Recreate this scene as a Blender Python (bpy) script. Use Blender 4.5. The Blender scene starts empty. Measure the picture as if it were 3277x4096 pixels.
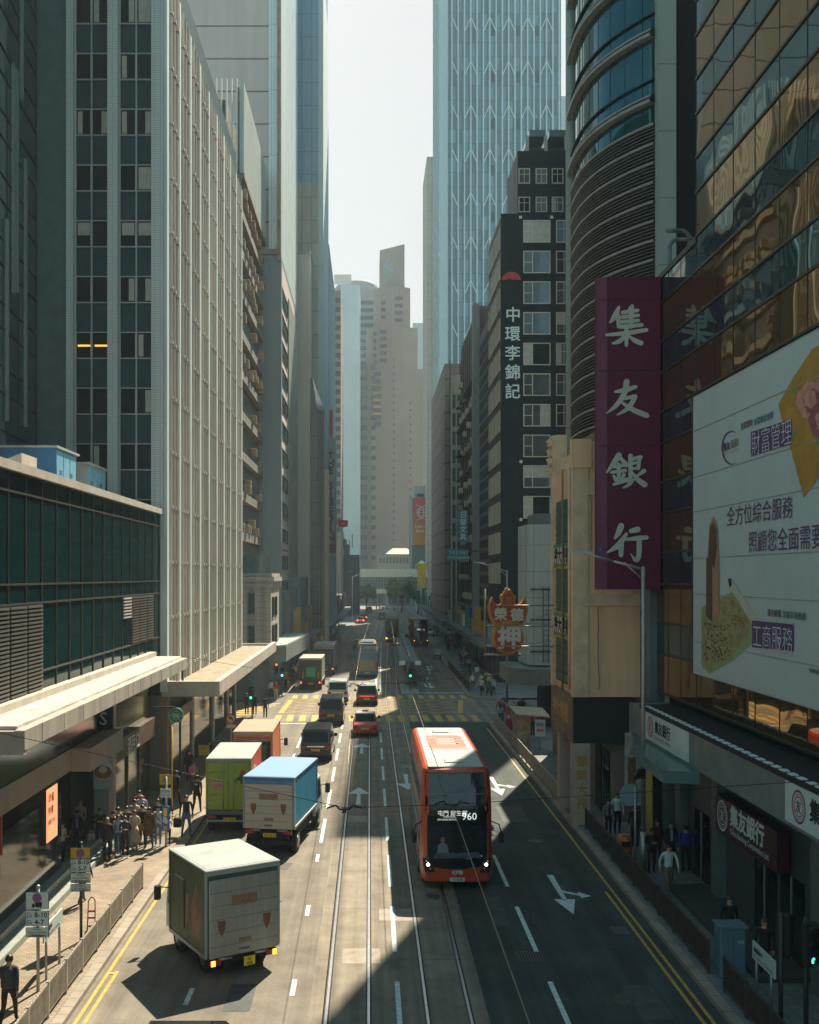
import bpy, math, random
from math import radians as R, sin, cos, pi, sqrt, atan2
from mathutils import Vector, Matrix
SC = bpy.context.scene
COL = SC.collection
rnd = random.Random(7)
# ---------------------------------------------------------------- survey of the place
FO, VX, VY, EYE = 2200.0, 779.0, 1213.0, 11.05      # focal length, vanishing point, eye height
def G(x, y):                       # ground point seen at a survey pixel
    Y = FO * EYE / (y - VY); return ((x - VX) * Y / FO, Y)
def AT(x, y, Y):                   # point at depth Y
    return ((x - VX) * Y / FO, Y, EYE - (y - VY) * Y / FO)
def ZY(y, Y): return EYE - (y - VY) * Y / FO
def XX(x, Y): return (x - VX) * Y / FO
def WR(x, y, X=12.0):              # point of the right-hand facade plane
    Y = FO * X / (x - VX); return (Y, EYE - (y - VY) * X / (x - VX))
# ---------------------------------------------------------------- mesh builder
class MB:
    def __init__(s): s.v = []; s.f = []; s.fm = []; s.mats = []; s.M = None; s.sm = []; s.smooth = False
    def mi(s, m):
        if m not in s.mats: s.mats.append(m)
        return s.mats.index(m)
    def add(s, vs, fs, m, smooth=None):
        b = len(s.v); k = s.mi(m); sm = s.smooth if smooth is None else smooth
        for p in vs:
            p = Vector(p)
            if s.M is not None: p = s.M @ p
            s.v.append(p)
        for f in fs: s.f.append([b + i for i in f]); s.fm.append(k); s.sm.append(sm)
        return s
    def box(s, x0, x1, y0, y1, z0, z1, m):
        if x0 > x1: x0, x1 = x1, x0
        if y0 > y1: y0, y1 = y1, y0
        if z0 > z1: z0, z1 = z1, z0
        v = [(x0,y0,z0),(x1,y0,z0),(x1,y1,z0),(x0,y1,z0),(x0,y0,z1),(x1,y0,z1),(x1,y1,z1),(x0,y1,z1)]
        f = [(3,2,1,0),(4,5,6,7),(0,1,5,4),(1,2,6,5),(2,3,7,6),(3,0,4,7)]
        return s.add(v, f, m)
    def bbox(s, x0, x1, y0, y1, z0, z1, m, r=.03):      # box with chamfered edges
        if x0 > x1: x0, x1 = x1, x0
        if y0 > y1: y0, y1 = y1, y0
        if z0 > z1: z0, z1 = z1, z0
        r = min(r, (x1-x0)*.45, (y1-y0)*.45, (z1-z0)*.45)
        def ring(i, z): return [(x0+i,y0+r,z),(x0+r,y0+i,z),(x1-r,y0+i,z),(x1-i,y0+r,z),(x1-i,y1-r,z),(x1-r,y1-i,z),(x0+r,y1-i,z),(x0+i,y1-r,z)]
        def ring2(z): return [(x0+r,y0+r,z)]*2+[(x1-r,y0+r,z)]*2+[(x1-r,y1-r,z)]*2+[(x0+r,y1-r,z)]*2
        return s.loft([ring2(z0), ring(0, z0+r), ring(0, z1-r), ring2(z1)], m, cap=True)
    def poly(s, pts, m): return s.add(pts, [list(range(len(pts)))], m)
    def prism(s, pts, d, m, m2=None):                   # polygon swept by vector d
        n = len(pts); d = Vector(d); a = [Vector(p) for p in pts]; b = [p + d for p in a]
        s.add(a + b, [list(range(n))[::-1], list(range(n, 2*n))], m)
        s.add(a + b, [(i, (i+1) % n, n + (i+1) % n, n + i) for i in range(n)], m2 or m)
        return s
    def loft(s, rings, m, cap=True, closed=True, smooth=None):
        n = len(rings[0]); v = [p for r in rings for p in r]; f = []
        for k in range(len(rings)-1):
            for i in range(n if closed else n-1):
                j = (i+1) % n; f.append((k*n+i, k*n+j, (k+1)*n+j, (k+1)*n+i))
        if cap: f.append(list(range(n))[::-1]); f.append(list(range((len(rings)-1)*n, len(rings)*n)))
        return s.add(v, f, m, smooth)
    def tube(s, p, q, r, m, n=8, r2=None, cap=True, smooth=True):
        p, q = Vector(p), Vector(q); d = (q - p)
        if d.length < 1e-6: return s
        d.normalize(); u = d.orthogonal().normalized(); w = d.cross(u); r2 = r if r2 is None else r2
        A = [(p + (u*cos(2*pi*i/n) + w*sin(2*pi*i/n))*r) for i in range(n)]
        B = [(q + (u*cos(2*pi*i/n) + w*sin(2*pi*i/n))*r2) for i in range(n)]
        return s.loft([A, B], m, cap, True, smooth)
    def path(s, pts, r, m, n=6):
        for a, b in zip(pts, pts[1:]): s.tube(a, b, r, m, n)
        return s
    def disc(s, c, nrm, r, m, t=.02, n=24):
        c, nrm = Vector(c), Vector(nrm).normalized(); return s.tube(c, c + nrm*t, r, m, n, smooth=False)
    def lathe(s, c, prof, m, n=16, smooth=True):        # prof: (radius, z)
        c = Vector(c); return s.loft([[c + Vector((r*cos(2*pi*i/n), r*sin(2*pi*i/n), z)) for i in range(n)] for r, z in prof], m, True, True, smooth)
    def ball(s, c, r, m, n=10, k=6, sc=(1,1,1)):
        c = Vector(c); rings = []
        for j in range(k+1):
            t = -pi/2 + pi*j/k; rr = max(cos(t), .02)
            rings.append([c + Vector((r*sc[0]*rr*cos(2*pi*i/n), r*sc[1]*rr*sin(2*pi*i/n), r*sc[2]*sin(t))) for i in range(n)])
        return s.loft(rings, m, True, True, True)
    def text(s, body, m, size, org, ex=(1,0,0), ey=(0,0,1), off=0.0, depth=0.0, sx=1.0, align='L'):
        cj = off > 0 and any(ord(c) > 0x2E80 for c in body)
        vs, fs = textgeo(body, 0 if cj else off); ex, ey, org = Vector(ex), Vector(ey), Vector(org)
        if not vs: return s
        w = max(v[0] for v in vs); dx = {'L':0, 'C':-w/2, 'R':-w}[align]
        nz = ex.cross(ey)
        ring = [(0,0)] + [(off*cos(2*pi*i/8), off*sin(2*pi*i/8)) for i in range(8)]
        for i, (ox, oy) in enumerate(ring if cj else ring[:1]):     # thick strokes: shifted copies
            s.add([org + ex*((v[0]+dx+ox)*size*sx) + ey*((v[1]+oy)*size) + nz*(depth+.0006*i) for v in vs], fs, m)
        return s
    def build(s, name, parent=None, label=None, world=True, loc=None, kind=None, cat=None, group=None):
        me = bpy.data.meshes.new(name)
        o = bpy.data.objects.new(name, me); COL.objects.link(o)
        if parent is not None: o.parent = parent
        sh = Vector((0,0,0))
        if world:
            if parent is not None:
                p = parent
                while p is not None: sh += p.location; p = p.parent
            elif s.v:
                n = len(s.v); cx = sum(v.x for v in s.v)/n; cy = sum(v.y for v in s.v)/n
                sh = Vector((cx, cy, min(v.z for v in s.v))); o.location = sh
        me.from_pydata([tuple(v - sh) for v in s.v], [], s.f)
        for m in s.mats: me.materials.append(m)
        me.polygons.foreach_set('material_index', s.fm); me.polygons.foreach_set('use_smooth', s.sm)
        me.update()
        if loc is not None: o.location = loc
        tag(o, label, cat, group, kind)
        return o
_tg = {}
def textgeo(body, off):
    k = (body, off)
    if k not in _tg:
        c = bpy.data.curves.new('t', 'FONT'); c.body = body; c.size = 1; c.offset = off; c.resolution_u = 2
        o = bpy.data.objects.new('t', c); COL.objects.link(o)
        me = bpy.data.meshes.new_from_object(o.evaluated_get(bpy.context.evaluated_depsgraph_get()))
        _tg[k] = ([tuple(v.co) for v in me.vertices], [list(p.vertices) for p in me.polygons])
        bpy.data.objects.remove(o); bpy.data.meshes.remove(me); bpy.data.curves.remove(c)
    return _tg[k]
def tag(o, label=None, cat=None, group=None, kind=None):
    if label: o['label'] = label
    if cat: o['category'] = cat
    if group: o['group'] = group
    if kind: o['kind'] = kind
    return o
def empty(name, loc, label, cat, group=None, rz=0):
    o = bpy.data.objects.new(name, None); COL.objects.link(o); o.empty_display_size = .3
    o.location = loc; o.rotation_euler = (0, 0, rz); return tag(o, label, cat, group)
_kids = {}
def tree_of(o): return [(c, tree_of(c)) for c in o.children]
def dup(o, loc, rz=None, label=None, scale=None):
    def rec(t, parent):
        c = t[0].copy(); COL.objects.link(c); c.parent = parent
        for ch in t[1]: rec(ch, c)
        return c
    if o not in _kids: _kids[o] = tree_of(o)
    r = o.copy(); COL.objects.link(r); r.location = loc
    if rz is not None: r.rotation_euler = (0, 0, rz)
    if scale: r.scale = (scale,)*3
    if label: r['label'] = label
    for t in _kids[o]: rec(t, r)
    return r
# ---------------------------------------------------------------- materials
_m = {}
def mat(name, c, r=.75, m=0.0, v=.18, s=1.2, fine=0.0, bump=0.0, streak=False, emit=None, spec=.5, wave=0, coat=0):
    if name in _m: return _m[name]
    if max(c) - min(c) < .12*max(c) and not emit and m < .6: c = (c[0]*.84, c[1]*.99, c[2]*1.02)       # teal shadow tint put into the colour of near-neutral greys
    M = bpy.data.materials.new(name); M.use_nodes = True; nt = M.node_tree; N, L = nt.nodes, nt.links
    b = N['Principled BSDF']; b.inputs['Roughness'].default_value = r; b.inputs['Metallic'].default_value = m
    b.inputs['Specular IOR Level'].default_value = spec
    if coat: b.inputs['Coat Weight'].default_value = coat; b.inputs['Coat Roughness'].default_value = .08
    tc = N.new('ShaderNodeTexCoord'); vec = tc.outputs['Object']
    if v > 0:
        mp = N.new('ShaderNodeMapping'); mp.inputs['Scale'].default_value = (1, 1, .12) if streak else (1, 1, 1)
        L.new(vec, mp.inputs['Vector'])
        n1 = N.new('ShaderNodeTexNoise'); n1.inputs['Scale'].default_value = s; n1.inputs['Detail'].default_value = 5; n1.inputs['Roughness'].default_value = .65
        L.new(mp.outputs[0], n1.inputs['Vector'])
        mr = N.new('ShaderNodeMapRange'); mr.inputs[1].default_value = .3; mr.inputs[2].default_value = .7
        mr.inputs[3].default_value = 1 - v; mr.inputs[4].default_value = 1 + v*.6
        L.new(n1.outputs[0], mr.inputs[0]); out = mr.outputs[0]
        if fine > 0:
            n2 = N.new('ShaderNodeTexNoise'); n2.inputs['Scale'].default_value = 60; n2.inputs['Detail'].default_value = 2
            L.new(vec, n2.inputs['Vector'])
            m2 = N.new('ShaderNodeMapRange'); m2.inputs[1].default_value = .3; m2.inputs[2].default_value = .7
            m2.inputs[3].default_value = 1 - fine; m2.inputs[4].default_value = 1 + fine
            L.new(n2.outputs[0], m2.inputs[0]); mm = N.new('ShaderNodeMath'); mm.operation = 'MULTIPLY'
            L.new(out, mm.inputs[0]); L.new(m2.outputs[0], mm.inputs[1]); out = mm.outputs[0]
        mx = N.new('ShaderNodeVectorMath'); mx.operation = 'SCALE'; mx.inputs[0].default_value = c[:3]
        L.new(out, mx.inputs['Scale']); L.new(mx.outputs[0], b.inputs['Base Color'])
        if r > .2 and m < .5:
            rr = N.new('ShaderNodeMapRange'); rr.inputs[3].default_value = min(1, r + .12); rr.inputs[4].default_value = r - .12
            L.new(n1.outputs[0], rr.inputs[0]); L.new(rr.outputs[0], b.inputs['Roughness'])
    else: b.inputs['Base Color'].default_value = (*c[:3], 1)
    if bump > 0:
        n3 = N.new('ShaderNodeTexNoise'); n3.inputs['Scale'].default_value = wave or 25; n3.inputs['Detail'].default_value = 1 if wave else 4
        L.new(vec, n3.inputs['Vector']); bp = N.new('ShaderNodeBump'); bp.inputs['Strength'].default_value = bump; bp.inputs['Distance'].default_value = .05 if not wave else .2
        L.new(n3.outputs[0], bp.inputs['Height']); L.new(bp.outputs[0], b.inputs['Normal'])
    if emit: b.inputs['Emission Color'].default_value = (*c[:3], 1); b.inputs['Emission Strength'].default_value = emit
    _m[name] = M; return M
def grid_mat(name, c, joint, px, pz, jw=.02, r=.6, v=.12, axis='xz', bump=.3, s=.6, spec=.5, off=0, cellv=.0, m=0):
    """panelled / bricked surface: joints every px, pz metres (object space), optional per-cell variation"""
    if name in _m: return _m[name]
    M = mat(name, c, r, m, v, s, spec=spec, streak=True); nt = M.node_tree; N, L = nt.nodes, nt.links; b = N['Principled BSDF']
    tc = N.new('ShaderNodeTexCoord'); sp = N.new('ShaderNodeSeparateXYZ'); L.new(tc.outputs['Object'], sp.inputs[0])
    cb = N.new('ShaderNodeCombineXYZ')
    if axis == 'xz':
        ad = N.new('ShaderNodeMath'); ad.operation = 'ADD'; L.new(sp.outputs[0], ad.inputs[0]); L.new(sp.outputs[1], ad.inputs[1]); a2 = N.new('ShaderNodeMath'); a2.operation = 'ADD'; a2.inputs[1].default_value = px*.37; L.new(ad.outputs[0], a2.inputs[0]); L.new(a2.outputs[0], cb.inputs[0]); L.new(sp.outputs[2], cb.inputs[1])
    else: L.new(sp.outputs[0], cb.inputs[0]); L.new(sp.outputs[1], cb.inputs[1])
    br = N.new('ShaderNodeTexBrick'); br.offset = off; br.inputs['Scale'].default_value = 1; br.inputs['Mortar Size'].default_value = jw
    br.inputs['Brick Width'].default_value = px; br.inputs['Row Height'].default_value = pz; br.inputs['Mortar Smooth'].default_value = .2; br.inputs['Bias'].default_value = 0
    br.inputs['Color1'].default_value = (1-cellv,)*3 + (1,); br.inputs['Color2'].default_value = (1+cellv,)*3 + (1,); br.inputs['Mortar'].default_value = (joint,)*3 + (1,)
    L.new(cb.outputs[0], br.inputs['Vector'])
    src = b.inputs['Base Color'].links[0].from_socket
    mu = N.new('ShaderNodeVectorMath'); mu.operation = 'MULTIPLY'; L.new(src, mu.inputs[0]); L.new(br.outputs['Color'], mu.inputs[1]); L.new(mu.outputs[0], b.inputs['Base Color'])
    if bump:
        bp = N.new('ShaderNodeBump'); bp.invert = True; bp.inputs['Strength'].default_value = bump; bp.inputs['Distance'].default_value = .02
        L.new(br.outputs['Fac'], bp.inputs['Height']); L.new(bp.outputs[0], b.inputs['Normal'])
    return M
def wear(M, amt, sc, sy):              # tyre-polished streaks running along the road
    nt = M.node_tree; N, L = nt.nodes, nt.links; b = N['Principled BSDF']; src = b.inputs['Base Color'].links[0].from_socket
    tc = N.new('ShaderNodeTexCoord'); mp = N.new('ShaderNodeMapping'); mp.inputs['Scale'].default_value = (sc, sy, 1); L.new(tc.outputs['Object'], mp.inputs[0])
    n1 = N.new('ShaderNodeTexNoise'); n1.inputs['Scale'].default_value = 1; n1.inputs['Detail'].default_value = 6; n1.inputs['Roughness'].default_value = .6; L.new(mp.outputs[0], n1.inputs['Vector'])
    mr = N.new('ShaderNodeMapRange'); mr.inputs[1].default_value = .35; mr.inputs[2].default_value = .65; mr.inputs[3].default_value = 1-amt; mr.inputs[4].default_value = 1+amt*.5; L.new(n1.outputs[0], mr.inputs[0])
    mx = N.new('ShaderNodeVectorMath'); mx.operation = 'SCALE'; L.new(src, mx.inputs[0]); L.new(mr.outputs[0], mx.inputs['Scale']); L.new(mx.outputs[0], b.inputs['Base Color'])
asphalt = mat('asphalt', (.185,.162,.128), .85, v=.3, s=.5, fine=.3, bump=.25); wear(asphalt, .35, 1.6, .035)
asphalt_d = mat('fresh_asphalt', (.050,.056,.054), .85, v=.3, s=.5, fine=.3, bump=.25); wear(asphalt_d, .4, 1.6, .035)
slabc = mat('tram_slab_concrete', (.225,.195,.15), .85, v=.3, s=.7, fine=.25, bump=.15); wear(slabc, .35, 2.2, .05)
kerbm = grid_mat('kerb_granite', (.30,.265,.21), .5, 1.0, 1.0, .02, .85, .3, 'xy')
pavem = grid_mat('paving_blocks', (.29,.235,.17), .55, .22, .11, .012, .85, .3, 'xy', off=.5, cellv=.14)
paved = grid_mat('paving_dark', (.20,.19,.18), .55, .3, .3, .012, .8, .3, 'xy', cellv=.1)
white_p = mat('road_paint_white', (.72,.72,.70), .7, v=.35, s=6, fine=.2)
yellow_p = mat('road_paint_yellow', (.50,.33,.06), .7, v=.4, s=5, fine=.2)
steel = mat('rail_steel', (.55,.56,.58), .3, 1.0, v=.2, s=3)
galv = mat('galvanised', (.42,.43,.44), .5, .7, v=.2)
dkmetal = mat('dark_metal', (.035,.04,.042), .5, .3)
black = mat('black_rubber', (.015,.015,.016), .8)
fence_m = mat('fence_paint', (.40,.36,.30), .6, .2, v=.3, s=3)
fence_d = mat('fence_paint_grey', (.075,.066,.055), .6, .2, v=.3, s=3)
conc = mat('concrete', (.42,.40,.37), .85, v=.2, s=.8, streak=True)
dconc = mat('dark_concrete', (.17,.17,.165), .85, v=.25, s=.8, streak=True)
brownc = mat('brown_concrete', (.22,.18,.14), .85, v=.3, s=.8, streak=True)
cream = mat('cream_stucco', (.84,.54,.32), .88, v=.22, s=.9, streak=True, bump=.1)
creamt = mat('cream_trim', (.74,.54,.36), .85, v=.25, s=1.2)
whitem = mat('white_paint', (.74,.70,.64), .5, v=.1)
dglass = mat('dark_glass', (.002,.012,.015), .06, spec=.14, v=0)
dglass2 = mat('dim_room_glass', (.05,.075,.08), .08, spec=.8, v=.5, s=.8)
blind = mat('window_blind', (.42,.42,.36), .35, v=.3, s=2, spec=.7)
blueg = mat('sky_glass', (.10,.18,.22), .06, spec=1.0, v=.3, s=1)
tealg = mat('teal_mirror_glass', (.065,.15,.18), .02, .85, v=.2, s=.3, bump=.10, wave=.38)
bronzeg = mat('bronze_mirror_glass', (.28,.165,.055), .02, .85, v=.2, s=.3, bump=.10, wave=.38)
shopg = mat('shop_glass', (.02,.035,.032), .08, spec=.7, v=.3)
frame_c = mat('cream_window_frame', (.62,.56,.45), .6, v=.15)
frame_w = mat('pale_window_frame', (.50,.50,.48), .5, .2, v=.1)
frame_d = mat('dark_mullion', (.03,.035,.04), .5, .4, v=.1)
frame_g = mat('bronze_mullion', (.075,.072,.055), .5, .5, v=.1)
lit_w = mat('lit_white', (1,.97,.9), emit=6, v=0)
lit_r = mat('lit_red', (1,.06,.02), emit=3, v=0)
lit_o = mat('lit_amber', (1,.35,.02), emit=3, v=0)
lit_g = mat('lit_green', (.05,1,.55), emit=1.6, v=0)
ylw = mat('plate_yellow', (.85,.6,.03), .5, v=.1)
ink = mat('black_ink', (.012,.012,.014), .7, v=0)
inkw = mat('white_ink', (.78,.78,.75), .6, v=0)
# ================================================================ SETTING
def bend(Y): return max(0.0, .0195*(Y - 96))
def strip(mb, pts, w, z, m):       # flat ribbon along pts (x,y)
    n = len(pts); L = []; Rr = []
    for i, (x, y) in enumerate(pts):
        a = pts[max(i-1, 0)]; b = pts[min(i+1, n-1)]; dx, dy = b[0]-a[0], b[1]-a[1]; l = sqrt(dx*dx+dy*dy) or 1
        L.append((x - dy/l*w/2, y + dx/l*w/2, z)); Rr.append((x + dy/l*w/2, y - dx/l*w/2, z))
    for i in range(n-1): mb.poly([L[i], Rr[i], Rr[i+1], L[i+1]][::-1], m)
YS = [8, 60, 96, 130, 170, 220, 300, 420]
g = MB(); g.poly([(-1500,-300,-.03),(1500,-300,-.03),(1500,2500,-.03),(-1500,2500,-.03)], dconc); g.build('ground', kind='structure')
def lk(Y): return -7.5 if Y < 90 else -7.8 + bend(Y) + min(1.3, max(0, (Y-92)*.02))
def rk(Y): return 8.85 + bend(Y)*.75
g = MB()
for a, b in zip(YS, YS[1:]): g.poly([(lk(a)-.4,a,0),(rk(a)+.4,a,0),(rk(b)+.4,b,0),(lk(b)-.4,b,0)], asphalt)
g.poly([(-60,80.5,-.005),(60,80.5,-.005),(60,93.5,-.005),(-60,93.5,-.005)], asphalt)
g.build('road', kind='structure')
g = MB()
for a, b in zip(YS, YS[1:]): g.poly([(-1.55+bend(a),a,.004),(2.98+bend(a),a,.004),(2.98+bend(b),b,.004),(-1.55+bend(b),b,.004)], slabc)
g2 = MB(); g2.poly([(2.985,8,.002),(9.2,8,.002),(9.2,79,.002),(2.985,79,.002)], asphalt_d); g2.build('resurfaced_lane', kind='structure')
joint = mat('slab_joint', (.10,.09,.08), .9)
for y in range(10, 100, 5):
    y += rnd.uniform(-1, 1)
    g.poly([(-1.5,y,.0055),(2.9,y,.0055),(2.9,y+.025,.0055),(-1.5,y+.025,.0055)], joint)
g.build('tram_track_bed', kind='structure')
groove = mat('rail_groove', (.02,.02,.02), .9)
g = MB()
for x in (-1.10, -.03, 1.45, 2.53):
    P = [(x+bend(y), y) for y in YS]
    strip(g, P, .16, .0075, joint); strip(g, P, .065, .011, steel); strip(g, [(p[0]+.055, p[1]) for p in P], .03, .0095, groove)
g.build('tram_rails', kind='structure')
# pavements
def pave(name, poly, m, ke):
    g = MB(); g.prism([(x, y, -.03) for x, y in poly], (0,0,.165), m); g.build(name, kind='structure')
    g = MB()
    for a, b in zip(ke, ke[1:]):
        dx, dy = b[0]-a[0], b[1]-a[1]; l = sqrt(dx*dx+dy*dy); nx, ny = -dy/l*.28, dx/l*.28
        n = max(1, int(l/1.0))
        for i in range(n):
            t0, t1 = i/n + .006/l, (i+1)/n - .006/l
            g.prism([(a[0]+dx*t0,a[1]+dy*t0,-.03),(a[0]+dx*t1,a[1]+dy*t1,-.03),(a[0]+dx*t1-nx,a[1]+dy*t1-ny,-.03),(a[0]+dx*t0-nx,a[1]+dy*t0-ny,-.03)][::-1], (0,0,.172), kerbm)
    g.build('kerb', kind='structure')
arc = lambda cx, cy, r, a0, a1, n=6: [(cx + r*cos(R(a0+(a1-a0)*i/n)), cy + r*sin(R(a0+(a1-a0)*i/n))) for i in range(n+1)]
e = [(-7.5, 8)] + [(-7.5, y) for y in range(12, 76, 8)] + arc(-10.3, 77.5, 2.8, 0, 90) + [(-30, 80.3)]
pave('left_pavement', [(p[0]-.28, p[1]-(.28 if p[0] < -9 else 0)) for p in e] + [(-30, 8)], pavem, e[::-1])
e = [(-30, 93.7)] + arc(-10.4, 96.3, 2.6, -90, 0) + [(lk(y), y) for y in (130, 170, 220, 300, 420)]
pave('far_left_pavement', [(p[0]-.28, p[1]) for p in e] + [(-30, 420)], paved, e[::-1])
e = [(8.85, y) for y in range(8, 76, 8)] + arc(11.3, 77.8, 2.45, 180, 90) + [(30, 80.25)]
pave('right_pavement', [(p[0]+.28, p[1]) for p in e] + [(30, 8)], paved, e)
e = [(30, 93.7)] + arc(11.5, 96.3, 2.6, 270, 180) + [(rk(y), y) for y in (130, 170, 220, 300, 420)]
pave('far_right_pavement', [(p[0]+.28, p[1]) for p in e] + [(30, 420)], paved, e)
# painted markings
w = MB(); z = .0125
def dash(x, y0, y1, wd=.13, m=white_p, mb=None): (mb or w).poly([(x-wd/2,y0,z),(x+wd/2,y0,z),(x+wd/2,y1,z),(x-wd/2,y1,z)], m)
for i in range(3): dash(-2.05, 27.5+6.45*i, 28.6+6.45*i); dash(-4.75, 26.9+6.45*i, 28+6.45*i)
for i in range(6):
    y = 43.3+6.45*i
    dash(-2.03, y, y+4.2, .14)
    if y+4.2 < 78.5: dash(-4.68, y-1.9, y+2.3, .14)
for i in range(9):
    y = 17.8 + 6.45*i; dash(.74, y, y+4.2, .13); dash(4.9, y, y+4.2, .14)
for i in range(4): dash(5.6+i*.6, 104+7*i, 107+7*i, .14)
def arrow(x, y0, y1, wd=.55, flip=False):           # straight arrow on the road, head at y1
    d = 1 if y1 > y0 else -1; h = y1 - d*1.5
    w.poly([(x-.12,y0,z),(x+.12,y0,z),(x+.075,h,z),(x-.075,h,z)], white_p)
    w.poly([(x-wd,h-d*.1,z),(x+wd,h-d*.1,z),(x,y1,z)], white_p)
def arrow_r(x, y0, y1):             # straight arrow with a right-hand branch (towards +x)
    arrow(x, y0, y1, .36); d = -1; m = (y0+y1)/2
    w.poly([(x+.05,m+.1,z),(x+.62,m-.28,z),(x+.62,m-.08,z),(x+.06,m+.4,z)], white_p)
    w.poly([(x+.6,m-.52,z),(x+1.0,m-.3,z),(x+.6,m+.2,z)], white_p)
arrow(-.56, 50.5, 54.6); arrow(-.52, 65, 69); arrow(1.98, 58.2, 54); arrow_r(6.65, 38.6, 34.1); arrow_r(6.65, 57.5, 52.6); arrow(6.1, 108, 103); arrow(7, 128, 122)
dash(-4.6, 78.1, 78.35, 5.2); dash(6.8, 98.6, 98.9, 4.3)
for dx in (0, .45): strip(w, [(.5+dx+bend(y)*.6, y) for y in (99.5, 130, 175)], .14, z, white_p)
w.build('white_road_markings', kind='structure')
w2 = MB()
strip(w2, [(-7.05, 12), (-7.05, 29.2)], .1, z, yellow_p); strip(w2, [(-7.05, 28.9+.1), (-7.27, 29.1)], .12, z+.001, yellow_p)
strip(w2, [(-7.28, y) for y in (12, 40, 74)], .1, z, yellow_p)
strip(w2, [(8.25, 12), (8.25, 36.6)], .1, z, yellow_p); strip(w2, [(8.5, y) for y in (12, 40, 76)], .1, z, yellow_p)
for i in range(17):
    x = -7.2 + i*.96; w2.poly([(x-.16,79.5,z),(x+.34,79.5,z),(x+.24,83,z),(x-.26,83,z)], yellow_p)
    x = -6.9 + i*.96; w2.poly([(x-.16,94.2,z),(x+.3,94.2,z),(x+.25,96.8,z),(x-.21,96.8,z)], yellow_p)
def yl(a, b, wd=.16, k=0): strip(w2, [a, b], wd, z + .0012*k, yellow_p)
yl((-7.2,84.2),(-7.0,93.2),.42,1); yl((7.3,84.2),(8.1,93.2),.42,1); yl((-7.2,84.3),(7.5,84.3),.18); yl((-7,93),(8,93),.18)
for i in range(-3, 8):
    a = -7 + i*2.1
    p, q = (a, 84.4), (a+9, 92.9)
    def clip(p, q):
        (x0, y0), (x1, y1) = p, q; t0, t1 = 0, 1
        if x1 > x0:
            t0 = max(t0, (-7-x0)/(x1-x0)); t1 = min(t1, (7.5-x0)/(x1-x0))
        else:
            t0 = max(t0, (7.5-x0)/(x1-x0)); t1 = min(t1, (-7-x0)/(x1-x0))
        return None if t1 <= t0 else ((x0+(x1-x0)*t0, y0+(y1-y0)*t0), (x0+(x1-x0)*t1, y0+(y1-y0)*t1))
    c = clip(p, q)
    if c: yl(*c, .11, 2)
    c = clip((-p[0]+.5, 84.4), (-q[0]+.5, 92.9))
    if c: yl(*c, .11, 3)
for i in range(7): w2.poly([(-15,83.2+i*1.2,z-.012),(-9.3+i*.25,83.2+i*1.2,z-.012),(-9.3+i*.25,83.7+i*1.2,z-.012),(-15,83.7+i*1.2,z-.012)], yellow_p)
strip(w2, [(-7.25+.7*max(0,bend(y)), y) for y in (99, 130)], .1, z, yellow_p)
w2.build('yellow_road_markings', kind='structure')
def flat_cover(name, label, cat, x0, x1, y0, y1, m, slots=0):
    g = MB(); g.box(x0, x1, y0, y1, .004, .022, m)
    if slots:
        for i in range(slots):
            t = x0 + (x1-x0)*(i+.5)/slots; g.box(t-.018, t+.018, y0+.05, y1-.05, .0225, .0245, black)
    g.build(name, label=label, cat=cat)
castm = mat('cast_iron', (.10,.105,.11), .6, .6, v=.3, s=8)
flat_cover('drain_grating', 'slotted iron drain grating in the dark lane, beside the white dash', 'drain', 4.25, 5.0, 29.9, 30.7, castm, 9)
flat_cover('drain_grating', 'slotted iron drain grating between the two yellow lines by the left kerb', 'drain', -7.35, -6.98, 24.4, 25.4, castm, 6)
flat_cover('manhole_cover', 'square iron manhole cover on the asphalt in front of the fence on the right', 'manhole cover', 7.55, 8.05, 32.2, 32.9, castm)

# ================================================================ BUILDING HELPERS
_w = {}
FROT = {'S': 0, 'W': -pi/2, 'E': pi/2}
def win_proto(w_, h_, fm, pm, style):
    """frame mesh (protruding ring, mullions) and pane mesh, facing -y, origin at bottom centre"""
    k = (round(w_, 2), round(h_, 2), fm.name, pm.name, style)
    if k in _w: return _w[k]
    g = MB(); t = .045 if style == 'thin' else .09; d = -.10; hw = w_/2
    g.box(-hw,-hw+t,d,.0,0,h_,fm); g.box(hw-t,hw,d,.0,0,h_,fm); g.box(-hw+t,hw-t,d,.0,0,t,fm); g.box(-hw+t,hw-t,d,.0,h_-t,h_,fm)
    if style == 'split': g.box(-.035,.035,d+.02,-.004,t,h_-t,fm)
    if style == 'left':                                # narrow casement on the left, cross bar
        x = -hw + w_*.34; g.box(x-.04,x+.04,d+.02,-.004,t,h_-t,fm); g.box(-hw+t,x-.04,d+.03,-.004,h_*.48,h_*.48+.06,fm)
    if style == 'cross':
        g.box(-.03,.03,d+.02,-.004,t,h_-t,fm); g.box(-hw+t,-.03,d+.03,-.004,h_*.6,h_*.6+.05,fm); g.box(.03,hw-t,d+.03,-.004,h_*.6,h_*.6+.05,fm)
    if style == 'three':
        for x in (-w_/6, w_/6): g.box(x-.045,x+.045,d+.02,-.004,t,h_-t,fm)
    if style == 'sill': g.box(-hw-.1,hw+.1,-.2,0,-.1,-.003,fm)
    p = MB(); p.box(-hw+t,hw-t,-.03,0,t,h_-t,pm)
    mf = g.build('window', world=False); mp = p.build('pane', world=False)
    a, b = mf.data, mp.data
    bpy.data.objects.remove(mf); bpy.data.objects.remove(mp)
    _w[k] = (a, b); return _w[k]
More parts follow.
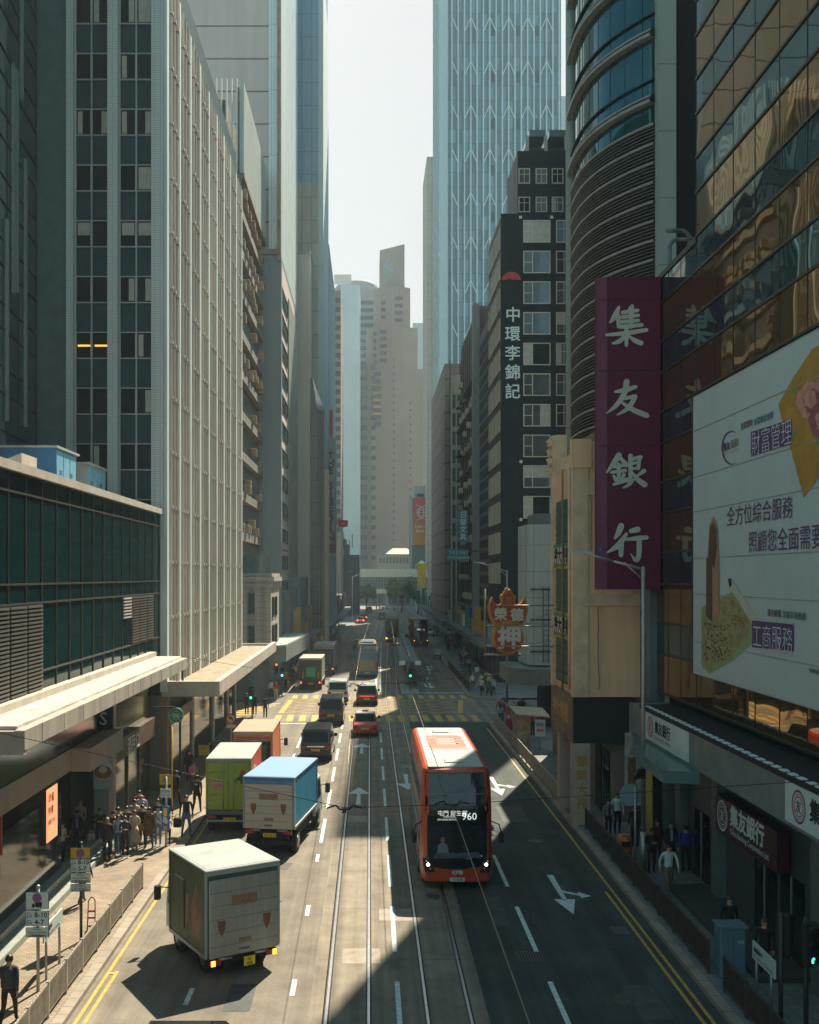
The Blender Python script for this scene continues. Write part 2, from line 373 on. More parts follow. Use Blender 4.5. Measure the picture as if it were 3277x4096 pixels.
def window(root, x, y, z_, w_, h_, face, fm=None, pm=None, style='plain', curtain=False):
    a, b = win_proto(w_, h_, fm or frame_c, pm or dglass, style)
    o = bpy.data.objects.new('window', a); COL.objects.link(o); o.parent = root
    o.location = Vector((x, y, z_)) - root.location; o.rotation_euler = (0, 0, FROT[face])
    p = bpy.data.objects.new('pane', b); COL.objects.link(p); p.parent = o
    if curtain:
        k = (round(w_, 2), round(h_, 2), curtain)
        if k not in _w:
            g = MB(); hw = w_/2 - .1
            if curtain == 1: g.box(-hw, -hw+w_*.3, -.034, -.031, .12, h_-.12, blind)
            elif curtain == 2: g.box(-hw, hw, -.034, -.031, h_*.45, h_-.11, blind)
            elif curtain == 4: g.box(-hw, hw, -.034, -.031, .12, h_-.11, blind)
            else: g.box(hw-w_*.34, hw, -.034, -.031, .12, h_-.12, blind)
            c = g.build('blind', world=False); _w[k] = c.data; bpy.data.objects.remove(c)
        c = bpy.data.objects.new('blind', _w[k]); COL.objects.link(c); c.parent = o
    return o
def many(root, name, specs, m, depth=.12, limit=100):
    """flat recessed-looking openings: specs (x0,x1 along facade, z0,z1, face, plane); the largest as parts, the rest as one stuff part"""
    cache = {}; rest = MB()
    for i, (a0, a1, z0, z1, face, pl) in enumerate(specs):
        if i < limit:
            k = (round(a1-a0, 2), round(z1-z0, 2), face)
            if k not in cache:
                g = MB(); h = (a1-a0)/2
                if face == 'S': g.box(-h, h, -.03, .03, 0, z1-z0, m)
                else: g.box(-.03, .03, -h, h, 0, z1-z0, m)
                o = g.build(name, world=False); cache[k] = o.data; bpy.data.objects.remove(o)
            o = bpy.data.objects.new(name, cache[k]); COL.objects.link(o); o.parent = root
            c = (a0+a1)/2; o.location = Vector((c, pl, z0) if face == 'S' else (pl, c, z0)) - root.location
        else:
            if face == 'S': rest.box(a0, a1, pl-.03, pl+.03, z0, z1, m)
            else: rest.box(pl-.03, pl+.03, a0, a1, z0, z1, m)
    if rest.v: rest.build(name, root, kind='stuff')
def building(name, label, x, y, cat='building', group=None): return empty(name, (x, y, 0), label, cat, group)

# ================================================================ LEFT SIDE
tilew = grid_mat('white_tile', (.68,.67,.64), .62, .3, .12, .012, .5, .12, bump=.15)
spandrel = mat('teal_spandrel', (.014,.062,.078), .5, v=.3, s=1.5, spec=.2)
# --- building with white tiled piers and fins
XF = -10.4; Yc, Ye = 52.7, 84.0; TOP = 42.0
b = building('office_block', 'tall office block with white tiled piers, teal spandrels and a street side of white fins', -14.5, Yc)
Wm = MB(); Wm.box(-20, XF-.35, Yc+.35, Ye, 5.0, TOP+3, spandrel); Wm.box(-20, XF-.3, Yc+.35, Ye-.3, .0, 5.0, dconc); Wm.build('wall', b)
s = Yc/FO
px = [(-20,141),(-1,141),(141,155.6),(228,249),(320,345)]
for i, (a0, a1) in enumerate([(141.5,155.8),(228,249.5),(320,345)]):
    m = MB(); m.box(XX(a0, Yc), XX(a1, Yc), Yc-.18, Yc+.4, 13, TOP+9, tilew); m.build('pier', b)
m = MB(); m.box(-19.5, XX(141.5,Yc), Yc+.1, Yc+.36, 13, TOP+9, mat('teal_tile', (.09,.155,.175), .5, v=.2)); m.build('side_panel', b)
cols = [(156.5,190),(190.6,227.6),(250,284.5),(285.1,319.5)]
pit = 118*s
cr0 = random.Random(5)
curt = {(0,2):1,(2,0):3,(3,0):4,(2,1):1,(3,1):0,(3,2):3,(2,2):1,(2,4):2,(3,4):2,(3,3):4,(2,5):3,(3,6):1,(3,7):3,(3,8):0,(2,9):0}
for k in range(-1, 9):
    zt = ZY(106.2, Yc) - pit*k; zb = zt - 1.36
    for ci, (a0, a1) in enumerate(cols):
        xc = (XX(a0,Yc)+XX(a1,Yc))/2; ww = XX(a1,Yc)-XX(a0,Yc)
        cu = curt.get((ci, k+1), cr0.choice((0,0,0,0,0,1,2,3)))
        wo_ = window(b, xc, Yc+.33, zb, ww, 1.36, 'S', frame_w, dglass, 'thin', cu)
        if (ci, k) in ((0, 5), (1, 5)): q_ = MB(); q_.box(-.3, .35, -.036, -.033, .62, .72, mat('office_light', (1,.6,.12), emit=.5, v=0)); q_.build('ceiling_light', wo_, world=False)
bands = MB()
for a0, a1 in cols: bands.box(XX(a0,Yc)-.03, XX(a0,Yc)+.03, Yc+.2, Yc+.33, 13, TOP+9, frame_w)
bands.build('mullions', b)
m = MB(); m.box(XF-6.6, XF-.4, Yc+.36, Yc+.5, TOP+3, TOP+9, spandrel); m.build('parapet', b)
cw = mat('fin_curtain_wall', (.035,.05,.052), .15, v=.3, s=.9); finm = mat('white_fin', (.74,.72,.69), .55, v=.22, s=.6, streak=True); finb = mat('bronze_fin', (.50,.47,.42), .45, .3, v=.25, s=.6, streak=True)
m = MB(); m.box(XF-.36, XF-.2, Yc+.2, Ye-.2, 5, TOP-.3, cw)
for k in range(13): m.box(XF-.2, XF-.16, Yc+.3, Ye-.3, TOP-3-2.83*k, TOP-1.6-2.83*k, spandrel)
m.build('curtain_wall', b)
def fin(y, wd, dp, mt, name, notch):
    f = MB(); f.box(XF-.2, XF+dp, y-wd/2, y+wd/2, 5.2, TOP+rnd.uniform(-.05,.05), mt)
    if notch:
        for k in range(14):
            zz = TOP-2.0-2.83*k
            if zz > 6: f.box(XF+dp-.12, XF+dp+.06, y-wd/2-.09, y+wd/2+.09, zz, zz+.16, mt)
    f.build(name, b)
n = 9; maj = [Yc+.35+(Ye-Yc-.6)*i/n for i in range(n+1)]
for i, y in enumerate(maj):
    fin(y, .42 if i else .5, .16, finm, 'main_fin', False)
    if i < n:
        for q in (1, 2, 3): fin(y + (maj[1]-maj[0])*q/4, .12, .2, finb, 'slim_fin', True)
# canopy of the fin building
cans = mat('canopy_render', (.50,.45,.38), .8, v=.2, s=1.2, streak=True); cant = mat('canopy_gravel', (.33,.28,.20), .95, v=.3, s=1.5, fine=.3, bump=.3)
m = MB(); m.box(XF-.15, -7.62, 52.9, 84.8, 4.95, 5.35, cans); m.box(-7.62-.28, -7.6, 52.88, 84.82, 5.0, 5.72, cans); m.box(XF-.15, -7.88, 52.86, 53.2, 5.0, 5.72, cans); m.box(XF-.15,-7.9,84.5,84.8,5.3,5.6,cans)
cn = m.build('canopy', b); m = MB(); m.box(XF-.1, -7.9, 53.2, 84.5, 5.35, 5.42, cant); m.build('gravel_top', cn)
m = MB(); m.box(-10.7, -10.4, 53.2, 80, 5.42, 5.7, cans); m.tube((-9.6, 53.6, 5.4), (-9.6, 53.6, 6.5), .05, dkmetal); m.build('gutter', cn)
# ground floor of the fin building: piers and openings
for y in (53.4, 61, 69, 76, 80.2):
    m = MB(); m.box(-10.7, -10.3, y-.35, y+.35, .14, 4.95, brownc if y < 56 else conc); m.build('column', b)
m = MB(); m.box(-10.45, -10.38, 53.8, 60.6, .2, 3.3, shopg); m.box(-10.4,-10.3,53.8,60.6,3.3,3.9,mat('brown_fascia',(.20,.12,.05),.5)); m.box(-10.42,-10.33,54.2,54.35,.2,3.3,frame_g); m.box(-10.42,-10.33,57.1,57.25,.2,3.3,frame_g); m.build('cafe_front', b)
m = MB(); m.box(-10.5, -10.43, 61.4, 79.8, .14, 4.9, dglass); m.build('shop_window', b)
# --- glass podium in front of it
XP = -10.5; PT = 14.3; PE = 52.3
b = building('glass_podium', 'low podium block of dark teal glass with slatted vents and a pale street canopy', -13, 40)
podg = mat('podium_glass', (.003,.026,.028), .06, spec=.05, v=.3, s=.35)
m = MB(); m.box(-24, XP-.2, 15, PE, 7.1, PT-.15, dconc); m.box(-24,-12.4,15,PE,0,7.1,dconc); m.build('wall', b)
zz = [7.2, 8.0, 10.2, 10.8, 13.55, 14.15]
ym = [PE - 1.56*i for i in range(25)]
m = MB()
for a, bb in zip(ym, ym[1:]):
    for z0, z1 in zip(zz, zz[1:]):
        t = rnd.uniform(-.006, .006); u = rnd.uniform(-.006, .006)
        m.poly([(XP-.06+t, a, z0), (XP-.06-u, bb, z0), (XP-.06-t, bb, z1), (XP-.06+u, a, z1)][::-1], podg)
m.build('glass', b)
m = MB()
for y in ym: m.box(XP-.1, XP-.02, y-.02, y+.02, 7.1, PT-.1, frame_g)
for z0 in zz: m.box(XP-.1, XP-.014, 14.9, PE, z0-.03, z0+.03, frame_g)
m.build('mullions', b)
m = MB(); m.box(-24, XP+.1, 14.9, PE+.1, PT-.15, PT+.12, mat('coping', (.50,.46,.39), .8, v=.2)); m.build('coping', b)
lou = mat('grey_louvre', (.14,.13,.11), .5, .3, v=.2); loud = mat('louvre_dark', (.012,.016,.017), .9)
def louvre(y0, y1, z0, z1, label=None, mt=lou):
    g = MB(); g.box(XP-.05, XP-.02, y0, y1, z0, z1, loud)
    n_ = int((z1-z0)/.12)
    for i in range(n_):
        zc = z0 + (z1-z0)*(i+.5)/n_; g.box(XP-.02, XP+.03, y0+.04, y1-.04, zc-.03, zc+.03, mt)
    g.build('louvre_panel', b, label)
for i in (1,2,3): louvre(PE-1.56*(i+1)+.03, PE-1.56*i-.03, 8.05, 10.15)
louvre(PE-1.56*5+.03, PE-1.56*4-.03, 9.2, 10.15, 'short pale louvre panel', mat('pale_louvre', (.55,.53,.48), .5, v=.1))
for i in (12,13,14,15,16): louvre(PE-1.56*(i+1)+.03, PE-1.56*i-.03, 7.3, 10.15)
canw = mat('canopy_metal', (.48,.44,.38), .5, .1, v=.35, s=1.4, streak=True)
m = MB(); m.box(XP-.4, -8.8, 26.6, 50.3, 6.72, 7.05, canw); m.box(-9.05, -8.78, 26.58, 50.32, 6.62, 7.12, canw); m.box(XP-.3,-8.8,26.55,26.8,6.5,7.1,mat('canopy_end',(.42,.33,.29),.6))
for y in range(28, 50, 2): m.box(-8.8, -8.775, y, y+.02, 6.62, 7.12, frame_d)
m.box(XP-.3, -9.05, 26.8, 50.2, 7.05, 7.2, mat('canopy_sheet', (.58,.55,.50), .45, v=.4, s=1.1)); m.box(XP-.3,XP+.25,26.7,50.2,7.2,7.42,cans); m.build('canopy', b)
beigeb = mat('beige_beam', (.36,.31,.25), .7, v=.15, s=.8, streak=True)
m = MB(); m.box(-11.3, -10.9, 18, 38.2, 3.95, 4.75, beigeb); m.box(-10.9,-10.2,38.2,43.2,3.9,4.75,beigeb); m.build('fascia_beam', b)
m = MB(); m.box(-11.25, -10.95, 18, 42, 4.75, 6.7, mat('soffit_glass', (.025,.05,.04), .15, spec=.6)); m.build('clerestory', b)
m = MB(); m.box(-12.4, -12.3, 18, 43, .14, 4, mat('shop_dark', (.03,.03,.028), .6, v=.3)); m.build('shop_back', b)
for y in (29.6, 30.4): pass
m = MB(); m.box(-11.25, -10.95, 29.4, 29.75, .14, 3.95, mat('teal_post', (.13,.17,.17), .5)); m.build('post', b)
m = MB(); m.box(-11.35, -10.75, 43, 43.5, .14, 6.7, mat('grey_pier', (.30,.29,.28), .6, v=.15)); m.box(-10.75,-10.55,43.05,43.45,.14,6.7,mat('pink_pier',(.55,.40,.31),.6)); m.build('pier', b)
m = MB(); m.box(-11, -10.9, 44.4, 52, .2, 3.2, shopg); m.box(-10.95,-10.9,43.5,52,4.1,6.7,mat('green_shop_glass',(.05,.06,.022),.1,v=.4,s=.8)); m.build('shop_window', b)
m = MB(); m.box(-10.95, -10.6, 43.6, 51.6, 3.2, 4.1, mat('dark_brown_sign', (.085,.055,.035), .5)); sg = m.build('shop_sign', b)
m = MB(); m.text('酒月仁', inkw, .8, (-10.58, 45.6, 3.3), (0,1,0), (0,0,1), .03); m.build('lettering', sg)
m = MB(); m.box(-11.2,-11.1,31.2,37.6,.5,3.3,shopg); m.build('shop_window', b)
m = MB()
for y in (44.4, 46.8, 49.2, 51.6): m.box(-10.9,-10.82,y-.06,y+.06,.14,3.2,frame_g)
m.build('door_frames', b)
# --- tall glass slab rising behind the podium
b = building('glass_tower', 'dark teal glass tower face with pale painted reflection strips, rising behind the podium', -17, 48)
d = Vector((-.0755, 1, 0)).normalized(); nrm = Vector((d.y, -d.x, 0)); E0 = Vector((-16.75, 52.4, 0))
tg = mat('teal_tower_glass', (.022,.085,.105), .05, .45, v=.3, s=.12, bump=.04, wave=.3)
m = MB()
def GP(t, z_, o_=0): p = E0 - d*t + nrm*o_; return (p.x, p.y, z_)
for i in range(9):
    for k in range(14):
        z0 = 13.5 + 2.83*k; a = rnd.uniform(-.004, .004)
        m.poly([GP(1.7*i, z0, a), GP(1.7*i, z0+2.83, -a), GP(1.7*(i+1), z0+2.83, a), GP(1.7*(i+1), z0, -a)], tg)
m.prism([GP(0,13,-.05),GP(16,13,-.05),GP(16,13,-6),GP(0,13,-6)], (0,0,42), spandrel)
m.build('glass', b)
m = MB()
for k in range(15):
    for q in (0, 1.15): 
        z0 = 13.5 + 2.83*k + q; m.prism([GP(0,z0,0),GP(15.5,z0,0),GP(15.5,z0,.05),GP(0,z0,.05)], (0,0,.05), frame_d)
for i in range(0, 9, 2): m.prism([GP(1.7*i-.02,13.5,0),GP(1.7*i+.03,13.5,0),GP(1.7*i+.03,13.5,.04),GP(1.7*i-.02,13.5,.04)], (0,0,40), frame_d)
m.build('mullions', b)
pale = mat('pale_reflection', (.22,.30,.31), .35, v=.15)  # reflections of the piers, put into the colour of these strips
for t, z0, z1 in ((2.9, 33.5, 45.5), (4.4, 24, 34.5), (3.8, 24.2, 34.5), (2.2, 18.2, 31), (5.9, 38, 46), (5.5, 18, 27)):
    m = MB(); m.prism([GP(t,z0,.02),GP(t+.3,z0,.02),GP(t+.3,z0,.14),GP(t,z0,.14)], (0,0,z1-z0), pale); m.build('reflection_strip', b)
# patches, cracks and stains on the road
dkpatch = mat('asphalt_patch', (.075,.075,.075), .8, v=.3, s=2, fine=.3); oil = mat('oil_stain', (.05,.048,.045), .6, v=.3, s=3); sandy = mat('concrete_patch', (.32,.28,.23), .9, v=.3, s=2)
rp = random.Random(21); m = MB()
for x, y, w_, l_ in ((-6.2,38,.9,2.6),(-3.4,26.5,.7,1.8),(6.6,47,1.2,3.2),(7.2,26,.8,2.2),(4.2,33,.5,5),(-6.4,62,.9,4),(6.0,70,1.4,3),(-3,68,1,4),(5.6,110,1.6,6),(-4.5,124,1.5,7),(7.6,120,1.2,5),(-2.6,140,1.2,8)):
    m.poly([(x-w_/2,y,.0048),(x+w_/2,y+rp.uniform(-.1,.1),.0048),(x+w_/2,y+l_,.0048),(x-w_/2,y+l_+rp.uniform(-.1,.1),.0048)], dkpatch)
for i in range(26):
    x, y = rp.choice((-5.8,-3.3,6.5,3.7,-.5,2.0)) + rp.gauss(0,.25), rp.uniform(22,130); r_ = rp.uniform(.08,.3)
    m.poly([(x+r_*cos(2*pi*k/11)*rp.uniform(.6,1.2), y+r_*1.8*sin(2*pi*k/11)*rp.uniform(.6,1.2), .0082) for k in range(11)], oil)
for i in range(14):
    x, y = rp.uniform(-7,8.3), rp.uniform(22,75); a = rp.choice((0,pi/2))+rp.gauss(0,.25); P = [(x,y)]
    for k in range(9): a += rp.gauss(0,.3); P.append((P[-1][0]+.35*cos(a), P[-1][1]+.35*sin(a)))
    strip(m, P, .022, .0085, joint)
for x, y in ((-.8,29.8),(.3,33.5),(-1.2,47),(1.9,60)): m.poly([(x,y,.0061),(x+1.1,y,.0061),(x+1.1,y+1.2,.0061),(x,y+1.2,.0061)], sandy)
m.build('road_wear', kind='structure')
for x, y, lab in ((6.9,43.5,'round iron manhole cover in the shaded right lane beside the bus'),(-3.3,35.6,'round iron manhole cover on the sunlit left lane by the turning truck')):
    m = MB(); m.tube((x,y,.004),(x,y,.02),.33,castm,22,smooth=False); m.build('manhole_cover', label=lab, cat='manhole cover')
# --- things on the podium roof
blue_p = mat('blue_ply', (.03,.16,.36), .6, v=.25, s=1.5); blue_l = mat('light_blue_sheet', (.16,.42,.62), .5, v=.2, s=2)
def rooftop_unit(label, x1, y0, y1, h, side, nb):
    o = building('plant_enclosure', label, x1-1, (y0+y1)/2, 'enclosure', 'blue plant enclosures on the podium roof'); o.location.z = PT+.1
    m = MB(); m.box(x1-2.2, x1, y0, y1, PT+.1, PT+h, side); m.build('box', o)
    m = MB(); m.box(x1-2.35, x1+.12, y0-.15, y1+.15, PT+h, PT+h+.08, conc); m.build('roof', o)
    m = MB()
    for i in range(nb):
        a = y0+.05+(y1-y0-.1)*i/nb; bb = y0+(y1-y0-.1)*(i+1)/nb - .06
        m.box(x1, x1+.04, a, bb, PT+.15, PT+h-.08, blue_l)
    m.build('blue_panels', o)
    m = MB()
    for i in range(2): m.text('PP', ink, .42, (x1+.043, y0+.35+(y1-y0)*.5*i, PT+.75), (0,1,0), (0,0,1), .01)
    m.build('lettering', o)
rooftop_unit('blue boarded plant box on the podium roof, with a deep blue end', -12.6, 41.9, 44.8, 1.9, blue_p, 3)
rooftop_unit('blue boarded plant box with a beige end, nearer the white tiled piers', -12.6, 46.6, 49.8, 1.75, conc, 4)
o = building('air_duct', 'beige ventilation duct hood on the podium roof behind the blue box', -13.6, 40.5, 'duct'); o.location.z = PT+.1
m = MB(); m.box(-15.5,-13.6,39.2,40.6,PT+.1,PT+1.15,cans); m.loft([[(-13.6,39.2,PT+.1),(-13.6,40.6,PT+.1),(-13.6,40.6,PT+1.15),(-13.6,39.2,PT+1.15)],[(-13.0,39.0,PT+.1),(-13.0,40.8,PT+.1),(-13.0,40.8,PT+1.35),(-13.0,39.0,PT+1.35)]], cans); m.build('hood', o)
m = MB(); m.box(-15.2,-13.9,39.15,39.2,PT+.25,PT+1,loud); m.build('grille', o)
# --- brown block with air conditioners
b = building('brown_block', 'weathered brown block with balconies of air conditioners and a white finned roof screen', -14, 92)
XB = -11.4
m = MB(); m.box(-24, XB-.5, 92, 112, 11, 47, brownc); m.box(-24, XB-1.2, 92, 112, 47, 53, dconc); m.build('wall', b)
m = MB(); m.box(XB-.5, XB-.42, 92.5, 111.5, 12, 46, mat('brown_glass', (.05,.05,.045), .2, v=.4)); m.build('glass', b)
acm = mat('rusty_ac', (.36,.25,.15), .7, v=.3, s=2); acw = mat('ac_beige', (.50,.45,.36), .6, v=.2, s=2)
for k in range(9):
    z0 = 14.5 + 3.6*k
    m = MB(); m.box(XB-.5, XB+.05, 92, 112, z0-.25, z0, brownc); m.box(XB-.02, XB+.05, 92, 112, z0, z0+.5, dconc) ; m.build('balcony', b)
aco = None
for k in range(9):
    for i in range(7):
        if rnd.random() < (.85 if k > 3 else .4):
            y = 93+2.7*i+rnd.uniform(-.3,.3); z0 = 14.5+3.6*k
            if aco is None:
                m = MB(); m.bbox(-.35,.25,-.5,.5,0,.75,acm,.03); m.box(.25,.27,-.42,.1,.1,.65,loud); aco = m.build('air_conditioner', b, world=False)
                aco.location = Vector((XB+.02,y,z0+.5)) - b.location
            else:
                c = aco.copy(); COL.objects.link(c); c.location = Vector((XB+.02+rnd.uniform(-.1,.25),y,z0+rnd.choice((.5,1.2)))) - b.location
rs_ = mat('roof_screen', (.60,.58,.53), .6, v=.2, streak=True)
for i in range(24): m = MB(); y = 92.2+.8*i; m.box(XB-.1, XB+.3, y, y+.42, 46.6+rnd.uniform(-.1,.1), 54.6, rs_); m.build('screen_fin', b)
m = MB(); m.box(XB-.25, XB-.12, 92.2, 111.2, 46.4, 54.2, brownc); m.box(XB-.2,XB+.34,92.1,111.4,46.2,46.6,brownc); m.build('screen_back', b)
for i in range(11):
    m = MB(); x = XB-.3-.45*i; m.box(x-.06, x+.06, 91.7, 92, 46.5, 54.8, whitem); m.build('screen_fin', b)
m = MB()
for i in range(9): m.box(XB-.3-.5*i-.2, XB-.3-.5*i, 91.75, 92, 38, 45, finb)
m.build('front_louvres', b)
m = MB(); m.box(XB-3, XB+.1, 91.7, 92, 45.2, 46.3, brownc); m.build('ledge', b)
# stone pavilion at its foot
b = building('stone_pavilion', 'classical stone fronted corner block with a cornice, across the side street', -10, 93)
stone = grid_mat('ashlar', (.40,.37,.33), .6, 1.1, .55, .02, .8, .2, bump=.4)
m = MB(); m.box(-16, -8.7, 92, 100, 4.4, 10.6, stone); m.box(-16,-9.6,92.6,100,.1,4.4,dconc); m.build('wall', b)
m = MB(); m.box(-16, -8.4, 91.6, 100, 10.6, 11, stone); m.box(-16,-8.55,91.8,100,10.1,10.6,stone); m.box(-16,-8.6,91.85,100,11,11.3,stone); m.build('cornice', b)
m = MB(); m.box(-15.9,-8.75,91.95,92.05,11.3,12.9,mat('roof_glass',(.08,.14,.15),.1,v=.2)); m.build('glass_balustrade', b)
for x in (-11.0, -9.9, -8.95):
    m = MB(); m.box(x-.22, x+.22, 91.8, 92.05, 4.4, 10.1, stone); m.build('pilaster', b)
for z0, h in ((7.7, 1.9), (5.0, 1.7)): window(b, -10.4, 92, z0, .75, h, 'S', dconc, dglass2)
for y in (93.6, 96.5):
    for z0 in (7.4, 4.9): window(b, -8.7, y, z0, 1.5, 1.8, 'E', frame_d, dglass2, 'split')
m = MB(); pts = [(-9.0, 92.4), (-8.0, 92.6), (-7.5, 93.6), (-7.4, 96), (-6.5, 112), (-9, 112)]
m.prism([(x,y,3.4) for x,y in pts], (0,0,1.4), dconc); m.prism([(x*1.0-.03,y,4.8) for x,y in pts], (0,0,.12), conc); m.build('canopy', b)
# --- pale slab tower
b = building('pale_slab_tower', 'tall pale slab tower with jointed blank front and a sunlit street side', -15, 112)
psl = grid_mat('pale_slab', (.66,.56,.52), .3, 200, 3.5, .09, .8, .12, bump=.3)
m = MB(); m.box(-30, -9.75, 112, 140, 0, 95, psl); m.build('wall', b)
m = MB(); m.box(-10.8, -9.7, 111.6, 140, 46, 95, grid_mat('white_cladding', (.84,.84,.82), .6, 2.5, 3.5, .03, .3, .08, bump=.2, spec=.9)); m.build('white_flank', b)
m = MB(); m.box(-14.5,-9.4,111.2,112,0,45,mat('grey_render', (.26,.285,.295), .8, v=.15, s=.4, streak=True)); m.build('grey_front', b)
m = MB(); m.box(-9.85,-9.45,111.0,111.9,44.6,95,mat('rust_edge', (.30,.22,.17), .7, v=.3)); m.build('edge_pipe', b)
for k in range(14): window(b, -9.7, 118.6, 3+2.95*k, 9, 1.5, 'E', frame_d, dglass)
m = MB()
m.box(-9.7,-9.6,124,139,7,44,mat('green_panel', (.32,.36,.31), .4, v=.3, s=.5)); m.build('green_cladding', b)
# --- beige and green glass tower
b = building('green_glass_tower', 'tower of blue and green glass with a pale concrete flank', -9, 146)
gg = grid_mat('green_tower_glass', (.42,.44,.37), .4, 1.4, 3.2, .04, .3, .25, bump=.1, cellv=.12); bg = grid_mat('blue_tower_glass', (.18,.36,.47), .4, 1.4, 3.2, .04, .25, .2, bump=.1)
m = MB(); m.box(-20,-6.6,146,164,0,66,gg); m.box(-20,-6.6,146,164,66,115,bg); m.build('glass', b)
m = MB(); m.box(-7.2,-6.5,145.8,164.2,0,96,mat('pale_flank', (.56,.58,.60), .8, v=.15, streak=True)); m.build('flank', b)
b = building('beige_slab', 'plain beige concrete slab standing before the green glass tower', -9.5, 141)
m = MB(); m.box(-13,-8.05,141,145.5,0,54.5,mat('beige_slab_render', (.60,.58,.51), .85, v=.12, s=.3, streak=True)); m.build('wall', b)
m = MB(); m.box(-13.1,-8.0,140.9,145.6,54.5,55,conc); m.build('coping', b)
b = building('curved_glass_block', 'narrow glass fronted block with a curved top beside the beige slab', -7.2, 143)
m = MB(); m.loft([[(-8.0,141.5,0),(-6.7,141.5,0),(-6.3,145,0),(-8,145,0)],[(-8.0,141.5,32),(-6.9,141.5,32),(-6.3,145,32),(-8,145,32)],[(-8,141.5,38),(-7.8,141.5,38),(-6.3,145,34),(-8,145,37)]], grid_mat('strip_glass', (.10,.15,.15), .35, 1.0, 3, .06, .15, .3, bump=.1)); m.build('glass', b)
m = MB(); m.box(-6.62,-5.75,146.2,148,2,26,mat('sunlit_panel', (.72,.60,.46), .6, v=.1)); m.build('panel', b)  # warm sunlight put into the colour of a white panel
# --- slim building with vertical lettering
b = building('lettered_slab', 'slim grey slab with tall red letters running down its face', -6.2, 164)
m = MB(); m.box(XX(686.6,164.5), XX(705.8,164.5), 164.5, 172, 3, ZY(921,164.5), mat('slab_grey', (.46,.48,.47), .75, v=.12, s=.4, streak=True)); m.build('wall', b)
redl = mat('dark_red_letter', (.16,.018,.025), .5)
for i, ch in enumerate('THE SIBERIAN'):
    yy = [796,0,0,0,0,0,0,0,0,0,0,0]
ys = [952, 976, 999, 0, 1031, 1046, 1069, 1091, 1112, 1131, 1157-6+0, 1180-3]
ys = [958, 979, 1000, 0, 1023, 1042, 1058, 1078, 1100, 1118, 1136, 1158]
Z0, Z1 = ZY(950, 164.4), ZY(1140, 164.4)
for i, ch in enumerate('THE SIBERIAN'):
    if ch == ' ': continue
    m = MB(); m.text(ch, redl, 1.55, (XX(696.3,164.4), 164.44, Z0 - (i+1)*(Z0-Z1)/12.0), off=.03, align='C'); m.build('letter', b)
m = MB(); m.text('館', redl, 1.6, (XX(696.8,164.4), 164.44, ZY(1162,164.4)), off=.05, align='C'); m.build('letter', b)
b = building('grey_tower', 'grey tower with a sloping roofline behind the lettered slab', -8, 172)
m = MB(); m.prism([(-22,173,0),(-6.75,173,0),(-6.75,205,0),(-22,205,0)], (0,0,66), mat('grey_tower_wall', (.30,.33,.35), .7, v=.12, streak=True)); m.build('wall', b)
m = MB(); m.box(-6.75,-6.3,176,180,28,39,mat('red_banner',(.55,.10,.07),.6)); m.box(-6.75,-6.2,181,186,28,34,whitem); m.build('banner', b)
b = building('banded_block', 'far block with alternating brown and dark floor bands', -8, 265)
m = MB(); m.box(-22, XX(717.8,265), 265, 290, 0, ZY(612,265), mat('brown_band', (.32,.24,.21), .8, v=.15)); m.build('wall', b)
many(b, 'window_band', [(-10, XX(717.3,265), ZY(1120-19.3*k,265), ZY(1120-19.3*k-10.5,265), 'S', 264.98) for k in range(26)], mat('band_glass', (.07,.10,.12), .2, v=.2))
b = building('dark_glass_block', 'low dark glass block with cluttered roof at the bend of the road', -7, 290)
m = MB(); m.box(XX(705,290), XX(735,290), 290, 310, 0, ZY(1146,290), dglass2); m.prism([(XX(735,290),290,0),(XX(757,290),290,0),(XX(757,290),310,0),(XX(735,290),310,0)], (0,0,ZY(1168,290)), mat('navy_wall', (.03,.06,.09), .4)); m.build('wall', b)
m = MB()
for k in range(7): m.box(XX(705,290), XX(735,290), 289.95, 290, 3+2.6*k, 3.2+2.6*k, frame_d)
for k in range(4): m.box(XX(708+8*k,290), XX(709+8*k,290), 289.94, 290, 2, 19, frame_d)
m.build('mullions', b)
m = MB(); m.box(XX(710,289.9),XX(724,289.9),289.9,289.99,ZY(1172,290),ZY(1155,290),mat('warm_reflect',(.55,.48,.30),.4)); m.build('painted_reflection', b)  # warm reflection on the glass, put into the colour of a panel
m = MB(); m.box(XX(707,290),XX(728,290),292,296,ZY(1146,290),ZY(1134,290),dkmetal)
for i in range(6): m.tube((XX(712+6*i,290),291,19),(XX(712+6*i,290),291,rnd.uniform(21,23.5)),.1,dkmetal)
m.build('roof_plant', b)
# shopfront blocks far left with their canopies
for (xa, y0, y1, h, mt, lab) in ((-8.6,112.5,124,9.5,dconc,'dark shop block with a sagging sheet canopy beside the stone pavilion'),(-8.3,124.5,140,11,mat('blue_hoarding',(.16,.26,.33),.6,v=.35,s=.4),'shop block behind a blue patterned hoarding'),(-7.0,146,172,6.5,conc,'pale low shop row with a long flat canopy beneath the lettered slab'),(-6.3,173,240,7,dconc,'far dark shop row with a flat canopy near the lamp post')):
    b = building('shop_block', lab, xa-3, y0)
    m = MB(); m.box(-16, xa, y0, y1, .1, h, mt); m.build('wall', b)
    m = MB(); m.box(xa, xa+1.9, y0+.4, y1-.4, 3.6, 4.1, dconc); m.build('canopy', b)
    for i in range(int((y1-y0)/4)):
        m = MB(); m.box(xa, xa+.06, y0+.6+4*i, y0+3.8+4*i, .2, 3.3, shopg); m.build('shop_window', b)
        m = MB(); m.box(xa+.3, xa+.9, y0+1+4*i, y0+1.1+4*i, 4.3, 5.6+rnd.random()*2, rnd.choice([conc, mat('sign_red',(.3,.04,.03),.5), blue_p, mat('sign_ochre',(.35,.22,.05),.5), dconc])); m.build('hanging_sign', b)
